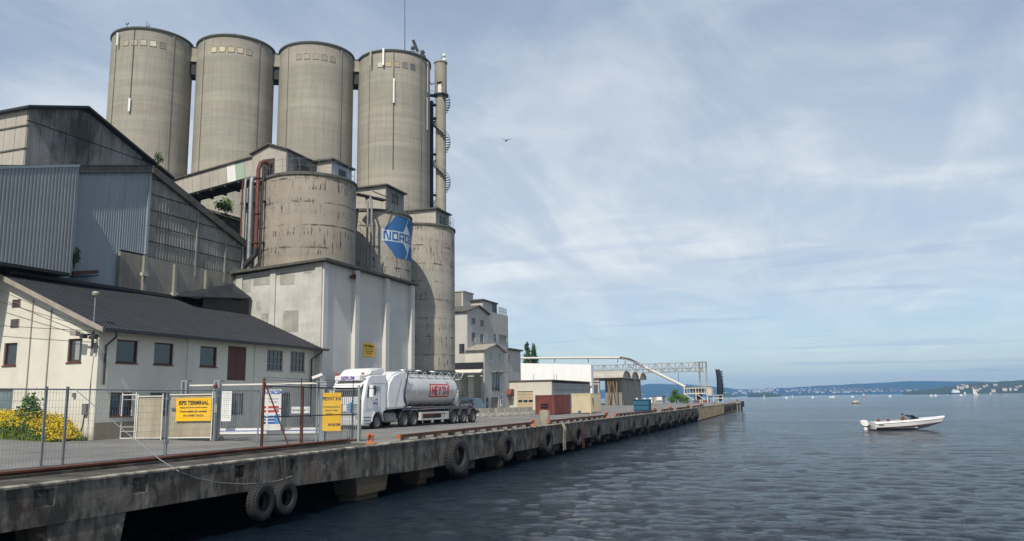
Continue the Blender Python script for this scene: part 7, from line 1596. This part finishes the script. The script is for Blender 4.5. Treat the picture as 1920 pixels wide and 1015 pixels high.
for px, py, lb in ((1474, 745.5, 'tiny white motor boat left of the second sail'), (1523, 742.5, 'tiny white motor boat midway along the town shore'), (1557, 744.5, 'tiny white motor boat left of the cabin boat'), (1562, 742, 'tiny white boat close to the town shore'), (1598, 742, 'tiny white boat above the cabin boat'), (1668, 739.5, 'low white boat in front of the bright town shore'), (1745, 737, 'tiny white boat below the dark headland'), (1753, 735, 'tiny white sail shaped boat under the headland edge'), (1801, 734.5, 'small white boat right of the ferry')):
    q = onY(px, py, 1000); q.z = WZ; M = frame(q, (RT.x, RT.y, 0)); t_ = thing('distant_motor_boat', lb, 'boat', q, 'tiny distant boats on the fjord')
    part('hull', MB().prism([(-1.4, -.8, 0), (1.4, -.8, 0), (2.0, -.8, 1.0), (-1.5, -.8, .9)], (0, 1.6, 0)), WHITEP, t_, M); part('cabin', MB().prism([(-1.0, -.6, .95), (.8, -.6, .95), (.4, -.6, 1.9), (-.8, -.6, 1.9)], (0, 1.2, 0)), WHITEP, t_, M)
# ferry
q = onY(1790, 733, 1900); q.z = WZ; M = frame(q, (RT.x, RT.y, 0)); t_ = thing('ferry', 'white ferry far off in front of the right hand headland', 'ferry', q)
part('hull', MB().prism([(-9, -3, 0), (9, -3, 0), (11, -3, 3.2), (-10, -3, 3.2)], (0, 6, 0)), flat('navy_hull', (.06, .09, .14), .5), t_, M); part('superstructure', MB().box(-6, 9, -2.6, 2.6, 3.2, 7.0), WHITEP, t_, M); part('bridge', MB().box(0, 7, -2.2, 2.2, 7.003, 9.2), WHITEP, t_, M); part('funnel', MB().box(-4, -2.2, -1, 1, 7.003, 9.5), WHITEP, t_, M)
# bird
bq = EYE+ray(950, 263).normalized()*70; t_ = thing('bird', 'dark gull gliding alone in the open sky', 'bird', bq); M = frame(bq, RT, UP)
part('body', MB().tube([(-.16, 0, -.14), (-.08, 0, -.08), (.02, 0, -.01), (.10, -.05, .03)], [.02, .05, .06, .02], 8), flat('dark_plumage', (.05, .05, .055), .8), t_, M)
for s_ in (-1, 1): part('wing', MB().add([(0, -.05, 0), (0, .12, 0), (s_*.26, .08, .07), (s_*.25, -.08, .08), (s_*.5, .05, .06 if s_ > 0 else .14), (0, 0, -.02), (s_*.26, 0, .055)], [(0, 3, 2, 1), (3, 4, 2), (0, 5, 6, 3), (5, 1, 2, 6), (3, 6, 4), (6, 2, 4)]), flat('dark_plumage', (.05, .05, .055), .8), t_, M)

# ================================================================ FAR SHORE
def ridge(name, pts, D, mat, depth=900, seed=0, rough=.05, n_=240):
    """hill ridge: pts (azimuth deg from +Y, elevation deg) seen from the quay, at distance D"""
    mb = MB(); vs = []; rows_ = 7
    for i in range(n_+1):
        az = pts[0][0]+(pts[-1][0]-pts[0][0])*i/n_
        for (a0, e0), (a1, e1) in zip(pts, pts[1:]):
            if a0 <= az <= a1+1e-9: f = (az-a0)/(a1-a0); f = f*f*(3-2*f); el = e0+(e1-e0)*f; break
        el = max(.02, el+rough*(noise.noise(V3((az*1.7, seed, 0)))*.6+noise.noise(V3((az*7, seed, 0)))*.25))
        H = tan(radians(el))*D+4
        for j in range(rows_):
            f = j/(rows_-1); r = D+depth*(f-1)*1.0; hh = H*(f**.8)*(1+.25*noise.noise(V3((az*3, f*4, seed)))*(1-f)) if j else -4.0
            a = radians(az); vs.append((r*sin(a), r*cos(a), hh if j else WZ-1.5))
        a = radians(az); vs.append(((D+depth*.8)*sin(a), (D+depth*.8)*cos(a), WZ-1.5))
    R_ = rows_+1; mb.add(vs, [(i*R_+j, (i+1)*R_+j, (i+1)*R_+j+1, i*R_+j+1) for i in range(n_) for j in range(R_-1)], True)
    return part(name, mb, mat, kind='structure', fix=False), vs
FOR = pm('forest_hills', (.02, .04, .03), (.014, .028, .022), scale=.004, rough=.95, bump=0, fine=0, dirt=(.05, .07, .05), dirt_amt=.4, dscale=.002)
FORN = pm('near_island_forest', (.035, .055, .03), (.02, .035, .02), scale=.02, rough=.95, bump=0, fine=0, dirt=(.09, .10, .06), dirt_amt=.5, dscale=.01)
ridge('hills', [(-60, .5), (-40, .7), (-25, .6), (-14, .55), (-12.2, .70), (-10.5, .90), (-8, .80), (-7.0, .70), (-6.2, .62), (-4.6, .42), (-3, .33), (-1.9, .46), (1.2, .58), (3.8, .66), (6.0, .74), (8.7, .66), (12, .52), (20, .5), (40, .4)], 6500, FOR, 1500, 3)
ridge('headland', [(5.4, .02), (6.6, .16), (8.2, .36), (10, .52), (12, .62), (15, .85), (25, .9), (40, .8)], 2600, FORN, 500, 5, .07)
ridge('island', [(-4.15, .02), (-3.7, .10), (-3.2, .15), (-2.6, .10), (-2.0, .02)], 2300, FORN, 200, 9, .03, 60)
ridge('island', [(-6.6, .04), (-5.5, .08), (-4.8, .03)], 3000, FORN, 200, 12, .03, 40)
# town along the far shore: pale house blocks with dark roofs, individually too small to tell apart
mb = MB(); mr2 = MB(); rnd = random.Random(11)
for k in range(520):
    az = rnd.choice((rnd.uniform(-13, 9), rnd.gauss(4, 2.2), rnd.gauss(3.6, 2))); Dd = 5150+rnd.uniform(0, 900); f = (Dd-5000)/1500
    a = radians(az); w_ = rnd.uniform(7, 20); h_ = rnd.uniform(6, 13); x_, y_ = Dd*sin(a), Dd*cos(a)
    zb_ = 75*(max(0, f)**.8)*(.8)-2; mb.box(x_-w_/2, x_+w_/2, y_-6, y_+6, zb_-8, zb_+h_); mr2.prism([(x_-w_/2-1, y_-7, zb_+h_), (x_+w_/2+1, y_-7, zb_+h_), (x_, y_-7, zb_+h_+5)], (0, 14, 0))
for k in range(70):
    az = rnd.uniform(8, 20); Dd = 2600-500+rnd.uniform(30, 330); a = radians(az); w_ = rnd.uniform(5, 10); h_ = rnd.uniform(4, 7); f = (Dd-2100)/500; x_, y_ = Dd*sin(a), Dd*cos(a); zb_ = 30*(max(0, f)**.8)*.9; mb.box(x_-w_/2, x_+w_/2, y_-4, y_+4, zb_-6, zb_+h_); mr2.prism([(x_-w_/2-1, y_-5, zb_+h_), (x_+w_/2+1, y_-5, zb_+h_), (x_, y_-5, zb_+h_+2.5)], (0, 10, 0))
tag(part('shore_town', mb, pm('pale_far_walls', (.62, .60, .55), (.4, .36, .3), scale=.01, bump=0, fine=0)), 'pale scattered houses of the town along the far shore', 'town', kind='stuff')
tag(part('shore_town_roofs', mr2, pm('far_roofs', (.16, .08, .06), (.08, .08, .085), scale=.01, bump=0, fine=0)), 'dark and red roofs of the town along the far shore', 'roofs', kind='stuff')
# ================================================================ AIR
hz = bpy.data.materials.new('haze'); hz.use_nodes = True; t = hz.node_tree; t.nodes.clear(); o_ = t.nodes.new('ShaderNodeOutputMaterial'); v_ = t.nodes.new('ShaderNodeVolumePrincipled')
v_.inputs['Color'].default_value = (.22, .54, 1.0, 1); v_.inputs['Density'].default_value = 0.00013; v_.inputs['Anisotropy'].default_value = 0.0; t.links.new(v_.outputs[0], o_.inputs['Volume'])
h_ = part('haze', MB().box(-9100, 9100, -500, 8300, -7, 170), hz, kind='stuff')
h_.visible_shadow = True
